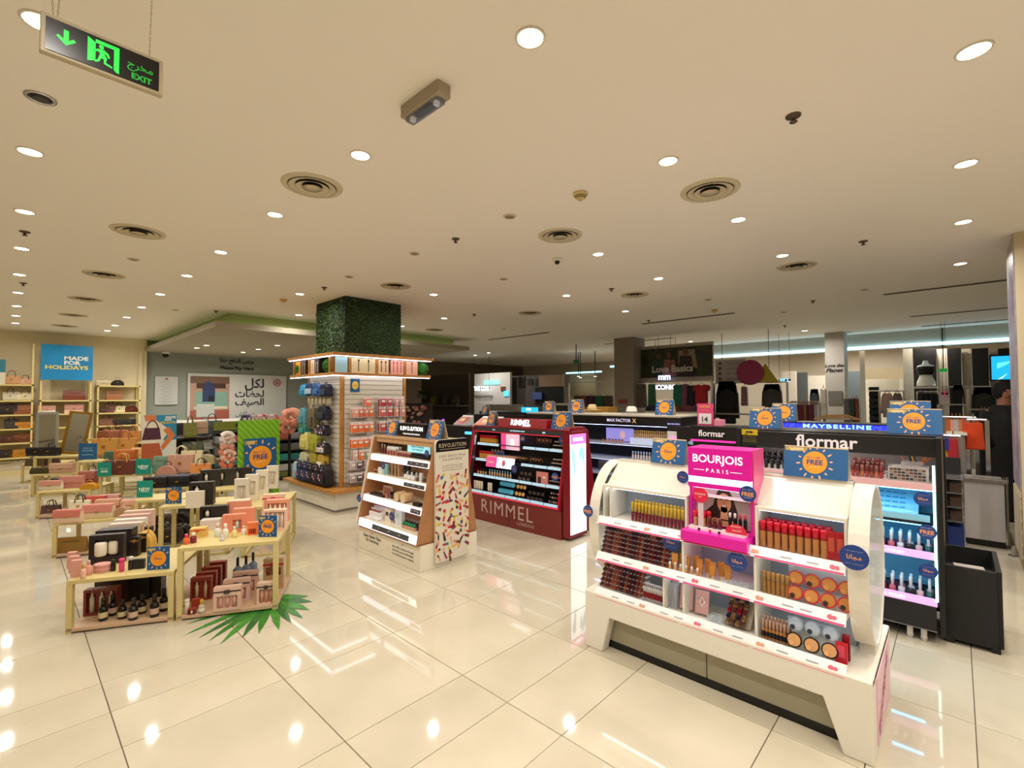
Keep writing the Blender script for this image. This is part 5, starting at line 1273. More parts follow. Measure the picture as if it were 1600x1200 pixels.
for a, b in ((3.13, 3.52), (3.53, 4.0), (4.01, 4.46)): part('drawer_front', MB().box(a, b, 6.32, 6.34, .035, .27), mat('#dcd5c4', .35), cd, bevel=.003)
badge((3.50, 6.315, .16), .045, 0, 'round blue badge on the white plinth of the slat-wall tower', True)
SB = (3.08, 4.62, 6.32, 7.95)
part('shelf_board', MB().box(3.12, 4.80, 6.36, 7.9, 1.925, 1.965), OAK, cd, bevel=.003)
part('shelf_board', MB().box(3.10, 4.84, 6.34, 7.95, 2.205, 2.25), OAK, cd, bevel=.003)
LS = mat('#f2f4ff', .4, emit=5)
part('strip_light', MB().box(3.125, 3.15, 6.40, 7.88, 1.915, 1.925).box(3.14, 4.78, 6.365, 6.39, 1.915, 1.925), LS, cd)
part('strip_light', MB().box(3.11, 3.14, 6.40, 7.90, 2.195, 2.205).box(3.14, 4.80, 6.35, 6.38, 2.195, 2.205), LS, cd)
for y in (6.56, 7.24, 7.8): part('oak_divider', MB().box(3.15, 3.5, y, y+.03, 1.965, 2.205), OAK, cd)
for x in (3.36, 3.80, 4.3): part('oak_divider', MB().box(x, x+.03, 6.39, 6.5, 1.965, 2.205), OAK, cd)
part('blue_back', MB().box(3.40, 3.42, 6.5, 7.9, 1.965, 2.205), mat('#2a3a4c', .4), cd)
def grassball(x, y, z, r, lab):
    t = thing('grass_ball', lab, 'plant', (x, y, z)); mm = MB()
    def bp():
        a = rs.uniform(0, 2*PI); c_ = rs.uniform(-1, 1); s_ = math.sqrt(1-c_*c_); n_ = Vector((s_*math.cos(a), s_*math.sin(a), c_)); return Vector((0, 0, r)) + n_*r*.92, n_
    leafy(mm, 900, bp, r*.14); o_ = part('tufts', mm, [mat('#3c8a28', .6), mat('#4fa034', .6), mat('#2a6a20', .6)], t, loc=(0,0,0)); o_['kind'] = 'stuff'
    part('core', MB().sphere((0,0,r), r*.93, 12, 8), mat('#2c6a20', .8), t, loc=(0,0,0))
grassball(3.24, 6.72, 1.965, .11, 'round green grass ball at the near corner of the oak shelf')
grassball(4.68, 6.45, 1.965, .11, 'round green grass ball at the right end of the oak shelf')
grassball(3.24, 7.72, 1.965, .10, 'round green grass ball at the left end of the oak shelf')
def bx(y0, y1, c, pr_, lab, x=3.17, alongx=False, pc='#3a2a24'):
    t = thing('boxed_brush_set', lab, 'box', ((x, (y0+y1)/2, 1.965) if not alongx else ((y0+y1)/2, 6.40, 1.965)))
    mm = MB(); 
    if alongx: mm.box(y0, y1, 6.395, 6.43, 1.965, 2.185)
    else: mm.box(x, x+.14, y0, y1, 1.965, 2.185)
    part('carton', mm, mat(c, .4), t)
    mm = MB(); w_ = abs(y1-y0)
    for k in range(pr_):
        f = (k+.7)/(pr_+.4)
        if alongx: mm.box(y0+w_*f-.006, y0+w_*f+.006, 6.393, 6.395, 1.99, 2.13).disc((y0+w_*f, 6.3925, 2.15), YL, ZU, .014, 10, .022)
        else: mm.box(x-.002, x, y1-w_*f-.006, y1-w_*f+.006, 1.99, 2.12).disc((x-.0025, y1-w_*f, 2.13), XL, ZU, .012, 10, .02)
    if pr_: part('print', mm, mat(pc, .5), t)
bx(7.60, 7.78, '#d8962c', 0, 'orange box at the left of the oak shelf'); bx(7.40, 7.58, '#3a2a22', 2, 'dark brown box beside the orange box', pc='#c8b89a')
bx(7.10, 7.23, '#efd2b8', 1, 'pale peach box in the middle of the left oak shelf', pc='#c89a84'); bx(6.94, 7.09, '#2a2220', 2, 'dark box with pale print on the left oak shelf', pc='#d8cfc0')
bx(3.40, 3.79, '#e6d2a8', 2, 'cream box with a large brush picture on the right oak shelf', alongx=True); bx(3.84, 4.02, '#e8c4a0', 2, 'box with two dark brushes on the right oak shelf', alongx=True)
bx(4.06, 4.29, '#f0aea0', 3, 'pink box with three brushes on the right oak shelf', alongx=True, pc='#a8484a'); bx(4.34, 4.56, '#ecb29c', 1, 'salmon box at the right of the oak shelf', alongx=True, pc='#7a2a2a')
bx(3.17, 3.34, '#a9d4e4', 0, 'pale blue box beside the near grass ball', alongx=True)
# hooks and hanging packs on the right slat face (faces -Y)
HOOK = MB().tube([(0, 0, 0), (0, -.14, 0), (0, -.15, .012)], .0022, 4).mesh('hook'); HOOK.materials.append(CHROME)
def hook(x, y, z, rz=0):
    o_ = bpy.data.objects.new('hook', HOOK); C.objects.link(o_); o_.parent = cd; o_.location = (x-cd.location.x, y-cd.location.y, z); o_.rotation_euler = (0, 0, rz)
def blister(key, col, c2, w_=.075, h_=.13):
    h_ = h_*1.15
    def f():
        mm = MB().box(-w_/2, w_/2, -.001, .001, -h_, 0); mm.mi(1).box(-w_*.38, w_*.38, -.022, -.001, -h_*.9, -h_*.25); mm.mi(2).box(-w_*.3, w_*.3, -.024, -.022, -h_*.55, -h_*.35)
        return mm, [mat('#e6dcd8', .3), mat(col, .35), mat(c2, .4)]
    return pmesh(key, f)
rows_ = [(1.62, [(3.62, '#e87a5a', .1), (3.86, '#b83a4a', .09), (3.97, '#c04a5a', .09), (4.10, '#d8a0a8', .06), (4.20, '#e0b0b0', .07)]),
         (1.47, [(3.42, '#e89a8a', .08), (3.50, '#e0705a', .06), (3.58, '#e87a5a', .06), (3.66, '#e8702a', .07), (3.86, '#d0605a', .1), (3.98, '#c84a4a', .09), (4.10, '#e8a080', .06), (4.21, '#e09080', .08)]),
         (1.25, [(3.40, '#e8702a', .09), (3.49, '#ea7434', .08), (3.58, '#e86a24', .08), (3.67, '#e8904a', .07), (3.86, '#c8504a', .1), (3.98, '#c03a3a', .09), (4.09, '#e0a490', .06), (4.20, '#e07a5a', .08)]),
         (1.03, [(3.40, '#ea6c20', .08), (3.49, '#ea7c34', .09), (3.58, '#e8702a', .08), (3.67, '#e07a3a', .07), (3.88, '#7a3a8a', .11), (4.01, '#8a4aa0', .1), (4.14, '#6a3a9a', .09)]),
         (.85, [(3.42, '#d8b0a8', .07), (3.52, '#e8803a', .08), (3.61, '#8ab0a8', .07), (3.70, '#e0c0a0', .06)]),
         (.70, [(3.38, '#c0a8a8', .08), (3.48, '#5a4a5a', .09), (3.60, '#b8a0b0', .07), (3.70, '#d8a8b0', .07), (3.82, '#c05a6a', .08)]),
         (.52, [(3.38, '#a89a98', .08), (3.48, '#4a4450', .09), (3.60, '#a898a8', .07), (3.72, '#5a4a5a', .09), (3.84, '#b0a098', .07)])]
cn = {'e': 'orange', 'c': 'red', 'b': 'muted', 'd': 'pink', '7': 'purple', '8': 'purple', '6': 'purple', '5': 'dark', 'a': 'grey', '4': 'dark'}
for i, (z, it) in enumerate(rows_):
    for j, (x, c, w_) in enumerate(it):
        hook(x, Q0, z+.01)
        for d_ in range(2):
            put('hanging_pack', blister('hanging_pack|%s%d' % (c, w_*100), c, '#f0e4dc', w_*1.05, .145 if z > .75 else .12), '%s hanging pack, %s from the left, %s row on the right slat wall' % (cn.get(c[1], 'red'), ORD[j], ORD[i]), 'hanging pack',
                (x, Q0-.05-.07*d_, z+.005), U(-.1, .1), 'hanging packs, row %d, hook %d' % (i+1, j+1))
t = thing('promotion_card', 'small blue sun card fixed at the top left of the right slat wall', 'sign', (3.47, Q0-.01, 1.70))
part('card', MB().box(3.40, 3.54, Q0-.012, Q0-.004, 1.69, 1.88), SUNB, t); m = MB().disc((3.47, Q0-.013, 1.785), YL, ZU, .052, 18, .062); part('sun_disc', m, mat('#e8c04a', .4), t)
m = MB(); text(m, arab('مجانا'), (3.47, Q0-.014, 1.785), YL, ZU, width=.05); part('lettering', m, NAVY, t)
badge((3.80, Q0-.16, .83), .05, 0, 'round blue badge hanging on the right slat wall')
# bags on the left slat face (faces -X)
def backpack(loc, w_, h_, d_, c, c2, lab, cat='backpack', rz=-PI/2, pat=False):
    w_, h_ = w_*1.18, h_*1.12
    t = thing('backpack' if cat == 'backpack' else 'pouch', lab, cat, loc, rz)
    mm = MB(); mm.sm = False
    for zz0, zz1, k in ((-h_, -h_*.08, 1.0),): mm.prism([(-w_/2*.86, zz0), (w_/2*.86, zz0), (w_/2, zz0+h_*.12), (w_/2*.95, zz1-h_*.2), (w_/2*.55, zz1), (-w_/2*.55, zz1), (-w_/2*.95, zz1-h_*.2), (-w_/2, zz0+h_*.12)], 'y', -d_/2, d_/2)
    bd_ = part('body', mm, mat(c, .6), t, loc=(0,0,0), bevel=.012)
    pk_ = part('pocket', MB().box(-w_*.32, w_*.32, -d_/2-.025, -d_/2, -h_*.88, -h_*.48), mat(c2, .6), bd_, loc=(0,0,0), bevel=.008)
    part('handle', MB().tube([(-w_*.15, 0, -h_*.1), (-w_*.12, 0, -.01), (0, 0, .01), (w_*.12, 0, -.01), (w_*.15, 0, -h_*.1)], .007, 6), mat(c2, .6), t, loc=(0,0,0))
    if pat:
        mm = MB(); r2 = random.Random(int(w_*1000)+int(loc[2]*100))
        for k in range(16):
            mm.mi(k % 3).disc((r2.uniform(-w_*.38, w_*.38), -d_/2-.0265 if k % 2 else -d_/2-.001, -h_*r2.uniform(.5 if k % 2 else .15, .86 if k % 2 else .45)), YL, ZU, r2.uniform(.008, .018), 7)
        part('pattern', mm, [mat('#e6d8c8', .6), mat('#c8603a', .6), mat('#7a8ac0', .6)], bd_, loc=(0,0,0))['kind'] = 'stuff'
    return t
bpl = [(1.82, 7.40, .16, .17, '#3aa8dc', '#2a8ac0', 'bright blue pouch at the top left of the bag wall'), (1.84, 7.16, .26, .18, '#1c3a6a', '#a8c0d8', 'blue backpack with white outline in the top row'),
       (1.82, 6.92, .2, .17, '#2a5a9a', '#3a6aa8', 'blue folded bag in the top row of the bag wall'), (1.82, 6.68, .22, .18, '#141c34', '#2a3a5a', 'navy bag at the right of the top row'),
       (1.47, 7.42, .17, .26, '#5a9aa8', '#4a8a98', 'teal drawstring bag in the second row'), (1.48, 7.10, .2, .30, '#6a6048', '#5a503c', 'olive brown backpack in the second row'), (1.50, 6.74, .24, .2, '#161a2c', '#2a3040', 'navy waist bag in the second row'),
       (1.22, 7.40, .2, .16, '#2f7a74', '#3a8a84', 'dark teal pouch under the drawstring bag'), (1.22, 6.76, .26, .15, '#1a1420', '#3a2434', 'black floral pouch in the third row'),
       (1.10, 7.34, .24, .26, '#d8d07a', '#c8c06a', 'pale yellow small backpack on the bag wall'), (1.08, 7.02, .2, .26, '#a8a83a', '#98982c', 'lime backpack behind the pale yellow one'), (.96, 6.74, .26, .15, '#1c1620', '#d8cfc4', 'black pouch with white flowers in the fourth row'),
       (.78, 7.36, .22, .2, '#cfc8a0', '#a8b0a0', 'transparent cream bag on the left of the fifth row'), (.80, 7.02, .2, .26, '#a8983a', '#8a7a2c', 'mustard green bag in the fifth row'), (.80, 6.76, .18, .24, '#b89a3a', '#e8e2d0', 'mustard bag with white tag in the fifth row'),
       (.62, 7.60, .24, .26, '#a8c0cc', '#8aa8b8', 'pale blue tote at the lower left of the bag wall')]
for z, y, w_, h_, c, c2, lab in bpl:
    hook(X0, y, z+.01, -PI/2)
    backpack((X0-.10, y, z), w_, h_, .09, c, c2, lab, 'backpack' if h_ > .2 else 'pouch', pat=('flor' in lab or 'flower' in lab))
for k in range(5):
    y = 7.40-.19*k; hook(X0, y, .68, -PI/2)
    backpack((X0-.12, y, .67), .21, .30, .11, ['#1c2448', '#20284a', '#17161f', '#1c1a24', '#17151c'][k], ['#24305c', '#2a3460', '#221f2c', '#241f2a', '#1f1b24'][k], 'dark floral drawstring backpack, %s from the left in the lowest row' % ORD[k], pat=True)
for k in range(6):
    put('hanging_pack', blister('hanging_pack|khaki', '#b8ac8a', '#d8d0b0', .09, .12), 'khaki hanging pack between the first two rows of the bag wall', 'hanging pack', (X0-.06, 7.30-.13*k, 1.64), -PI/2, 'khaki packs on the bag wall')

# ------------------------------------------------------------ cream nesting tables
TC = mat('#cdbb7c', .45)
TBD = mat('#c9a888', .5)
def table(x, y, w_, d_, h_, lab, rz=-math.radians(30), shelf=False):
    t = thing('display_table', lab, 'table', (x, y, 0), rz, 'cream nesting tables')
    part('table_top', MB().box(0, w_, 0, d_, h_-.028, h_), TC, t, loc=(0,0,0), bevel=.003)
    for a, b in ((0, 0), (w_-.034, 0), (0, d_-.034), (w_-.034, d_-.034)):
        part('leg', MB().box(a, a+.034, b, b+.034, 0, h_-.028), TC, t, loc=(0,0,0))
    m = MB()
    if shelf: part('bottom_shelf', MB().box(.0, w_, .0, d_, .012, .038), TBD, t, loc=(0,0,0), bevel=.003)
    else:
        for q in ((0, w_, 0, .03), (0, w_, d_-.03, d_), (0, .03, 0, d_), (w_-.03, w_, 0, d_)): part('bottom_rail', MB().box(*q, 0, .022), TC, t, loc=(0,0,0))
    return t
table(.85, 4.11, .66, .62, .52, 'taller cream table with perfume gift sets nearest to the viewer', shelf=True)
table(.29, 4.44, .63, .62, .36, 'low cream table with towel gift box nearest to the viewer', shelf=True)
table(.32, 6.62, .62, .62, .35, 'low cream table holding pink flap bags, second from the front', -math.radians(22), True)
table(.93, 6.36, .60, .36, .52, 'taller cream table with the lower teal NEW card')
table(1.04, 5.80, .62, .36, .52, 'taller cream table with blue sun card behind the towel box')
table(1.70, 7.80, .42, .36, .52, 'taller cream table with black gift boxes and bags in the middle')
table(1.62, 5.25, .40, .75, .50, 'cream table with white gift cartons behind the perfume table')
table(.27, 8.95, .60, .62, .36, 'low cream table with pink and tan bags, third from the front', shelf=True)
table(.88, 8.78, .62, .62, .52, 'taller cream table with brown bag and two teal cards')
table(.27, 11.06, .60, .26, .36, 'low cream table with black and beige bags, fourth from the front')
table(.74, 10.02, .32, .3, .62, 'taller cream table with the small blue holiday card')
table(.30, 11.38, .72, .42, .62, 'taller cream table carrying the two standing mirrors')
table(1.62, 6.44, .50, .32, .52, 'cream table with dark gift boxes right of the blue sun card')
table(1.12, 7.10, .52, .36, .52, 'cream table with a row of black shoulder bags')
table(.18, 13.0, .60, .50, .36, 'low cream table farthest back beside the bag wall')
table(1.12, 10.25, .55, .55, .62, 'cream table with tan totes in the middle distance')
table(1.22, 11.15, .6, .5, .80, 'tallest cream table with the back row of brown totes')

# ------------------------------------------------------------ handbags
def bag(loc, w_, h_, d_, c, kind, lab, rz=-math.radians(35), c2=None, metal=True):
    t = thing('handbag', lab, 'handbag', loc, rz); M1 = mat(c, .42); M2 = mat(c2, .42) if c2 else M1
    def loft(secs):
        m = MB(); vs = []; fs = []
        for (ww, dd, z) in secs: vs += [(-ww/2, -dd/2, z), (ww/2, -dd/2, z), (ww/2, dd/2, z), (-ww/2, dd/2, z)]
        for j in range(len(secs)-1):
            for i in range(4): k = (i+1) % 4; fs.append((j*4+i, j*4+k, j*4+4+k, j*4+4+i))
        fs += [(3,2,1,0), tuple(len(secs)*4-4+i for i in range(4))]; return m.add(vs, fs)
    hh = 'handle'
    if kind == 'tote':
        part('body', loft([(w_*.86, d_, 0), (w_*.9, d_*1.05, h_*.15), (w_, d_*.4, h_)]), M1, t, loc=(0,0,0), bevel=.006)
        for s in (-1, 1): part(hh, MB().tube([(-w_*.2, s*d_*.22, h_*.75), (-w_*.2, s*d_*.24, h_), (-w_*.15, s*d_*.2, h_*1.38), (0, s*d_*.18, h_*1.5), (w_*.15, s*d_*.2, h_*1.38), (w_*.2, s*d_*.24, h_), (w_*.2, s*d_*.22, h_*.75)], .006, 6), M2, t, loc=(0,0,0))
    elif kind == 'flap':
        part('body', loft([(w_, d_*.9, 0), (w_, d_, h_*.3), (w_*.98, d_*.75, h_*.95)]), M2, t, loc=(0,0,0), bevel=.006)
        m = MB(); e = d_*.52
        m.prism([(-e-.006, h_*.48), (-e, h_*.47), (-e*.82, h_*.96), (e*.8, h_*.96), (e*.8, h_+.004), (-e*.78, h_+.006), (-e*.95, h_*.9)], 'x', -w_*.505, w_*.505)
        fp_ = part('flap', m, M1, t, loc=(0,0,0), bevel=.003)
        if metal: part('clasp', MB().box(-w_*.06, w_*.06, -e-.012, -e-.004, h_*.46, h_*.56), GOLD, fp_, loc=(0,0,0))
    elif kind == 'dome':
        n = 10; pr_ = [(w_/2*math.cos(PI*i/n), h_*(.25 + .75*math.sin(PI*i/n))) for i in range(n+1)] + [(-w_/2, 0), (w_/2, 0)]
        part('body', MB().prism(pr_, 'y', -d_/2, d_/2), M1, t, loc=(0,0,0), bevel=.008)
        part('zip_band', MB().prism([(p[0]*1.01, p[1]*1.01) for p in pr_[:n+1]] + [(p[0]*.94, p[1]*.94) for p in reversed(pr_[:n+1])], 'y', -d_*.12, d_*.12), M2, t, loc=(0,0,0))
        part(hh, MB().tube([(-w_*.18, 0, h_*.95), (-w_*.15, 0, h_*1.3), (0, 0, h_*1.42), (w_*.15, 0, h_*1.3), (w_*.18, 0, h_*.95)], .006, 6), M2, t, loc=(0,0,0))
    else:
        part('body', loft([(w_, d_, 0), (w_*1.0, d_*.9, h_*.5), (w_*.96, d_*.35, h_)]), M1, t, loc=(0,0,0), bevel=.006)
        part('zip_trim', MB().box(-w_*.3, w_*.3, -d_*.45, -d_*.42, h_*.72, h_*.76), M2, t, loc=(0,0,0))
    if kind != 'clutch' and metal and kind != 'flap': part('clasp', MB().box(-w_*.05, w_*.05, -d_*.53, -d_*.35, h_*.5, h_*.62), GOLD, t, loc=(0,0,0))
    return t
def bagp(px, py, z, *a, **k): return bag(onZ(px, py, z), *a, **k)
# low table with pink bags (z .35) and its neighbours
bagp(107, 816, .35, .24, .125, .07, '#c87666', 'flap', 'pink flap bag on the left of the second low table', c2='#e0c0a4')
bagp(155, 809, .35, .27, .14, .08, '#cc8478', 'flap', 'larger pink flap bag with cream base right of it', c2='#dcc8a8')
bagp(193, 806, .35, .15, .10, .08, '#b08a68', 'dome', 'small taupe saddle bag beside the larger pink flap bag')
bagp(125, 800, .35, .2, .13, .08, '#ddd2b8', 'tote', 'cream bag with dark handles behind the pink flap bags', c2='#2a2626')
bagp(170, 797, .35, .24, .12, .07, '#cc9a80', 'flap', 'pale peach flap bag in the second row of that table', c2='#a8685a')
bagp(205, 796, .35, .18, .11, .07, '#d8a890', 'flap', 'salmon flap bag at the back right of that table')
bagp(150, 793, .35, .2, .13, .07, '#c0564a', 'flap', 'brick red bag behind the peach flap bag')
bagp(113, 862, .038, .26, .15, .06, '#8f6a2c', 'clutch', 'tan document case on the bottom shelf of the second low table', c2='#5a4018')
bagp(80, 805, .0, .22, .14, .10, '#6a4e52', 'tote', 'plum tote on the floor left of the second low table', c2='#4a3438')
bagp(172, 789, .35, .2, .12, .06, '#cfa294', 'flap', 'pale pink bag next to the lower teal card', c2='#b06a5a')
# third low table
bagp(80, 765, .36, .26, .12, .06, '#cc9080', 'flap', 'peach envelope bag on the third low table', c2='#e0d6c0')
bagp(113, 762, .36, .28, .16, .07, '#c48478', 'flap', 'pink envelope bag on the third low table')
bagp(140, 764, .36, .2, .085, .08, '#c88a18', 'dome', 'mustard small bag at the right of the third low table')
bagp(138, 758, .36, .2, .2, .1, '#a86858', 'flap', 'rose stacked wallet pile behind the mustard bag', c2='#8a4a44')
bagp(98, 758, .36, .3, .1, .1, '#2a2426', 'clutch', 'black and white pouch in the back row, third low table', c2='#d8d0c8')
bagp(144, 753, .36, .26, .18, .1, '#d2d0cc', 'dome', 'pale grey dome bag with dark trim', c2='#2f2c2e')
# taller table with NEW cards (z .52)
bagp(191, 741, .52, .36, .20, .14, '#5e2a1c', 'tote', 'dark brown bag with gold trim between the teal cards', c2='#c9a45a')
bagp(197, 726, .52, .3, .24, .12, '#b8622a', 'flap', 'orange-brown satchel behind the dark brown bag', c2='#c06a30')
bagp(225, 722, .52, .34, .24, .12, '#d8b070', 'flap', 'cream satchel with tan flap behind the dark brown bag', c2='#e0d09a')
bagp(176, 726, .52, .22, .22, .12, '#3c5a48', 'clutch', 'dark green bag left of the orange-brown satchel')
bagp(165, 712, .62, .40, .30, .16, '#b8843c', 'tote', 'large tan tote with white tag behind the blue holiday card', c2='#a06a2c')
bagp(195, 707, .62, .40, .26, .16, '#b5803c', 'tote', 'second large tan tote right of the tagged one', c2='#8a4a24')
bagp(214, 704, .62, .30, .2, .14, '#7a2c22', 'tote', 'dark red tote with paper tags', c2='#7a2c22')
bagp(170, 690, .80, .36, .2, .14, '#8a4a34', 'tote', 'brown patterned tote in the back row', c2='#c89a6a')
bagp(184, 688, .80, .36, .2, .14, '#a8643c', 'tote', 'rust tote in the back row beneath the wall shelves', c2='#7a3a2a')
bagp(208, 690, .80, .28, .2, .12, '#b87a3a', 'tote', 'small ochre tote right in the back row', c2='#a03c24')
bagp(180, 687, .80, .36, .16, .10, '#d8c08a', 'flap', 'cream and maroon bag on top at the back', c2='#7a3a34')
# middle tables: pink chain bag, mint bag, black bags
bagp(283, 738, .52, .34, .26, .12, '#b88a74', 'tote', 'dusty pink tote with gold chain in the middle group', c2='#e0d2a8')
bagp(254, 738, .52, .24, .24, .1, '#6d8a74', 'clutch', 'mint green bag left of the dusty pink tote', c2='#5a7a66')
bagp(262, 741, .52, .24, .13, .1, '#b88474', 'dome', 'small mauve bag with black handle in front of the dusty pink tote', c2='#1c181a')
bagp(300, 730, .52, .3, .26, .1, '#d6c8a0', 'tote', 'cream patterned tote behind the dusty pink one', c2='#6a5a44')
bagp(314, 742, .52, .26, .16, .1, '#c9803c', 'tote', 'orange tan bag with dark handles in the middle group', c2='#241c1c')
bagp(322, 725, .52, .28, .16, .12, '#a89a74', 'dome', 'khaki dome bag behind the orange tan bag', c2='#8a7c58')
for i, (px, py) in enumerate(((245, 762), (262, 759), (280, 760), (296, 757))):
    bagp(px, py, .52 if i < 2 else .52, .24, .13, .1, ['#17151a', '#1c1a1c', '#141216', '#201c1c'][i], 'flap', 'black shoulder bag with bow, %s of four behind the blue sun card' % ORD[i])
for i, (px, py) in enumerate(((252, 835), (266, 846), (280, 838), (262, 822), (284, 818), (295, 800))):
    bagp(px, py, .03, .22, .14, .12, ['#1c1614', '#251a1a', '#17131a', '#3a2a2a', '#1a1416', '#141214'][i], ['dome', 'flap'][i % 2], 'dark handbag under the taller table with the blue sun card, %s from the front' % ORD[i])
bagp(226, 860, .36, .14, .16, .1, '#cba04a', 'dome', 'ochre bag with loop handle right of the white stacked boxes', c2='#c89a3c')
bagp(55, 728, .36, .3, .14, .06, '#5a4a2c', 'clutch', 'olive brown case on the fourth low table', c2='#3a2e1c')
bagp(78, 727, .36, .3, .13, .08, '#4a3424', 'clutch', 'dark brown case right of the olive one', c2='#2a1c14')
bagp(65, 740, .36, .3, .1, .08, '#3f3a22', 'clutch', 'dark olive flat bag at the front of the fourth low table', c2='#4a3018')
bagp(98, 739, .36, .34, .16, .1, '#c29a80', 'flap', 'beige bag in front of the gold mirror')
bagp(60, 712, .62, .3, .14, .12, '#1a1618', 'flap', 'black bag below the grey mirror')
bagp(78, 712, .62, .3, .14, .12, '#141214', 'tote', 'second black bag below the mirrors', c2='#141214')

# ------------------------------------------------------------ bag wall shelving
def bay(x0, x1, zt, lvls, lab):
    t = thing('wall_shelving', lab, 'shelving', ((x0+x1)/2, 14.7, 0))
    SC_ = mat('#dcc985', .4)
    for x in (x0, x1-.03):
        for y in (14.50, 14.90): part('post', MB().box(x, x+.03, y, y+.03, 0, zt), SC_, t)
    for z in lvls: part('shelf', MB().box(x0, x1, 14.50, 14.93, z-.03, z), SC_, t)
    part('base_box', MB().box(x0, x1, 14.45, 14.93, .0, .09), mat('#d8c490', .4), t)
bay(-.85, .36, 2.8, (1.91, 1.57, 1.27, .97, .67, .36), 'cream wall shelving bay at the far left full of handbags')
bay(.46, 1.30, 2.02, (1.57, 1.27, .97, .67, .36), 'cream wall shelving bay under the blue wall sign')
bay(1.40, 2.20, 1.93, (1.91, 1.57, 1.27, .97, .67, .36), 'cream wall shelving bay right of the blue wall sign')
for x in (1.35, 2.25): struct('trim_%d' % (4 if x < 2 else 5), MB().box(x-.04, x+.04, 14.90, 14.95, 0, H-.3), WALLC)
ws = thing('wall_sign', 'large blue MADE FOR HOLIDAYS sign on the bag wall', 'sign', (.88, 14.48, 2.02))
part('panel', MB().box(.46, 1.31, 14.46, 14.50, 2.02, 2.80), mat('#1089c4', .4, noise=.2, scale=2), ws)
m = MB(); text(m, 'MADE', (1.03, 14.458, 2.51), YL, ZU, width=.40, height=.088, bold=.03); text(m, 'FOR', (.965, 14.458, 2.405), YL, ZU, width=.27, height=.088, bold=.03)
part('white_lettering', m, mat('#f3efdc', .5), ws); m = MB(); text(m, 'HOLIDAYS', (.88, 14.458, 2.30), YL, ZU, width=.70, height=.088, bold=.03); part('yellow_lettering', m, mat('#e8cf4a', .5), ws)
wp = thing('wall_poster', 'teal and white poster standing at the far left edge of the top shelf', 'sign', (-.15, 14.6, 1.91)); part('panel', MB().box(-.4, -.06, 14.55, 14.57, 1.91, 2.43), mat('#2a7a88', .5), wp); part('white_band', MB().box(-.4, -.06, 14.545, 14.55, 1.91, 2.16), mat('#d9d2bc', .5), wp)
wb = [(.03, 1.91, .30, .20, '#c08a4c', 'tote', 'tan tote', '#4a2c1c'), (.24, 1.91, .24, .14, '#d09a6a', 'tote', 'salmon tote', '#5a3420'), (.02, 1.57, .24, .18, '#c9c0a4', 'tote', 'cream tote with black handles', '#1a1718'), (.24, 1.57, .28, .17, '#d8cca4', 'tote', 'ivory tote', '#6a5a44'),
      (-.02, 1.27, .3, .22, '#2a1e1c', 'flap', 'dark brown bag', None), (.22, 1.27, .3, .2, '#b0704c', 'flap', 'tan flap bag', '#9a5a3a'), (.24, .97, .28, .13, '#d88f12', 'flap', 'yellow flap bag', None), (.05, .97, .22, .2, '#1c1a1c', 'tote', 'black tote', '#1c1a1c'),
      (.02, .67, .26, .17, '#5a2c1a', 'flap', 'dark brown flap bag', None), (.24, .67, .3, .18, '#8a4520', 'flap', 'rust brown bag', '#7a3c1c'), (.2, .36, .36, .16, '#c9890f', 'flap', 'mustard bag', None), (-.02, .36, .2, .16, '#241c1c', 'flap', 'black bag', None),
      (.22, .09, .28, .2, '#d8d0bc', 'tote', 'white bag with navy stripe', '#2a3558'), (-.02, .09, .26, .2, '#d2c8b0', 'clutch', 'ivory bag', '#8a7a5a'),
      (1.02, 1.57, .38, .22, '#7a3820', 'clutch', 'large brown tote', '#6a2c18'), (.58, 1.27, .28, .18, '#e0a89c', 'flap', 'pink and white bag', '#f0dcd0'), (1.02, 1.27, .32, .2, '#dc9e98', 'flap', 'pink bag with scarf', '#e8c0b0'), (1.15, .97, .24, .3, '#d8b89a', 'flap', 'floral cream bag', '#e8d8b0'), (.65, .97, .26, .2, '#c89a80', 'flap', 'beige bag behind the mirror', None),
      (1.52, 1.91, .26, .12, '#cfc09a', 'flap', 'beige bag', None), (1.78, 1.91, .24, .14, '#1a1416', 'dome', 'black winged bag', '#8a6a34'), (1.72, 1.57, .30, .22, '#a06a44', 'clutch', 'tan tote', '#8a5a38'), (1.52, 1.27, .22, .12, '#4a2a20', 'flap', 'small brown bag', None), (1.66, 1.27, .2, .2, '#6a3a2c', 'tote', 'brown tote', '#5a3024'),
      (1.82, 1.27, .24, .16, '#d8ccA0'.lower(), 'tote', 'cream handbag', '#5a4a34'), (2.05, 1.27, .26, .16, '#5c2418', 'dome', 'dark red bag', '#4a1c14'), (1.58, .97, .30, .18, '#7a4a2c', 'tote', 'brown leather tote', '#6a3c24'), (1.80, .97, .2, .12, '#141214', 'flap', 'small black bag', None), (2.02, .97, .24, .13, '#121014', 'flap', 'wide black bag', None),
      (1.6, .67, .3, .2, '#3a2820', 'flap', 'dark brown satchel', None), (1.95, .67, .26, .16, '#17151a', 'flap', 'black satchel', None)]
lvn = {1.91: 'top', 1.57: 'second', 1.27: 'third', .97: 'fourth', .67: 'fifth', .36: 'sixth', .09: 'bottom'}
for x, z, w_, h_, c, k, nm, c2 in wb:
    bn_ = 'left' if x < .4 else ('middle' if x < 1.35 else 'right')
    bag((x, 14.68, z), w_, h_, .12, c, k, '%s on the %s shelf of the %s wall bay' % (nm, lvn[z], bn_), 0, c2)

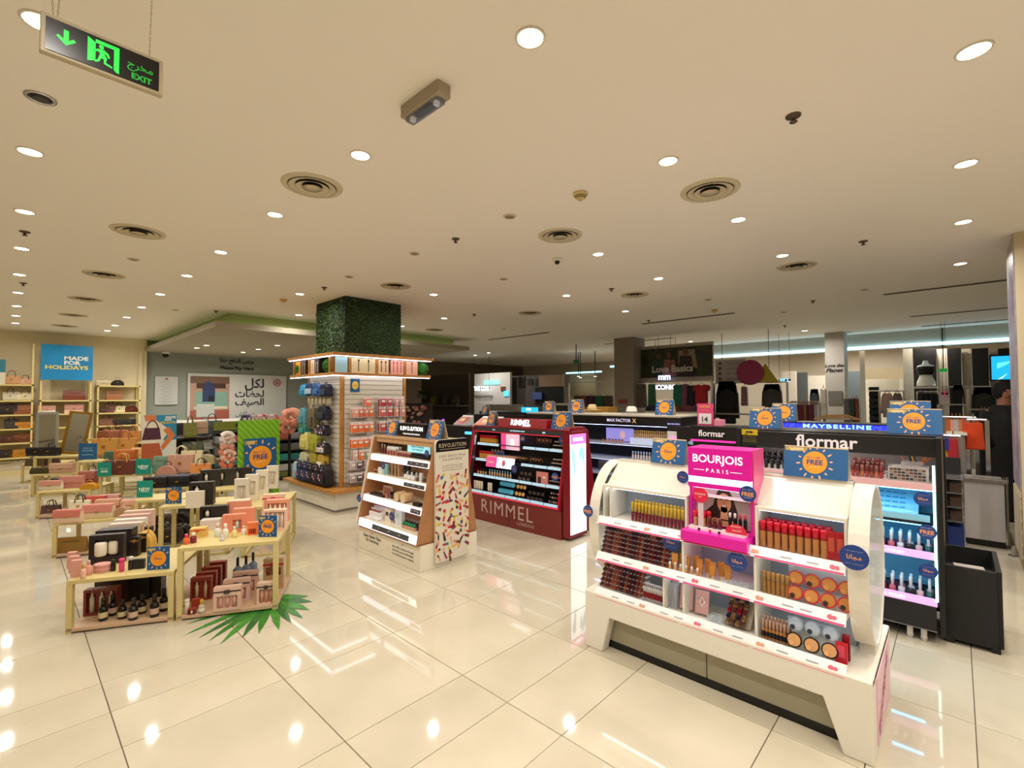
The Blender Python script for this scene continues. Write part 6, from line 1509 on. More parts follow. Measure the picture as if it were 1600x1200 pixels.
# ------------------------------------------------------------ cards on the bag tables
def card(px, py, z, w_, h_, c, lines, lab, rz=-math.radians(38), lc='#e8f2e8', under=True):
    t = thing('info_card', lab, 'sign', onZ(px, py, z), rz)
    cd_ = part('card', MB().box(-w_/2, w_/2, -.004, .004, 0, h_), mat(c, .45), t, loc=(0,0,0))
    part('foot', MB().box(-w_*.2, w_*.2, -.0035, .05, 0, .006), GLASSY, t, loc=(0,0,0))
    m = MB()
    for s, zz, ww in lines: text(m, s, (0, -.0048, h_*zz), YL, ZU, width=w_*ww, bold=.02)
    if under: m.quad((-w_*.3, -.0048, h_*.28), (w_*.3, -.0048, h_*.28), (w_*.3, -.0048, h_*.31), (-w_*.3, -.0048, h_*.31))
    part('lettering', m, mat(lc, .5), cd_, loc=(0,0,0)); return t
card(163, 744, .52, .17, .19, '#0d8a78', [(arab('وصل حديثا'), .55, .6), (arab('جديد'), .38, .5)], 'teal card with Arabic script left of the dark brown bag')
card(224, 741, .52, .20, .22, '#0b8a7c', [('NEW', .5, .66), ('ARRIVALS', .36, .5)], 'upper teal card reading NEW', under=False)
card(226, 777, .52, .155, .18, '#0b8f80', [('NEW', .5, .7), ('ARRIVALS', .36, .55)], 'lower teal card reading NEW', under=False)
card(137, 718, .62, .26, .26, '#1c5a8c', [('MADE FOR', .7, .5), ('HOLIDAYS', .55, .6)], 'small blue holiday card left of the tan totes', lc='#9ab8c8', under=True)
sun_card(tuple(onZ(271, 787, .52)), .15, .17, -math.radians(38), 'blue sun card in Arabic on the taller table behind the towel box', True, True)
sun_card(tuple(onZ(247, 890, .36)), .145, .165, -math.radians(35), 'blue sun card in Arabic at the right of the nearest low table', True, True)
sun_card(tuple(onZ(418, 839, .52)), .14, .165, -math.radians(45), 'blue sun card reading FREE on the perfume table', False, True)
t = thing('bag_poster', 'poster of a woman holding a plum handbag before an orange skirt', 'poster', (1.6, 9.0, .56))
bp0 = onY(222, 649, 9.0); bp1 = onY(275, 712, 9.0); bw_ = bp1.x-bp0.x; zb, zt_ = .56, bp0.z
part('panel', MB().box(bp0.x, bp1.x, 9.0, 9.02, zb, zt_), mat('#cdd0c8', .5), t)
def pp(a, b, k): return (bp0.x + bw_*a, 8.999-.0008*k, zt_ - (zt_-zb)*b)
m = MB(); m.mi(0).add([pp(.4,0,1), pp(.4,.5,1), pp(1,.5,1), pp(1,0,1)], [(0,1,2,3)])
m.mi(1).add([pp(.0,.55,2), pp(0,1,2), pp(.55,1,2), pp(.6,.8,2), pp(.5,.55,2)], [(0,1,2,3,4)])
m.mi(2).add([pp(.05,.0,3), pp(.1,.12,3), pp(.4,.12,3), pp(.4,0,3)], [(0,1,2,3)]); m.add([pp(.6,.3,3), pp(.75,.42,3), pp(.55,.62,3), pp(.6,.7,3), pp(.97,.42,3), pp(.78,.24,3)], [(0,1,2,3,4,5)])
m.mi(3).add([pp(.02,.1,2), pp(.02,.55,2), pp(.55,.55,2), pp(.8,.3,2), pp(.4,.1,2)], [(0,1,2,3,4)])
m.mi(4).add([pp(.08,.25,4), pp(.0,.48,4), pp(.55,.48,4), pp(.5,.25,4)], [(0,1,2,3)])
part('print', m, [mat('#1d7ea0', .5), mat('#a8502c', .5), mat('#c8703c', .5), mat('#d8cdb8', .5), mat('#4a1c30', .5)], t)
part('bag_handle_print', MB().tube([pp(.1,.27,5), pp(.18,.15,5), pp(.3,.1,5), pp(.4,.15,5), pp(.48,.27,5)], .008, 4), mat('#4a1c30', .5), t)
m = MB()
for s, b, a in (('MADE', .05, .82), ('FOR', .10, .75)): text(m, s, pp(a, b, 5), YL, ZU, width=bw_*(.3 if s == 'MADE' else .2), bold=.03)
part('lettering', m, WHITE, t); m = MB(); text(m, 'HOLIDAYS', pp(.72, .155, 5), YL, ZU, width=bw_*.5, bold=.03); part('yellow_lettering', m, mat('#d8b83a', .5), t)
part('easel_leg', MB().box(1.5, 1.54, 9.03, 9.07, .56, 1.2), DARK, t)
# mirrors
MIR = mat('#c8ccc8', .04, 1.0)
t = thing('mirror', 'grey-framed standing mirror on the bag table', 'mirror', (.47, 11.55, .62), -.25)
part('frame', MB().box(-.14, .14, -.015, .015, .0, .75), mat('#8a8c84', .3), t, loc=(0,0,0), bevel=.004); part('glass', MB().box(-.105, .105, -.018, -.015, .04, .71), MIR, t, loc=(0,0,0))
t = thing('mirror', 'gold-framed mirror leaning beside the grey one', 'mirror', (.78, 11.42, .62), -.2)
t.rotation_euler = (-.12, .14, -.25)
for q in ((-.16, -.12, 0, .76), (.12, .16, 0, .76), (-.12, .12, .72, .76), (-.12, .12, 0, .04)): part('frame_rail', MB().box(q[0], q[1], -.02, .02, q[2], q[3]), mat('#8a6414', .3, .6), t, loc=(0,0,0), bevel=.004)
part('glass', MB().box(-.12, .12, -.008, .0, .04, .72), MIR, t, loc=(0,0,0))
m = MB().tube([(.02, -.01, .25), (.03, -.01, .32), (.06, -.01, .33), (.07, -.01, .29), (.04, -.01, .28)], .004, 4).tube([(.08, -.01, .30), (.12, -.01, .30), (.09, -.01, .24), (.11, -.01, .21), (.07, -.01, .20)], .004, 4); part('glass_scribble', m, BLACK, t, loc=(0,0,0))

# ------------------------------------------------------------ gift boxes and bottles
def gift(px, py, z, w_, d_, h_, c, lab, rz=-35, win=None, n=0, wc='#e8d8c8', rib=None, top=None):
    w_, h_ = w_*1.08, h_*1.15
    """gift carton; window insets with the packed bottles showing"""
    t = thing('gift_box', lab, 'gift box', onZ(px, py, z), math.radians(rz))
    if win:
        x0, x1, z0, z1 = [win[0]*w_-w_/2, win[1]*w_-w_/2, win[2]*h_, win[3]*h_]
        m = MB().box(-w_/2, x0, -d_/2, d_/2, 0, h_).box(x1, w_/2, -d_/2, d_/2, 0, h_).box(x0, x1, -d_/2, d_/2, z1, h_).box(x0, x1, -d_/2, d_/2, 0, z0).box(x0, x1, 0, d_/2, z0, z1)
    else: m = MB().box(-w_/2, w_/2, -d_/2, d_/2, 0, h_)
    ct_ = part('carton', m, mat(c, .4), t, loc=(0,0,0))
    if win and n:
        for k in range(n):
            xx = x0 + (x1-x0)*(k+.5)/n; r_ = min((x1-x0)/n*.42, d_*.24)
            mm = MB(); mm.sm = True; mm.lathe(xx, -d_*.22, [(r_, z0), (r_, z0+(z1-z0)*.7), (r_*.5, z0+(z1-z0)*.78), (r_*.5, z1)], 10)
            part('packed_item', mm, mat(wc, .4), ct_, loc=(0,0,0))
    if rib:
        m = MB().box(-w_*.52, w_*.52, -d_/2-.002, -d_/2, h_*.78, h_*.84); m.box(-w_*.1, w_*.1, -d_/2-.015, -d_/2-.002, h_*.74, h_*.88); part('ribbon', m, mat(rib, .5), t, loc=(0,0,0))
    if top: part('lid', MB().box(-w_/2, w_/2, -d_/2, d_/2, h_, h_+.003), mat(top, .4), t, loc=(0,0,0))
    return t
gift(168, 880, .36, .20, .05, .19, '#1c1218', 'black floral gift box with two white towels in its window', -30, (.18, .88, .28, .84), 0)
t = thing('rolled_towel', 'left rolled white towel in the black gift box', 'towel', onZ(157, 882, .36)+Vector((0,0,.065)));
for i, px in enumerate((157, 178)):
    m = MB(); m.sm = True; m.lathe(0, 0, [(.032, 0), (.037, .01), (.037, .09), (.03, .10)], 12)
    if i == 0: part('roll', m, mat('#e6dcc8', .9), t, loc=(0,0,0))
    else: solo('rolled_towel', m, mat('#e6dcc8', .9), 'right rolled white towel in the black gift box', 'towel', onZ(178, 878, .36)+Vector((0,0,.065)))
gift(182, 868, .36, .22, .10, .185, '#171218', 'second black gift box behind the towel box', -30)
for k in range(4):
    gift(197+7*k, 856-8*k, .36, .21, .06, .18, ['#d8c4b4', '#e0d4c8', '#cda394', '#d8b8a8'][k], 'pale long gift carton behind the towel box, %s from the front' % ORD[k], -30)
for k in range(3): gift(119-3*k, 901-7*k, .36, .05, .03, .10, '#d89a8a', 'pink upright carton at the left of the nearest low table, %s from the front' % ORD[k], -30)
def b1(px, py, z, r, h, c, cap, lab, cf=.3, lc=None, cat='bottle', nk=.5, name='bottle'):
    r, h = r*1.25, h*1.35
    t = thing(name, lab, cat, onZ(px, py, z)); m = MB(); m.sm = True; hb = h*(1-cf)
    m.lathe(0, 0, [(r*.9, 0), (r, h*.03), (r, hb*.8), (r*nk, hb)], 14); part('flask', m, mat(c, .12), t, loc=(0,0,0))
    m = MB(); m.sm = True; m.lathe(0, 0, [(r*nk*1.05, hb), (r*nk*1.05, h*.98), (r*nk*.8, h)], 12); part('cap', m, mat(cap, .25), t, loc=(0,0,0))
    if lc: m = MB(); m.sm = True; m.lathe(0, 0, [(r*1.01, hb*.22), (r*1.01, hb*.6)], 14, cap=False); part('paper_label', m, mat(lc, .6), t, loc=(0,0,0))
b1(130, 904, .36, .013, .075, '#e0b098', '#c8a040', 'gold-capped pink bottle on the nearest low table')
b1(138, 898, .36, .016, .075, '#d8988a', '#d0a090', 'pink bottle behind the gold-capped one')
for k in range(2):
    t = thing('vanity_case', 'pink oval vanity case, %s of the stack of two' % ['lower', 'upper'][k], 'case', onZ(160, 893, .36) + Vector((0, 0, .03*k)), -.6)
    m = MB(); m.sm = False; m.lathe(0, 0, [(.05, 0), (.055, .004), (.055, .024), (.05, .029)], 20, sy=.75); part('case', m, mat('#d79c92', .35), t, loc=(0,0,0)); part('zip', MB().lathe(0, 0, [(.0555, .013), (.0555, .016)], 20, cap=False, sy=.75), mat('#8a5048', .4), t, loc=(0,0,0))
b1(177, 892, .36, .012, .06, '#17151a', '#0e0d10', 'short black tube beside the vanity cases', .4, nk=.9)
b1(190, 893, .36, .013, .07, '#e0387c', '#e0387c', 'hot pink squeeze tube on the nearest low table', .25, nk=1.0)
b1(204, 890, .36, .012, .07, '#1a1722', '#c8ccd0', 'black tube with silver cap on the nearest low table', .25, nk=.9)
gift(217, 888, .36, .07, .03, .06, '#141216', 'small black boxed compact on the nearest low table', -30)
for i, (px, py, hh) in enumerate(((212, 868, .13), (224, 862, .13), (206, 860, .14), (232, 850, .13), (216, 852, .12))): gift(px, py, .36, .05, .05, hh, '#1e1612', 'black and gold boxed fragrance, %s of the cluster behind the compact' % ORD[i], -30, rib='#9a7038')
gift(160, 958, .038, .19, .06, .16, '#7c2e20', 'rust red gift box with bottles under the nearest low table', -30, (.08, .92, .1, .9), 3, '#c8bca0')
gift(178, 940, .038, .20, .08, .16, '#3a1c16', 'dark red gift box behind the rust one', -30)
gift(215, 935, .038, .17, .10, .19, '#17120f', 'black hexagonal gift box under the nearest low table', -30)
gift(238, 930, .038, .14, .10, .18, '#14100e', 'second black gift box under the nearest low table', -30)
for i, (px, py, hh) in enumerate(((161, 971, .115), (176, 963, .11), (191, 968, .10), (208, 970, .115), (222, 960, .10), (241, 965, .12), (256, 956, .12))):
    b1(px, py-2, .038, .022, hh, '#1a1512', '#120f0e', 'dark bottle with cream label under the low table, %s from the left' % ORD[i], .35, '#c9bc8c' if i % 2 == 0 else '#c8a890')
# perfume table, top
b1(291, 850, .52, .017, .055, '#e0683a', '#e83a68', 'orange perfume with pink cap at the left of the perfume table', .35)
b1(302, 848, .52, .017, .055, '#7a1c30', '#ece4dc', 'dark red perfume beside the orange one', .3)
gift(311, 838, .52, .10, .07, .06, '#dcb45c', 'yellow gift box with red bow on the perfume table', -30, rib='#c8203c')
gift(330, 826, .52, .13, .09, .07, '#d8cfc8', 'pale grey gift box behind the yellow one', -30)
b1(347, 845, .52, .013, .03, '#c9c9cc', '#d8d8dc', 'tiny silver jar at the front of the perfume table', .4)
b1(340, 838, .52, .018, .075, '#dfe3dc', '#e8c8c0', 'clear perfume bottle with pale cap, left one', .35)
b1(352, 840, .52, .017, .08, '#e3dfd0', '#f0e4dc', 'clear perfume bottle with pale cap, right one', .35)
b1(366, 839, .52, .014, .06, '#e6d890', '#e8e0d0', 'yellow bottle in front of the pink boxes', .3)
b1(381, 835, .52, .013, .05, '#f0ece2', '#e8e4da', 'small white bottle by the orange cartons', .3)
gift(366, 831, .52, .15, .05, .125, '#e0886c', 'large pink gift box with bottle picture', -30, (.45, .85, .2, .7), 1, '#c8d8c8')
gift(382, 821, .52, .15, .06, .13, '#e29478', 'second pink gift box behind the pictured one', -30)
gift(374, 812, .52, .16, .10, .15, '#e89a7c', 'tallest pink gift box stack at the back of the perfume table', -30, top='#f2c0a8')
gift(395, 835, .52, .07, .04, .085, '#ee7a44', 'bright orange carton left of the FREE card', -30, (.15, .85, .1, .5), 3, '#c84a20')
gift(430, 829, .52, .16, .05, .15, '#eec0a4', 'clear-fronted peach gift box behind the FREE card', -35, (.08, .92, .15, .9), 4, '#e0d0c0')
gift(434, 815, .52, .17, .06, .17, '#e29a7c', 'peach gift box at the right end of the perfume table', -35, (.08, .92, .1, .85), 4, '#e8d8c8')
gift(428, 805, .52, .17, .05, .17, '#eec8a8', 'cream gift box with red bow at the back right', -35, (.1, .9, .2, .72), 3, '#a83a3a', rib='#d02a4a')
gift(335, 821, .52, .19, .06, .145, '#1a1614', 'black gift box with white panels at the back left of the perfume table', -30, (.1, .42, .5, .85), 1, '#e8dccc')
# perfume table, bottom shelf
b1(292, 958, .038, .012, .075, '#e2d6c0', '#e8dcc4', 'cream squeeze tube under the perfume table', .2, nk=1.1)
gift(300, 959, .038, .045, .03, .035, '#8a2c20', 'small red and cream carton in front under the perfume table', -30, (.1, .9, .1, .8), 1, '#ead9c6')
gift(306, 950, .038, .05, .03, .06, '#a03828', 'red carton behind the small one', -30)
b1(315, 957, .038, .017, .07, '#b9a890', '#c9a227', 'small bottle with gold cap and cream label', .35, '#e0d8c4')
for k in range(4): gift(315+8*k, 936-9*k, .038, .13, .05, .15, '#8a2c1c', 'rust gift box in the left row of the bottom shelf, %s from the front' % ORD[k], -30, (.08, .92, .1, .85), 2, '#c9b48c')
for k in range(3): gift(356+14*k, 952-13*k, .038, .165, .05, .15, ['#e0b8a4', '#dcb4a0', '#d8b09c'][k], 'pink windowed gift set with dark ribbon, %s from the front' % ORD[k], -30, (.12, .88, .12, .62), 3, ['#d89a8a', '#d8a08c', '#d0a090'][k], rib='#3a302e')
gift(417, 942, .038, .12, .05, .14, '#e0bca8', 'pink gift set at the right of the bottom shelf', -35, (.12, .88, .08, .7), 3, '#dc9a80', rib='#3a302e')
gift(428, 918, .038, .14, .05, .21, '#b8966a', 'tan gift box with red bow at the back of the bottom shelf', -35, (.12, .88, .45, .72), 3, '#8a3024', rib='#a81c30')
for i, (px, py) in enumerate(((371, 914), (384, 911), (395, 905))): b1(px, py, .038, .028, .17, '#7a8aa0', '#2a2c34', 'blue-grey pump bottle under the perfume table, %s from the left' % ORD[i], .3, nk=.3)
# white cartons on the table behind
for k in range(4):
    gift(378+16*k, 790-9*k, .50, .12, .05, .24, '#e0d6c2', 'white tall gift set with two round pots, %s from the left' % ORD[k], -35, (.2, .8, .2, .75), 1, '#d8c8b0')
for k in range(3): gift(330+24*k, 760-2*k, .52, .20, .07, .18, ['#2a2622', '#322c26', '#26221e'][k], 'dark gift box with white squares in the middle group, %s from the left' % ORD[k], -30, (.1, .45, .35, .8), 1, '#e0d8c8')
gift(305, 793, .52, .14, .05, .14, '#e3d8c4', 'white gift bag right of the blue sun card', -30)
gift(316, 788, .52, .2, .08, .2, '#26201c', 'black gift box with round white jar behind the perfume table', -30, (.15, .45, .4, .85), 1, '#ece0d0')

# ------------------------------------------------------------ palm leaf sticker on the floor
lf = thing('palm_leaf_sticker', 'green palm leaf floor sticker spreading from under the perfume table', 'floor sticker', onZ(428, 942, 0))
c0 = onZ(426, 934, 0)
tips = [(290, 976), (287, 993), (309, 998), (326, 1002), (343, 1008), (378, 998), (404, 991), (436, 985), (455, 974), (474, 967), (484, 954), (488, 941), (482, 932), (468, 931)]
for i, (a, b) in enumerate(tips):
    p = onZ(a, b, 0) - c0; l = p.length; p.normalize(); n_ = Vector((-p.y, p.x, 0)); wd = .028 + .012*(l < .5)
    z = .0012 + .0003*i; base = c0 - lf.location
    pts = [base + p*l*.12 - n_*.006, base + p*l*.45 - n_*wd*1.25, base + p*l*.75 - n_*wd, base + p*l, base + p*l*.75 + n_*wd*.7, base + p*l*.45 + n_*wd*1.1, base + p*l*.12 + n_*.006]
    m = MB().add([(q.x, q.y, z) for q in pts], [(0, 1, 2, 3, 4, 5, 6)])
    part('leaflet', m, mat(['#2f7a26', '#3c8c2c', '#266a2c'][i % 3], .35, noise=.35, scale=14), lf, loc=(0,0,0))

# ------------------------------------------------------------ palm panel, sun card, stationery fixture
t = thing('palm_display_board', 'bright green palm leaf panel behind the gift tables', 'panel', (2.55, 7.55, 0))
def palm_mat():
    m_ = bpy.data.materials.new('palm_print'); m_.use_nodes = True; nt = m_.node_tree; b = nt.nodes['Principled BSDF']
    tc = nt.nodes.new('ShaderNodeTexCoord'); mp = nt.nodes.new('ShaderNodeMapping'); mp.inputs['Rotation'].default_value = (0, .75, 0)
    wv = nt.nodes.new('ShaderNodeTexWave'); wv.inputs['Scale'].default_value = 5; wv.inputs['Distortion'].default_value = 3
    r = nt.nodes.new('ShaderNodeValToRGB'); r.color_ramp.elements[0].color = hexlin('#5c9a10') + [1]; r.color_ramp.elements[1].color = hexlin('#86b818') + [1]
    nt.links.new(tc.outputs['Object'], mp.inputs['Vector']); nt.links.new(mp.outputs['Vector'], wv.inputs['Vector']); nt.links.new(wv.outputs['Fac'], r.inputs['Fac']); nt.links.new(r.outputs['Color'], b.inputs['Base Color'])
    return m_
part('panel', MB().box(2.27, 2.84, 7.53, 7.56, .05, 1.28), palm_mat(), t); part('foot', MB().box(2.35, 2.75, 7.45, 7.7, 0, .05), DARK, t)
sun_card((2.56, 7.50, .47), .44, .54, 0, 'large blue sun card reading FREE in front of the green palm panel', False, True)
solo('card_stand', MB().box(2.45, 2.67, 7.42, 7.52, 0, .47), DARK, 'dark stand carrying the large sun card', 'stand')
ol = thing('stationery_fixture', 'long shelving unit with olive header behind the palm panel', 'shelving', (3.5, 10.4, 0))
part('header', MB().box(2.60, 4.52, 10.0, 10.03, 1.0, 1.16), mat('#6d7420', .5), ol)
part('body', MB().box(2.62, 4.5, 10.3, 10.34, 0, 1.12), mat('#1c1a18', .6), ol)
for z in (.12, .33, .54, .76, .97): part('shelf', MB().box(2.62, 4.5, 10.02, 10.3, z-.02, z), mat('#3a3a2a', .5), ol)
part('olive_base', MB().box(2.60, 4.52, 9.98, 10.3, 0, .1), mat('#7a7c3a', .5), ol)
part('logo_disc', MB().prism([(3.05+.1*math.cos(a*PI/8), 1.085+.045*math.sin(a*PI/8)) for a in range(16)], 'y', 9.995, 10.0), mat('#2a2818', .5), ol)
for k in range(8):
    for j, z in enumerate((.12, .33, .54, .76)):
        c = [['#9a9a98', '#c8c4bc'], ['#1f6f6a', '#2a8a80'], ['#6a6864', '#3a3836'], ['#8a8a8c', '#b0504a']][j][k % 2]
        solo('stationery_box', MB().box(-.1, .1, -.08, .08, 0, .13), mat(c, .5), 'stationery box on the olive-header unit, shelf %s from the bottom, %s from the left' % (ORD[j], ORD[k]), 'box', (2.74+.225*k, 10.14, z), 0, 'stationery boxes', .004)
def plush(x, y, z, s, c, lab, c2='#d8c8b8'):
    t = thing('travel_pillow', lab, 'cushion', (x, y, z))
    m = MB(); m.sm = True; m.tube([(s*math.cos(a), 0, s*math.sin(a)*.9) for a in [(-.45+1.9*k/12)*PI for k in range(13)]], s*.5, 10); part('cushion', m, mat(c, .9, noise=.2, scale=18), t, loc=(0,0,0))
    part('tag', MB().box(-.02, .02, -s*.55, -s*.54, -.02, .03), mat(c2, .5), t, loc=(0,0,0))
for i, (px, py, s, c) in enumerate(((452, 652, .17, '#e89a84'), (462, 650, .16, '#f0b48a'), (458, 668, .15, '#d88878'), (447, 661, .12, '#a8504a'), (465, 671, .13, '#8a6a50'))):
    p = onY(px, py, 9.2); plush(p.x, p.y + .12*i, p.z, s*.72, c, ['large peach travel pillow at the top', 'orange-tipped travel pillow beside it', 'pink travel pillow below them', 'dark red travel pillow on the left', 'brown travel pillow on the right'][i] + ' of the hanging group')
pr_ = thing('pillow_rack', 'dark post rack carrying the hanging travel pillows', 'rack', (3.6, 9.6, 0)); p_ = onY(456, 660, 9.7); part('post', MB().box(p_.x-.02, p_.x+.02, 9.78, 9.82, 0, 1.2), DARK, pr_); part('arm', MB().box(p_.x-.015, p_.x+.015, 9.2, 9.8, 1.15, 1.17), DARK, pr_); part('foot', MB().box(p_.x-.25, p_.x+.25, 9.6, 10.0-.05, 0, .02), DARK, pr_)
for i, (px, py, c) in enumerate(((355, 684, '#e8d8d0'), (356, 692, '#d8b0a0'), (354, 704, '#e0886c'), (357, 712, '#ecc8b8'), (355, 722, '#e07a5a'))):
    p = onY(px, py, 8.9); plush(p.x, p.y, p.z, .085, c, 'pink plush cushion in the hanging strip left of the palm panel, %s from the top' % ORD[i])
sp_ = thing('strip_rack', 'thin dark rack behind the strip of pink cushions', 'rack', (2.2, 9.0, 0)); p_ = onY(348, 700, 9.0); part('post', MB().box(p_.x-.012, p_.x+.012, 9.0, 9.02, 0, 1.05), DARK, sp_); part('shelf', MB().box(p_.x-.6, p_.x+.35, 8.95, 9.3, .55, .58), mat('#6a5a3a', .5), sp_)
for i, (px, py, w_, h_, c) in enumerate(((297, 672, .2, .26, '#6a6a20'), (312, 668, .24, .22, '#a88a70'), (331, 668, .34, .26, '#46525c'), (300, 700, .3, .24, '#5a6a54'), (332, 694, .34, .18, '#b8b8ac'), (308, 688, .3, .2, '#2c2a26'), (334, 712, .34, .2, '#a8a89c'), (270, 690, .34, .2, '#2c2420'), (312, 712, .3, .2, '#6f7a62'), (285, 700, .2, .2, '#3a2a20'))):
    p = onY(px, py, 10.0 + .06*i); bag((p.x, p.y, max(.3, p.z-h_/2)), w_, h_, .12, c, ['tote', 'flap'][i % 2], '%s bag on the rack left of the pink cushions, item %s from the left' % (['olive', 'taupe', 'slate', 'sage', 'pale grey', 'black', 'grey', 'dark brown', 'moss', 'brown'][i], ['second', 'fifth', 'eighth', 'third', 'ninth', 'fourth', 'tenth', 'first', 'sixth', 'seventh'][i]), 0)
rk2 = thing('bag_rack', 'dark stepped rack holding travel bags left of the pink cushions', 'rack', (2.0, 10.9, 0)); part('back', MB().box(1.9, 2.58, 10.8, 10.84, 0, 1.1), mat('#221c18', .6), rk2)
for z in (.3, .62, .9): part('step', MB().box(1.9, 2.58, 10.05, 10.8, z-.03, z), mat('#2c241e', .6), rk2)
for k in range(9): 
    p = onY(388+6*k, 656, 9.99); plush(p.x, 10.2, 1.16+.03, .06, ['#3a3a5a', '#5a4a7a', '#c8c4c0', '#d89a94', '#e8d8d0', '#b84a54', '#e0a8a0', '#f0e0d8', '#c87a7a'][k], 'small patterned pouch on top of the olive-header unit, %s from the left' % ORD[k])

# ------------------------------------------------------------ pay desk wall
def wy(px, py): return onY(px, py, 15.18)
t = thing('wall_poster', 'large white poster with beach van picture and Arabic slogan behind the pay desk', 'poster', (4.9, 15.18, .9))
a, b = wy(293, 584), wy(446, 655)
part('panel', MB().box(a.x, b.x, 15.14, 15.18, .98, 2.285), mat('#d6d4cc', .5), t)
a, b = wy(297, 588), wy(357, 655)
part('photo', MB().box(a.x, b.x, 15.135, 15.14, 1.02, 2.21), mat('#c09a84', .5), t)
def wq(m, x0, x1, z0, z1, k): m.box(x0, x1, 15.134-.002*k, 15.135-.002*k, 1.6+(z0-1.6)*.926, 1.6+(z1-1.6)*.926)
m = MB(); A0 = a.x; W_ = b.x-a.x
m.mi(0); wq(m, A0+.0, A0+W_, 2.05, 2.26, 1); m.mi(1); wq(m, A0+.12*W_, A0+.95*W_, 1.35, 1.8, 2); m.mi(2); wq(m, A0, A0+W_, .97, 1.25, 1); m.mi(3); wq(m, A0+.3*W_, A0+.62*W_, 1.5, 1.95, 3); m.mi(4); wq(m, A0+.15*W_, A0+.9*W_, 1.9, 2.05, 2); m.mi(5); wq(m, A0+.1*W_, A0+.95*W_, 1.28, 1.36, 3); m.mi(3).disc((A0+.45*W_, 15.125, 1.97), YL, ZU, .1, 12); m.mi(6); wq(m, A0+.45*W_, A0+.6*W_, 1.5, 1.68, 4)
part('photo_print', m, [mat('#7a5a44', .5), mat('#8ab0a0', .5), mat('#b06050', .5), mat('#2a3a6a', .5), mat('#4a2c1c', .5), mat('#e8dcb8', .5), mat('#17151a', .5)], t)
m = MB()
for s, py, wd in (('لكل', 601, 30), ('لحظات', 615, 45), ('الصيف', 629, 45)):
    p = wy(412 - wd/2, py); p0 = wy(412-wd, py); p1 = wy(412, py); text(m, arab(s), (p.x, 15.135, p.z), YL, ZU, width=p1.x-p0.x, bold=.025)
p = wy(382, 647); text(m, arab('سبلاش'), (p.x, 15.135, p.z), YL, ZU, width=.5)
part('lettering', m, mat('#2c2c34', .5), t)
p = wy(432, 598)
for r_, r2_ in ((.115, .095), (.075, .055), (.03, .0)):
    m = MB(); m.add([(p.x+q*math.cos(2*PI*i/24), 15.135, p.z+q*math.sin(2*PI*i/24)) for q in (r_, max(r2_, .001)) for i in range(24)], [(i, (i+1) % 24, 24+(i+1) % 24, 24+i) for i in range(24)])
    part('round_emblem', m, mat('#b01c34', .5), t)
t = thing('notice_board', 'framed white notice on the grey pay desk wall', 'notice', (3.0, 15.18, 1.4))
a, b = wy(242, 588), wy(277, 632)
part('frame', MB().box(a.x, b.x, 15.15, 15.18, b.z, a.z), mat('#c9cac4', .4), t)
m = MB()
for k in range(15): l_ = .62*(b.x-a.x)*(.6+.4*math.sin(k*1.7)**2); z = a.z - .12 - .045*k; m.box((a.x+b.x)/2-l_/2, (a.x+b.x)/2+l_/2, 15.148, 15.15, z, z+.008)
part('print_lines', m, mat('#8a8c88', .5), t)['kind'] = 'stuff'
part('emblem', MB().box((a.x+b.x)/2-.03, (a.x+b.x)/2+.03, 15.147, 15.15, a.z-.08, a.z-.04), mat('#b02034', .5), t)
t = thing('wall_lettering', 'black Please Pay Here lettering in Arabic and English on the grey wall', 'sign', (4.9, 15.18, 2.5))
m = MB(); p = wy(371, 565); q = wy(371, 576); l_ = wy(397, 570).x - wy(345, 570).x
text(m, arab('يرجى الدفع هنا'), (p.x, 15.178, min(p.z, 2.66)), YL, ZU, width=l_, bold=.03); text(m, 'Please Pay Here', (q.x, 15.178, min(q.z, 2.49)), YL, ZU, width=l_, bold=.03)
part('lettering', m, mat('#1c1a1a', .5), t)
t = thing('pay_desk', 'dark pay desk with white top in front of the grey wall', 'counter', (4.4, 14.1, 0))
part('desk', MB().box(2.7, 6.2, 13.9, 14.4, 0, 1.0), mat('#1c1a1c', .5), t); part('desk_top', MB().box(2.65, 6.25, 13.85, 14.45, 1.0, 1.05), mat('#d8d4cc', .3), t)
t = thing('monitor', 'grey till monitor seen from behind on the pay desk', 'monitor', (3.4, 14.1, 1.05)); a, b = onY(307, 632, 14.1), onY(335, 657, 14.1)
part('shell', MB().box(a.x, b.x, 14.1, 14.15, 1.12, a.z), mat('#9a9c94', .4), t, bevel=.01); part('stand', MB().box((a.x+b.x)/2-.04, (a.x+b.x)/2+.04, 14.12, 14.18, 1.05, 1.15), mat('#6a6c68', .4), t)

# ------------------------------------------------------------ clothing shop in the background
def rX(px0, px1, py0, py1, X, t_=.04):
    a = onX(px0, (py0+py1)/2, X); b = onX(px1, (py0+py1)/2, X); pm = (px0+px1)/2
    return (X, X+t_, b.y, a.y, onX(pm, py1, X).z, onX(pm, py0, X).z)
def panel(name, label, cat, px0, px1, py0, py1, X, c, t_=.04, em=0, tofloor=False, group=None):
    q = list(rX(px0, px1, py0, py1, X, t_))
    if tofloor: q[4] = 0
    ct = Vector((X, (q[2]+q[3])/2, q[4]))
    m = MB().box(0, t_, q[2]-ct.y, q[3]-ct.y, 0, q[5]-q[4])
    return solo(name, m, mat(c, .5, emit=em), label, cat, ct, group=group), q
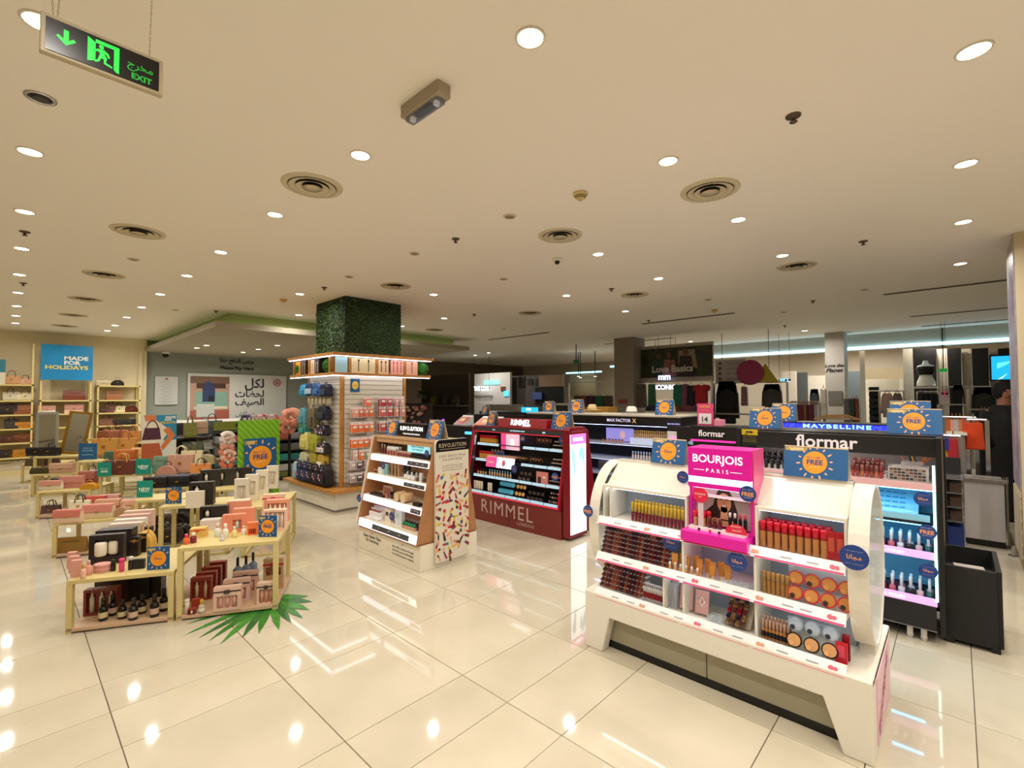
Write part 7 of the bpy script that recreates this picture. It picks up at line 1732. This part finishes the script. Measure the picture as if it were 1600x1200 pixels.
# bulkhead with light line
struct('trim_6', MB().box(14.02, 14.3, -3.2, 8.2, 2.71, H), mat('#bdb4a4', .8))
struct('trim_7', MB().box(13.96, 14.02, -3.2, 6.6, 2.73, 2.79), mat('#a8dcf0', .4, emit=4.5))
q = rX(884, 939, 577, 583, 13.0, .05)
struct('trim_8', MB().box(q[0], q[1], q[2], q[3], q[4], q[4]+.05), mat('#9adcea', .4, emit=2.5))
q = rX(953, 963, 570, 574, 13.0, .05); struct('trim_9', MB().box(q[0], q[1], q[2], q[3], q[4], q[4]+.06), mat('#9adcea', .4, emit=2.5))
# columns
struct('wall_pillar', MB().box(10.6, 11.2, rX(960, 990, 600, 610, 10.6)[2], rX(960, 990, 600, 610, 10.6)[3], 0, H), mat('#8a7f72', .7))
panel('red_sign', 'small red sign on the grey pillar right of the white hat', 'sign', 966, 979, 624, 630, 10.55, '#8a3428', .02)
q = rX(1290, 1320, 553, 655, 13.2); struct('wall_planet_column', MB().box(13.2, 13.7, q[2], q[3], 0, H), mat('#c2bdb4', .6))
t = thing('column_lettering', 'handwritten Love the Planet lettering on the pale column', 'sign', (13.19, (q[2]+q[3])/2, 2.6)); yc = (q[2]+q[3])/2
m = MB(); a = onX(1305, 571, 13.19); text(m, 'Love the', (13.19, yc, a.z), XL, ZU, width=.36, bold=.02, slant=.3); text(m, 'Planet', (13.19, yc, a.z-.11), XL, ZU, width=.32, bold=.02, slant=.3); part('lettering', m, mat('#2c2a2a', .5), t)
panel('column_picture', 'grey picture on the pale column', 'picture', 1294, 1316, 611, 631, 13.17, '#76726c', .02)
# love basics board
q = rX(990, 1114, 538, 597, 11.0)
t = thing('basics_board', 'large Love Basics board with three women before green leaves', 'poster', (11.0, (q[2]+q[3])/2, q[4]))
part('frame', MB().box(11.0, 11.06, q[2], q[3], q[4], q[5]), mat('#a79c8e', .5), t)
q2_ = rX(996, 1113, 543, 589, 10.99)
lm = mat('#2c3216', .6, noise=.7, scale=5)
part('photo', MB().box(10.985, 11.0, q2_[2], q2_[3], q2_[4], q2_[5]), lm, t)
def gp(px, py, d=.0): p = onX(px, py, 10.98-d); return (p.x, p.y, p.z)
m = MB(); m.mi(0).add([gp(1060,548), gp(1085,545), gp(1090,575), gp(1060,570)], [(3,2,1,0)])
m.mi(1).disc(gp(1029, 557, .01), XL, ZU, .06, 10, .08).disc(gp(1045, 555, .01), XL, ZU, .06, 10, .08).disc(gp(1071, 550, .01), XL, ZU, .07, 10, .09)
m.mi(2).add([gp(1018,588,.01), gp(1020,563,.01), gp(1038,563,.01), gp(1040,588,.01)], [(3,2,1,0)]); m.mi(3).add([gp(1035,588,.02), gp(1038,562,.02), gp(1054,562,.02), gp(1058,588,.02)], [(3,2,1,0)]); m.mi(4).add([gp(1060,588,.02), gp(1062,556,.02), gp(1080,556,.02), gp(1084,588,.02)], [(3,2,1,0)])
part('people_print', m, [mat('#8a7a6a', .6), mat('#6a4434', .6), mat('#23402c', .6), mat('#8a5a54', .6), mat('#2c1c20', .6)], t)
m = MB(); p = onX(1050, 576, 10.95); text(m, 'Love Basics', (10.95, p.y, p.z), XL, ZU, width=rX(1018, 1082, 570, 580, 10.95)[3]-rX(1018, 1082, 570, 580, 10.95)[2], bold=.03); part('lettering', m, mat('#a89a8c', .5, emit=.1), t)
# lit signs
def litsign(px0, px1, py, s, X, c, lab, em=3.5, hh=None):
    a, b = onX(px0, py, X), onX(px1, py, X); t = thing('lit_sign', lab, 'sign', (X, (a.y+b.y)/2, a.z))
    m = MB(); text(m, s, (X-.01, (a.y+b.y)/2, (a.z+b.z)/2), XL, ZU, width=a.y-b.y, height=hh, bold=.03); part('lettering', m, mat(c, .4, emit=em), t)
    for yy_ in (b.y, a.y): part('hanging_rod', MB().box(X, X+.01, yy_-.003, yy_+.003, a.z, H), DARK, t)
    part('mounting_bar', MB().box(X, X+.02, b.y-.02, a.y+.02, a.z-.02, a.z+.02), DARK, t)
litsign(1029, 1048, 590, 'mm', 10.9, '#c8d4ff', 'white lit letters mm below the basics board')
litsign(1024, 1056, 605, 'ICONIC', 11.4, '#c8d4ff', 'white lit ICONIC letters behind the hanging tops')
litsign(741, 764, 607, 'THE CLUB', 12.0, '#e8f0ff', 'bright white lit letters on the pale shop front', 3.5, .16)
litsign(1218, 1234, 594, 'W L', 12.5, '#6ab8f0', 'small blue lit letters above the clothes rail', 2.5)
# white panel, circle, triangle
t = thing('info_board', 'white panel with icons, magenta circle and yellow triangle above the rails', 'sign', (11.5, 3.6, 2.0))
q = rX(1118, 1165, 562, 598, 11.5); part('hanging_rod', MB().box(11.51, 11.52, 4.0, 4.01, 2.3, H).box(11.51, 11.52, 3.0, 3.01, 2.2, H), DARK, t)['kind'] = 'stuff'
part('white_panel', MB().box(11.5, 11.53, q[2], q[3], q[4], q[5]), mat('#a49a98', .5), t)
m = MB()
for k, py in enumerate((568, 576, 584, 592)):
    p = onX(1125, py, 11.49); m.disc((11.49, p.y, p.z), XL, ZU, .04, 8); p = onX(1146, py, 11.49); text(m, ['CLICK & COLLECT', 'EASY RETURNS', 'GIFT CARDS', 'DELIVERY'][k], (11.49, p.y, p.z), XL, ZU, width=.32, bold=.01)
part('icons', m, mat('#55505a', .5), t)['kind'] = 'stuff'
p = onX(1172, 582, 11.47); part('magenta_circle', MB().prism([(p.y+.285*math.cos(a*PI/16), p.z+.285*math.sin(a*PI/16)) for a in range(32)], 'x', 11.45, 11.48), mat('#8e2252', .5), t)
a, b, c_ = onX(1196, 567, 11.5), onX(1177, 597, 11.5), onX(1217, 597, 11.5); part('yellow_triangle', MB().prism([(a.y, a.z), (b.y, b.z), (c_.y, c_.z)], 'x', 11.485, 11.51), mat('#a8981c', .5), t)
# rails and garments
def rail(px0, px1, py, X, lab, low=None):
    a, b = onX(px0, py, X), onX(px1, py, X); t = thing('clothes_rail', lab, 'clothes rail', (X, (a.y+b.y)/2, 0)); z = (a.z+b.z)/2
    m = MB().tube([(X, a.y, z), (X, b.y, z)], .015, 6); part('rail', m, CHROME, t)
    for y in (a.y, b.y): part('post', MB().box(X-.02, X+.02, y-.02, y+.02, 0, z), CHROME, t)
    if low: part('shelf', MB().box(X-.2, X+.25, b.y+.02, a.y-.02, low-.03, low), mat('#8a8076', .5), t)
    part('foot_bar', MB().box(X-.25, X+.25, b.y-.03, b.y+.03, 0, .04).box(X-.25, X+.25, a.y-.03, a.y+.03, 0, .04), CHROME, t); return t
def garment(px0, px1, py0, py1, X, c, lab, kind='tee', group=None, hang=True):
    a = onX((px0+px1)/2, py0, X); b = onX((px0+px1)/2, py1, X); w_ = onX(px0, py0, X).y - onX(px1, py0, X).y; h_ = a.z-b.z
    t = thing('garment', lab, 'clothing', (X, a.y, a.z), 0, group)
    if kind == 'tee': P_ = [(-.5,-.12),(-.42,-.02),(-.15,0),(0,-.05),(.15,0),(.42,-.02),(.5,-.12),(.46,-.32),(.34,-.28),(.34,-1),(-.34,-1),(-.34,-.28),(-.46,-.32)]
    elif kind == 'long': P_ = [(-.5,-.85),(-.46,-.2),(-.34,-.04),(-.12,0),(0,-.03),(.12,0),(.34,-.04),(.46,-.2),(.5,-.85),(.38,-.85),(.34,-.35),(.34,-1),(-.34,-1),(-.34,-.35),(-.38,-.85)]
    else: P_ = [(-.42,-.02),(-.15,0),(0,-.04),(.15,0),(.42,-.02),(.46,-.5),(.5,-1),(-.5,-1),(-.46,-.5)]
    m = MB().prism([(x*w_, z*h_) for x, z in P_], 'x', -.05, .05); part('cloth', m, mat(c, .85, noise=.25, scale=6), t, loc=(0,0,0), bevel=.012)
    if hang: part('hanger', MB().tube([(0, -w_*.3, -.03*h_), (0, 0, .04), (0, .0, .08)], .006, 4).tube([(0, w_*.3, -.03*h_), (0, 0, .04)], .006, 4), mat('#a8783c', .5), t, loc=(0,0,0))
    return t
rail(984, 1112, 596, 10.8, 'chrome rail under the basics board', 1.27)
rail(1116, 1230, 598, 11.5, 'chrome rail under the info board', 1.22)
for a in ((988, 1010, 600, 637, '#5a5046', 'grey-beige top'), (1013, 1024, 600, 634, '#2c5a34', 'green top'), (1052, 1068, 601, 634, '#0d5c46', 'teal green top'), (1066, 1076, 600, 634, '#6a3c50', 'mauve top'), (1073, 1086, 602, 633, '#0f0e14', 'black top')):
    garment(*a[:4], 10.8, a[4], a[5] + ' hanging under the basics board', 'dress')
garment(1083, 1109, 601, 633, 10.8, '#9c1424', 'red t-shirt hanging at the right end under the basics board')
garment(1118, 1154, 604, 662, 11.5, '#0d0c10', 'black long-sleeved top hanging on the rail under the info board', 'long')
garment(1190, 1222, 605, 640, 11.5, '#3a3634', 'dark grey sweatshirt hanging under the yellow triangle', 'long')
garment(1158, 1168, 604, 634, 11.5, '#7a5a5e', 'small pinkish picture top behind the black one', 'dress')
for i, (px, c) in enumerate(((1022, '#1a2236'), (1052, '#7a4418'), (1078, '#6a3644'), (1098, '#2c4a34'))):
    p = onX(px, 645, 10.8); m = MB(); m.sm = True; m.lathe(0, 0, [(.2, 0), (.2, .04), (.15, .12), (.05, .15)], 14, sy=1.2); solo('folded_pile', m, mat(c, .8), '%s folded garment pile on the shelf under the basics board' % ['navy', 'orange-brown', 'mauve', 'green'][i], 'clothing', (10.85, p.y, 1.27))
# second row of tees at 905-940
rail(889, 960, 597, 12.4, 'chrome rail left of the grey pillar', 1.2)
for i, (a, b, c) in enumerate(((897, 906, '#3a2c20'), (906, 918, '#6a3410'), (917, 930, '#3a1c34'), (930, 944, '#1c5a2c'), (944, 958, '#4a3c2c'))):
    garment(a, b, 618, 645, 12.4, c, '%s top on the rail left of the grey pillar' % ['dark brown', 'orange-brown', 'purple', 'green', 'brown'][i], 'dress')
panel('yellow_shelf', 'yellow wooden box between the straw hat and the white hat', 'box', 916, 950, 636, 646, 6.9, '#b0802c', .3, 0, True)
panel('wall_panel', 'cream lit wall bay left of the grey pillar', 'wall panel', 890, 930, 584, 617, 13.4, '#a89a7c', .05)
for i, (a, b) in enumerate(((904, 588), (907, 590), (930, 588))): downlight(*onX(a, b, 13.0)[:2], 'tiny bright hanging spot above the cream wall bay, %s from left' % ORD[i], None, onX(a, b, 13.0).z, .9); part('drop_rod', MB().box(-.01, .01, -.01, .01, 0, H-onX(a, b, 13.0).z), DARK, C.objects[-1] if False else [o for o in C.objects if o.name.startswith('downlight') and 'tiny' in o.get('label', '')][-1], loc=(0,0,0))
# pale shop front in the middle
o, q = panel('booth_wall', 'pale lit shop front wall behind the dark red stand', 'wall panel', 741, 797, 583, 636, 12.2, '#dcd8d2', .1, 0, True)
panel('shop_counter', 'white-topped counter before the pale shop front', 'counter', 758, 806, 632, 660, 11.0, '#8f8a80', .4, 0, True)
panel('cyan_light_panel', 'soft cyan light patch on the pale shop front', 'light', 756, 780, 594, 601, 12.17, '#8adcd8', .03, .9)
t_, q = panel('tilted_screen', 'light blue tilted screen on the pale shop front', 'screen', 787, 794, 611, 619, 12.16, '#4ab0e8', .03, 1.6)
panel('brown_card', 'brown tilted card above the light blue screen', 'sign', 782, 789, 604, 610, 12.16, '#7a4c34', .03)
panel('grey_shop_wall', 'grey shop wall right of the pale shop front', 'wall panel', 797, 880, 586, 640, 12.6, '#5a5652', .1, 0, True)
panel('tan_wall_band', 'tan lit band at the top of the grey shop wall', 'wall panel', 842, 879, 586, 604, 12.55, '#a08468', .05)
panel('black_shop_panel', 'black panel under the tan band', 'wall panel', 836, 880, 605, 632, 12.54, '#0c0b0d', .05)
panel('blue_screen', 'dim blue screen before the black panel', 'screen', 832, 846, 613, 624, 12.47, '#3a4a78', .03, .4)
for i, a in enumerate(((810, 814, 588, 606), (816, 820, 588, 606), (824, 832, 592, 601), (852, 858, 593, 600), (836, 842, 592, 602))): panel('framed_picture', 'small dark framed picture on the grey shop wall, %s from the left' % ['first', 'second', 'third', 'fifth', 'fourth'][i], 'picture', *a, 12.57, '#2a2218', .03)
o = thing('white_frame_stand', 'white framed display stand behind the dark red stand', 'display stand', (9.0, 8, 0)); q = rX(848, 890, 630, 662, 9.0)
for k in ((q[2], q[2]+.05, 0, q[5]), (q[3]-.05, q[3], 0, q[5]), (q[2]+.05, q[3]-.05, q[5]-.05, q[5])): part('frame_bar', MB().box(9.0, 9.05, *k), mat('#a8a49c', .4), o)
part('dark_back', MB().box(9.06, 9.08, q[2]+.05, q[3]-.05, .2, q[5]-.05), DARK, o)
panel('shop_sign_card', 'small dark sign on top of the white framed stand', 'sign', 859, 868, 628, 635, 8.98, '#5a4a3c', .02)
# dark zone left
for i, (px, py, c) in enumerate(((678, 627, '#5a5220'), (697, 628, '#3c3420'), (712, 628, '#3a3220'))): 
    p = onX(px, py, 10.2); bag((p.x, p.y, p.z-.12), .3, .28, .15, c, 'tote', 'dim %s bag on the shelf in the dark zone' % ['yellow', 'brown', 'khaki'][i], -PI/2)
p = onX(659, 618, 10.2); t = thing('potted_plant', 'small plant in a pale box in the dark zone', 'plant', (p.x, p.y, p.z-.1)); part('pot', MB().box(-.1, .1, -.16, .16, 0, .14), mat('#6a6658', .7), t, loc=(0,0,0)); m = MB(); 
rs = random.Random(5)
leafy(m, 120, lambda: (Vector((rs.uniform(-.08,.08), rs.uniform(-.15,.15), .15+rs.uniform(0,.1))), Vector((rs.uniform(-1,1), rs.uniform(-1,1), 1)).normalized()), .06); part('leaves', m, LG, t, loc=(0,0,0))['kind'] = 'stuff'
sh = thing('dark_shelf', 'long dark shelf in the unlit zone right of the hedge column', 'shelf', (10.2, 9.4, 0)); q = rX(648, 722, 626, 630, 10.2); part('board', MB().box(10.0, 10.5, q[2], q[3], onX(697, 632, 10.2).z-.06, onX(697, 632, 10.2).z-.02), mat('#5a5044', .6), sh); part('back', MB().box(10.5, 10.55, q[2], q[3], 0, 2.4), mat('#3f352b', .7), sh)
rs = random.Random(9); cols = ['#b87a7a', '#c89a90', '#8a5a4a', '#a8685a', '#d8a8a0', '#6a4a40']
for i in range(26):
    px, py = rs.uniform(630, 666), 636 + 25*rs.random(); p = onX(px, py, 8.40)
    m = MB(); m.sm = True; m.sphere((0,0,0), .055+.03*rs.random(), 10, 6, 1, 1.3, .8)
    solo('scrunchie_pack', m, mat(cols[i % 6], .8, noise=.3, scale=30), 'pink and brown hair accessory hanging on the rack behind the wooden stand', 'hair accessory', p, 0, 'hair accessories on the dark rack')
hr = thing('accessory_rack', 'dark rack holding the pink hair accessories', 'rack', (8.0, 9, 0)); q = rX(622, 675, 630, 662, 8.45); part('back', MB().box(8.45, 8.5, q[2], q[3], 0, q[5]), mat('#2a201c', .7), hr)
# far shop contents --------------------------------------------------------
for i, (a, b) in enumerate(((1428, 1464), (1482, 1503), (1520, 1546), (1561, 1582))):
    panel('black_wall_panel', 'tall black wall panel in the far shop, %s from the left' % ORD[i], 'wall panel', a, b, 544, 660, 14.6, '#09090b', .06, 0, True)
for i, (a, b) in enumerate(((1465, 1481), (1504, 1519), (1547, 1560))):
    panel('wall_mirror', 'tall mirror strip between black panels in the far shop, %s from the left' % ORD[i], 'mirror', a, b, 545, 650, 14.7, '#b8ae9c', .04, 0, True)
t = thing('wall_screen', 'bright blue wall screen at the top right of the far shop', 'screen', (14.2, -.9, 2)); q = rX(1546, 1592, 554, 595, 14.3); part('bezel', MB().box(14.3, 14.36, q[2], q[3], q[4], q[5]), BLACK, t); part('display', MB().box(14.29, 14.3, q[2]+.03, q[3]-.03, q[4]+.03, q[5]-.03), mat('#1a9ae0', .4, emit=1.6), t)
m = MB(); c = Vector((14.285, (q[2]+q[3])/2+.15, (q[4]+q[5])/2)); m.add([c+Vector((0,-.05,.1)), c+Vector((0,-.3,.14)), c+Vector((0,-.05,-.02))], [(0,1,2)]); m.mi(1).add([c+Vector((0,-.05,-.25)), c+Vector((0,-.2,-.12)), c+Vector((0,-.12,-.22))], [(0,1,2)]); part('picture', m, [mat('#58d0f8', .4, emit=1.8), mat('#d8f0ff', .4, emit=1.6)], t)
# mannequin torso
p = onX(1447, 603, 14.0); t = thing('torso_mannequin', 'white torso mannequin in a black crop top on a shelf', 'mannequin', (14.0, p.y, p.z))
m = MB(); m.sm = True; m.lathe(0, 0, [(k*.72, z*.85) for k, z in [(.2, 0), (.19, .1), (.15, .2), (.13, .28), (.16, .38), (.19, .46), (.17, .53), (.07, .57), (.055, .64), (.05, .66)]], 16, sy=1.15); part('torso', m, mat('#e8e2d2', .5), t, loc=(0,0,0))
m = MB(); m.sm = True; m.lathe(0, 0, [(k*.74, z*.85) for k, z in [(.15, .29), (.175, .38), (.2, .46), (.18, .51)]], 16, cap=False, sy=1.15); part('crop_top', m, BLACK, t, loc=(0,0,0))
q = rX(1427, 1470, 603, 606, 14.0); solo('wall_shelf', MB().box(13.8, 14.3, q[2], q[3], q[4]-.01, q[5]-.02), mat('#e0dcd2', .4), 'white shelf under the torso mannequin', 'shelf', (0, 0, 0))
rail(1433, 1468, 612, 13.8, 'rail under the torso mannequin'); rail(1470, 1575, 604, 13.6, 'long rail in front of the black panels'); rail(1466, 1512, 632, 12.8, 'short rail in front of the mirror strips')
for i in range(4): garment(1433+8*i, 1443+8*i, 615, 646, 13.8+.03*i, '#15161c', 'black top on a wooden hanger under the mannequin, %s from the left' % ORD[i], 'dress')
garment(1487, 1507, 606, 636, 13.6, '#121114', 'large black garment on the long rail', 'long'); rail(1512, 1560, 608, 12.0, 'rail with the dark hooded top'); garment(1516, 1556, 611, 652, 12.0, '#2c2e2c', 'dark green-grey hooded top before the far black panels', 'long')
rail(1512, 1562, 640, 11.6, 'rail with dark grey trousers'); 
for i in range(6): garment(1530+5*i, 1538+5*i, 643, 690, 11.6, '#26282a', 'dark grey trousers on the low rail, %s from the left' % ORD[i], 'dress')
part('drop_rod', MB().box(13.0, 13.01, -.01, .0, 2.2, 2.3), DARK, rk2) if False else None
panel('pink_sale_card', 'white sale card with pink seven in the far shop', 'sign', 1468, 1484, 607, 634, 12.8, '#d8c8c8', .02)
litsign(1473, 1479, 615, '7', 12.78, '#e04878', 'pink figure seven on the white sale card', .4)
t = thing('exit_sign', 'small green exit sign far away between the black panels', 'exit sign', (14.0, .1, 2.3)); q = rX(1467, 1480, 576, 581, 14.0); part('panel', MB().box(14.0, 14.03, q[2], q[3], q[4], q[5]), mat('#0a8a34', .4, emit=.9), t); part('drop_rod', MB().box(14.0, 14.02, q[2]+.05, q[2]+.07, q[5], H), DARK, t)
t = thing('exit_sign', 'small green exit sign in the dark ceiling zone', 'exit sign', (11.0, 9, 2.4)); q = rX(896, 904, 562, 568, 11.0); part('panel', MB().box(11.0, 11.03, q[2], q[3], q[4], q[5]), mat('#0a4a24', .4, emit=.3), t); part('drop_rod', MB().box(11.0, 11.02, (q[2]+q[3])/2-.01, (q[2]+q[3])/2+.01, q[5], H), DARK, t)
# white wardrobes, mirrors and posters at the far wall
for i, (a, b, c, d, X, col, lb) in enumerate(((1245, 1290, 587, 650, 16.6, '#ddd6c6', 'white wardrobe panel left of the planet column'), (1321, 1342, 585, 650, 16.6, '#cfc8ba', 'white wardrobe panel right of the planet column'), (1351, 1412, 590, 650, 16.2, '#d9d2be', 'cream lit wall bay with mirrors'),
    (1222, 1244, 580, 650, 16.0, '#e0d8c8', 'bright narrow wall strip'), (1344, 1352, 548, 660, 14.6, '#c9c2b4', 'pale upright wall fin'), (1412, 1427, 545, 660, 14.6, '#c4bdae', 'pale upright left of the black panels'))):
    panel('wardrobe_panel', lb + ' in the far shop', 'wall panel', a, b, c, d, X, col, .08, 0, True)
panel('dark_mirror', 'dark grey mirror panel left of the white wardrobe', 'mirror', 1246, 1262, 582, 640, 16.4, '#4f5656', .05, 0, True); panel('dark_mirror', 'dark grey mirror panel right of the planet column', 'mirror', 1322, 1350, 580, 605, 16.4, '#5a6468', .05, 0, True)
panel('brown_shelf_wall', 'wide beige wall unit in the far shop with dark shelf', 'wall panel', 1352, 1414, 575, 592, 15.8, '#b0a080', .05)
o = thing('mirror_door', 'dark doorway with folded black clothes in the far shop', 'shelving', (14.4, 1.3, 0)); q = rX(1358, 1376, 611, 660, 14.2); part('back', MB().box(14.25, 14.28, q[2], q[3], 0, q[5]), BLACK, o)
for k in range(7): part('clothes_stack', MB().box(14.0, 14.2, q[2]+.02, q[3]-.02, .9+.14*k, .98+.14*k), mat(['#1c1c20', '#2a2c34', '#17171a'][k % 3], .8), o)
rail(1374, 1412, 611, 13.4, 'rail with two grey-brown tops in the far shop')
garment(1376, 1396, 614, 652, 13.4, '#8a7468', 'grey-brown top beside the folded black clothes', 'long'); garment(1394, 1410, 614, 650, 13.4, '#5c504c', 'darker brown top right of the grey-brown one', 'long')
rail(1235, 1280, 628, 10.2, 'rail of maroon and yellow clothes behind the blue sun cards')
for i in range(11): garment(1235+4*i, 1242+4*i, 632, 668, 10.2, ['#1a1216', '#5c1826', '#3c2a14', '#6a1c30', '#481828', '#7a5020', '#3a1420', '#6a2434', '#4a1a24', '#8a8884', '#a8a6a0'][i], '%s garment on the maroon rail, %s from the left' % (['black', 'maroon', 'brown', 'maroon', 'maroon', 'ochre', 'dark red', 'red', 'dark red', 'grey', 'pale grey'][i], ORD[i]), 'dress')
for i, (a, b, c) in enumerate(((1327, 1338, '#3a4a44'), (1334, 1342, '#8a4a30'), (1318, 1328, '#6a6a6a'))): garment(a, b, 622, 660, 12.4, c, '%s dress hung beside the planet column' % ['grey-green patterned', 'rust patterned', 'grey'][i], 'dress')
garment(1265, 1280, 612, 640, 12.0, '#5a6674', 'grey-blue top above the maroon rail', 'long'); garment(1281, 1292, 607, 655, 12.6, '#d8d0c4', 'white dress above the maroon rail', 'dress')
for i in range(6):
    m = MB().tube([(0, -.18, 0), (0, 0, .07), (0, .18, 0)], .008, 4).tube([(0, -.18, 0), (0, .18, 0)], .008, 4); p = onX(1292+6*i, 655, 9.0); solo('wooden_hanger', m, mat('#b08a50', .5), 'empty wooden hanger behind the blue glowing header, %s from the left' % ORD[i], 'hanger', (9.0, p.y, p.z))
rail(1288, 1330, 654, 9.0, 'low rail with empty wooden hangers')
# right side: orange tank, plinth, red dress
rail(1470, 1525, 652, 8.8, 'low rail with orange and pink tops')
for i in range(5): garment(1478+6*i, 1486+6*i, 655, 680, 8.8, ['#d8683a', '#e8b0a0', '#c8c8cc', '#e0906a', '#d85a2a'][i], '%s top on the low rail, %s from the left' % (['orange', 'pale pink', 'silver', 'peach', 'bright orange'][i], ORD[i]), 'dress')
rail(1511, 1542, 656, 8.2, 'front rail with the bright orange sports top')
garment(1503, 1538, 660, 702, 8.2, '#e0481c', 'bright orange sports top on a hanger', 'dress')
t = thing('white_plinth', 'grey plinth with a white top in front of the orange tops', 'plinth', (8.3, .5, 0)); q = rX(1482, 1508, 676, 700, 8.0); part('block', MB().box(8.0, 8.3, q[2], q[3], 0, q[5]-.03), mat('#7c7a78', .5), t); part('top', MB().box(7.98, 8.32, q[2]-.02, q[3]+.02, q[5]-.03, q[5]), WHITE, t)
garment(1480, 1498, 685, 735, 6.95, '#a01c2a', 'red dress hanging beside the dark side rack', 'dress', hang=True); garment(1470, 1484, 684, 702, 6.95, '#1c2f80', 'blue top hanging above the red dress', 'dress'); garment(1472, 1482, 685, 724, 6.98, '#c08a2c', 'yellow top hanging behind the blue top', 'dress')
rail(1470, 1500, 681, 6.95, 'short rail carrying the blue and red tops')
# printed right pillar face and lattice
t = thing('pillar_print', 'pale floral printed sheet on the side of the right pillar', 'poster', (6.65, -.42, .4))
part('sheet', MB().box(6.32, 7.03, -.419, -.412, .75, 3.0), mat('#a89cae', .4, noise=.5, scale=5), t)
m = MB()
for k in range(7): m.box(6.32+.1*k+.04, 6.345+.1*k+.04, -.418, -.405, .1, .72)
for k in range(6): m.box(6.32, 7.03, -.417, -.408, .12+.11*k, .14+.11*k)
part('lattice', m, mat('#d0c4ac', .4), t)
# person in a long black robe at the right, partly behind the pillar
pe = thing('person', 'person in a long black robe and black headscarf at the right edge', 'person', (9.0, -.46, 0), PI+.5)
def skin(name, pts, edges, radii, material, parent, lvl=1):
    me = bpy.data.meshes.new(name); me.from_pydata([Vector(p) for p in pts], edges, []); me.materials.append(material)
    o = bpy.data.objects.new(name, me); C.objects.link(o); o.parent = parent
    sk = o.modifiers.new('skin', 'SKIN'); sk.use_smooth_shade = True
    for i, r_ in enumerate(radii): me.skin_vertices[0].data[i].radius = r_ if isinstance(r_, tuple) else (r_, r_)
    me.skin_vertices[0].data[0].use_root = True
    ss = o.modifiers.new('sub', 'SUBSURF'); ss.levels = lvl; ss.render_levels = lvl; return o
SKN = mat('#a8705a', .5)
pts = [(0,0,.95),(0,0,1.15),(0,0,1.36),(0,0,1.48),(.02,0,1.60),(.02,0,1.70), (0,.17,1.38),(0,.22,1.12),(.10,.20,.90),(0,-.17,1.38),(0,-.22,1.12),(.10,-.20,.90), (0,.09,.88),(.01,.10,.48),(0,.10,.08),(.12,.11,.03),(0,-.09,.88),(.01,-.10,.48),(0,-.10,.08),(.12,-.11,.03)]
ed = [(0,1),(1,2),(2,3),(3,4),(4,5),(2,6),(6,7),(7,8),(2,9),(9,10),(10,11),(0,12),(12,13),(13,14),(14,15),(0,16),(16,17),(17,18),(18,19)]
rd = [(.14,.11),(.12,.10),(.15,.10),.05,(.085,.075),(.07,.075),.055,.042,.03,.055,.042,.03,.085,.055,.038,.03,.085,.055,.038,.03]
skin('body', pts, ed, rd, SKN, pe)
m = MB(); m.sm = True; m.lathe(0, 0, [(.30, .03), (.27, .3), (.24, .8), (.215, 1.1), (.215, 1.3), (.16, 1.42), (.09, 1.48)], 18, cap=False, sy=1.12); part('robe', m, mat('#0c0b0c', .8, bump=.6, scale=8), pe, loc=(0,0,0))
for s in (-1, 1): m = MB(); m.sm = True; m.tube([(0, s*.15, 1.38), (0, s*.24, 1.12), (.08, s*.22, .93)], [.085, .08, .085], 10); part('sleeve', m, mat('#0c0b0c', .8), pe, loc=(0,0,0))
m = MB(); m.sm = True; m.sphere((-.015, 0, 1.665), .115, 16, 10, 1, .92, 1.12); part('headscarf', m, mat('#100e10', .8), pe, loc=(0,0,0))
m = MB(); m.sm = True; m.sphere((.045, 0, 1.64), .08, 14, 10, .75, .8, 1.15); m.sphere((.115, 0, 1.63), .014, 6, 5, 1, .8, 1.3); m.mi(1).sphere((.10, .03, 1.655), .009, 6, 5).sphere((.10, -.03, 1.655), .009, 6, 5); m.mi(2).sphere((.10, 0, 1.595), .02, 8, 5, .4, 1, .35); part('face', m, [SKN, BLACK, mat('#8a4038', .5)], pe, loc=(0,0,0))
for s in (-1, 1):
    hx_, hy_, hz_ = .10, s*.20, .90
    for k in range(4): skin('finger', [(hx_, hy_, hz_-.02), (hx_+.012*(k-1.5), hy_, hz_-.07), (hx_+.014*(k-1.5)+.006, hy_-s*.012, hz_-.11+.006*abs(k-1.5))], [(0,1),(1,2)], [.012, .009, .007], SKN, pe)
    skin('thumb', [(hx_, hy_, hz_-.01), (hx_+.035, hy_-s*.01, hz_-.04), (hx_+.04, hy_-s*.02, hz_-.07)], [(0,1),(1,2)], [.011, .010, .008], SKN, pe)

# ------------------------------------------------------------ labels: tell look-alikes in a row apart
byl = {}
for o in C.objects:
    if o.parent is None and o.get('label'): byl.setdefault(o['label'], []).append(o)
for lab, os_ in byl.items():
    if len(os_) < 2 or len(os_) > 26: continue
    if len(lab.split()) > 12: 
        lab = ' '.join(w for w in lab.split() if w not in ('the', 'a', 'of', 'small', 'slim', 'dark'))
    os_.sort(key=lambda o: (o.location - Vector((0, 0, EYE))).dot(RR) / max(.1, (o.location - Vector((0, 0, EYE))).dot(FW)))
    for i, o in enumerate(os_): o['label'] = ' '.join(lab.split()[:13]).rstrip(',') + ', ' + ORD[i] + ' from left'
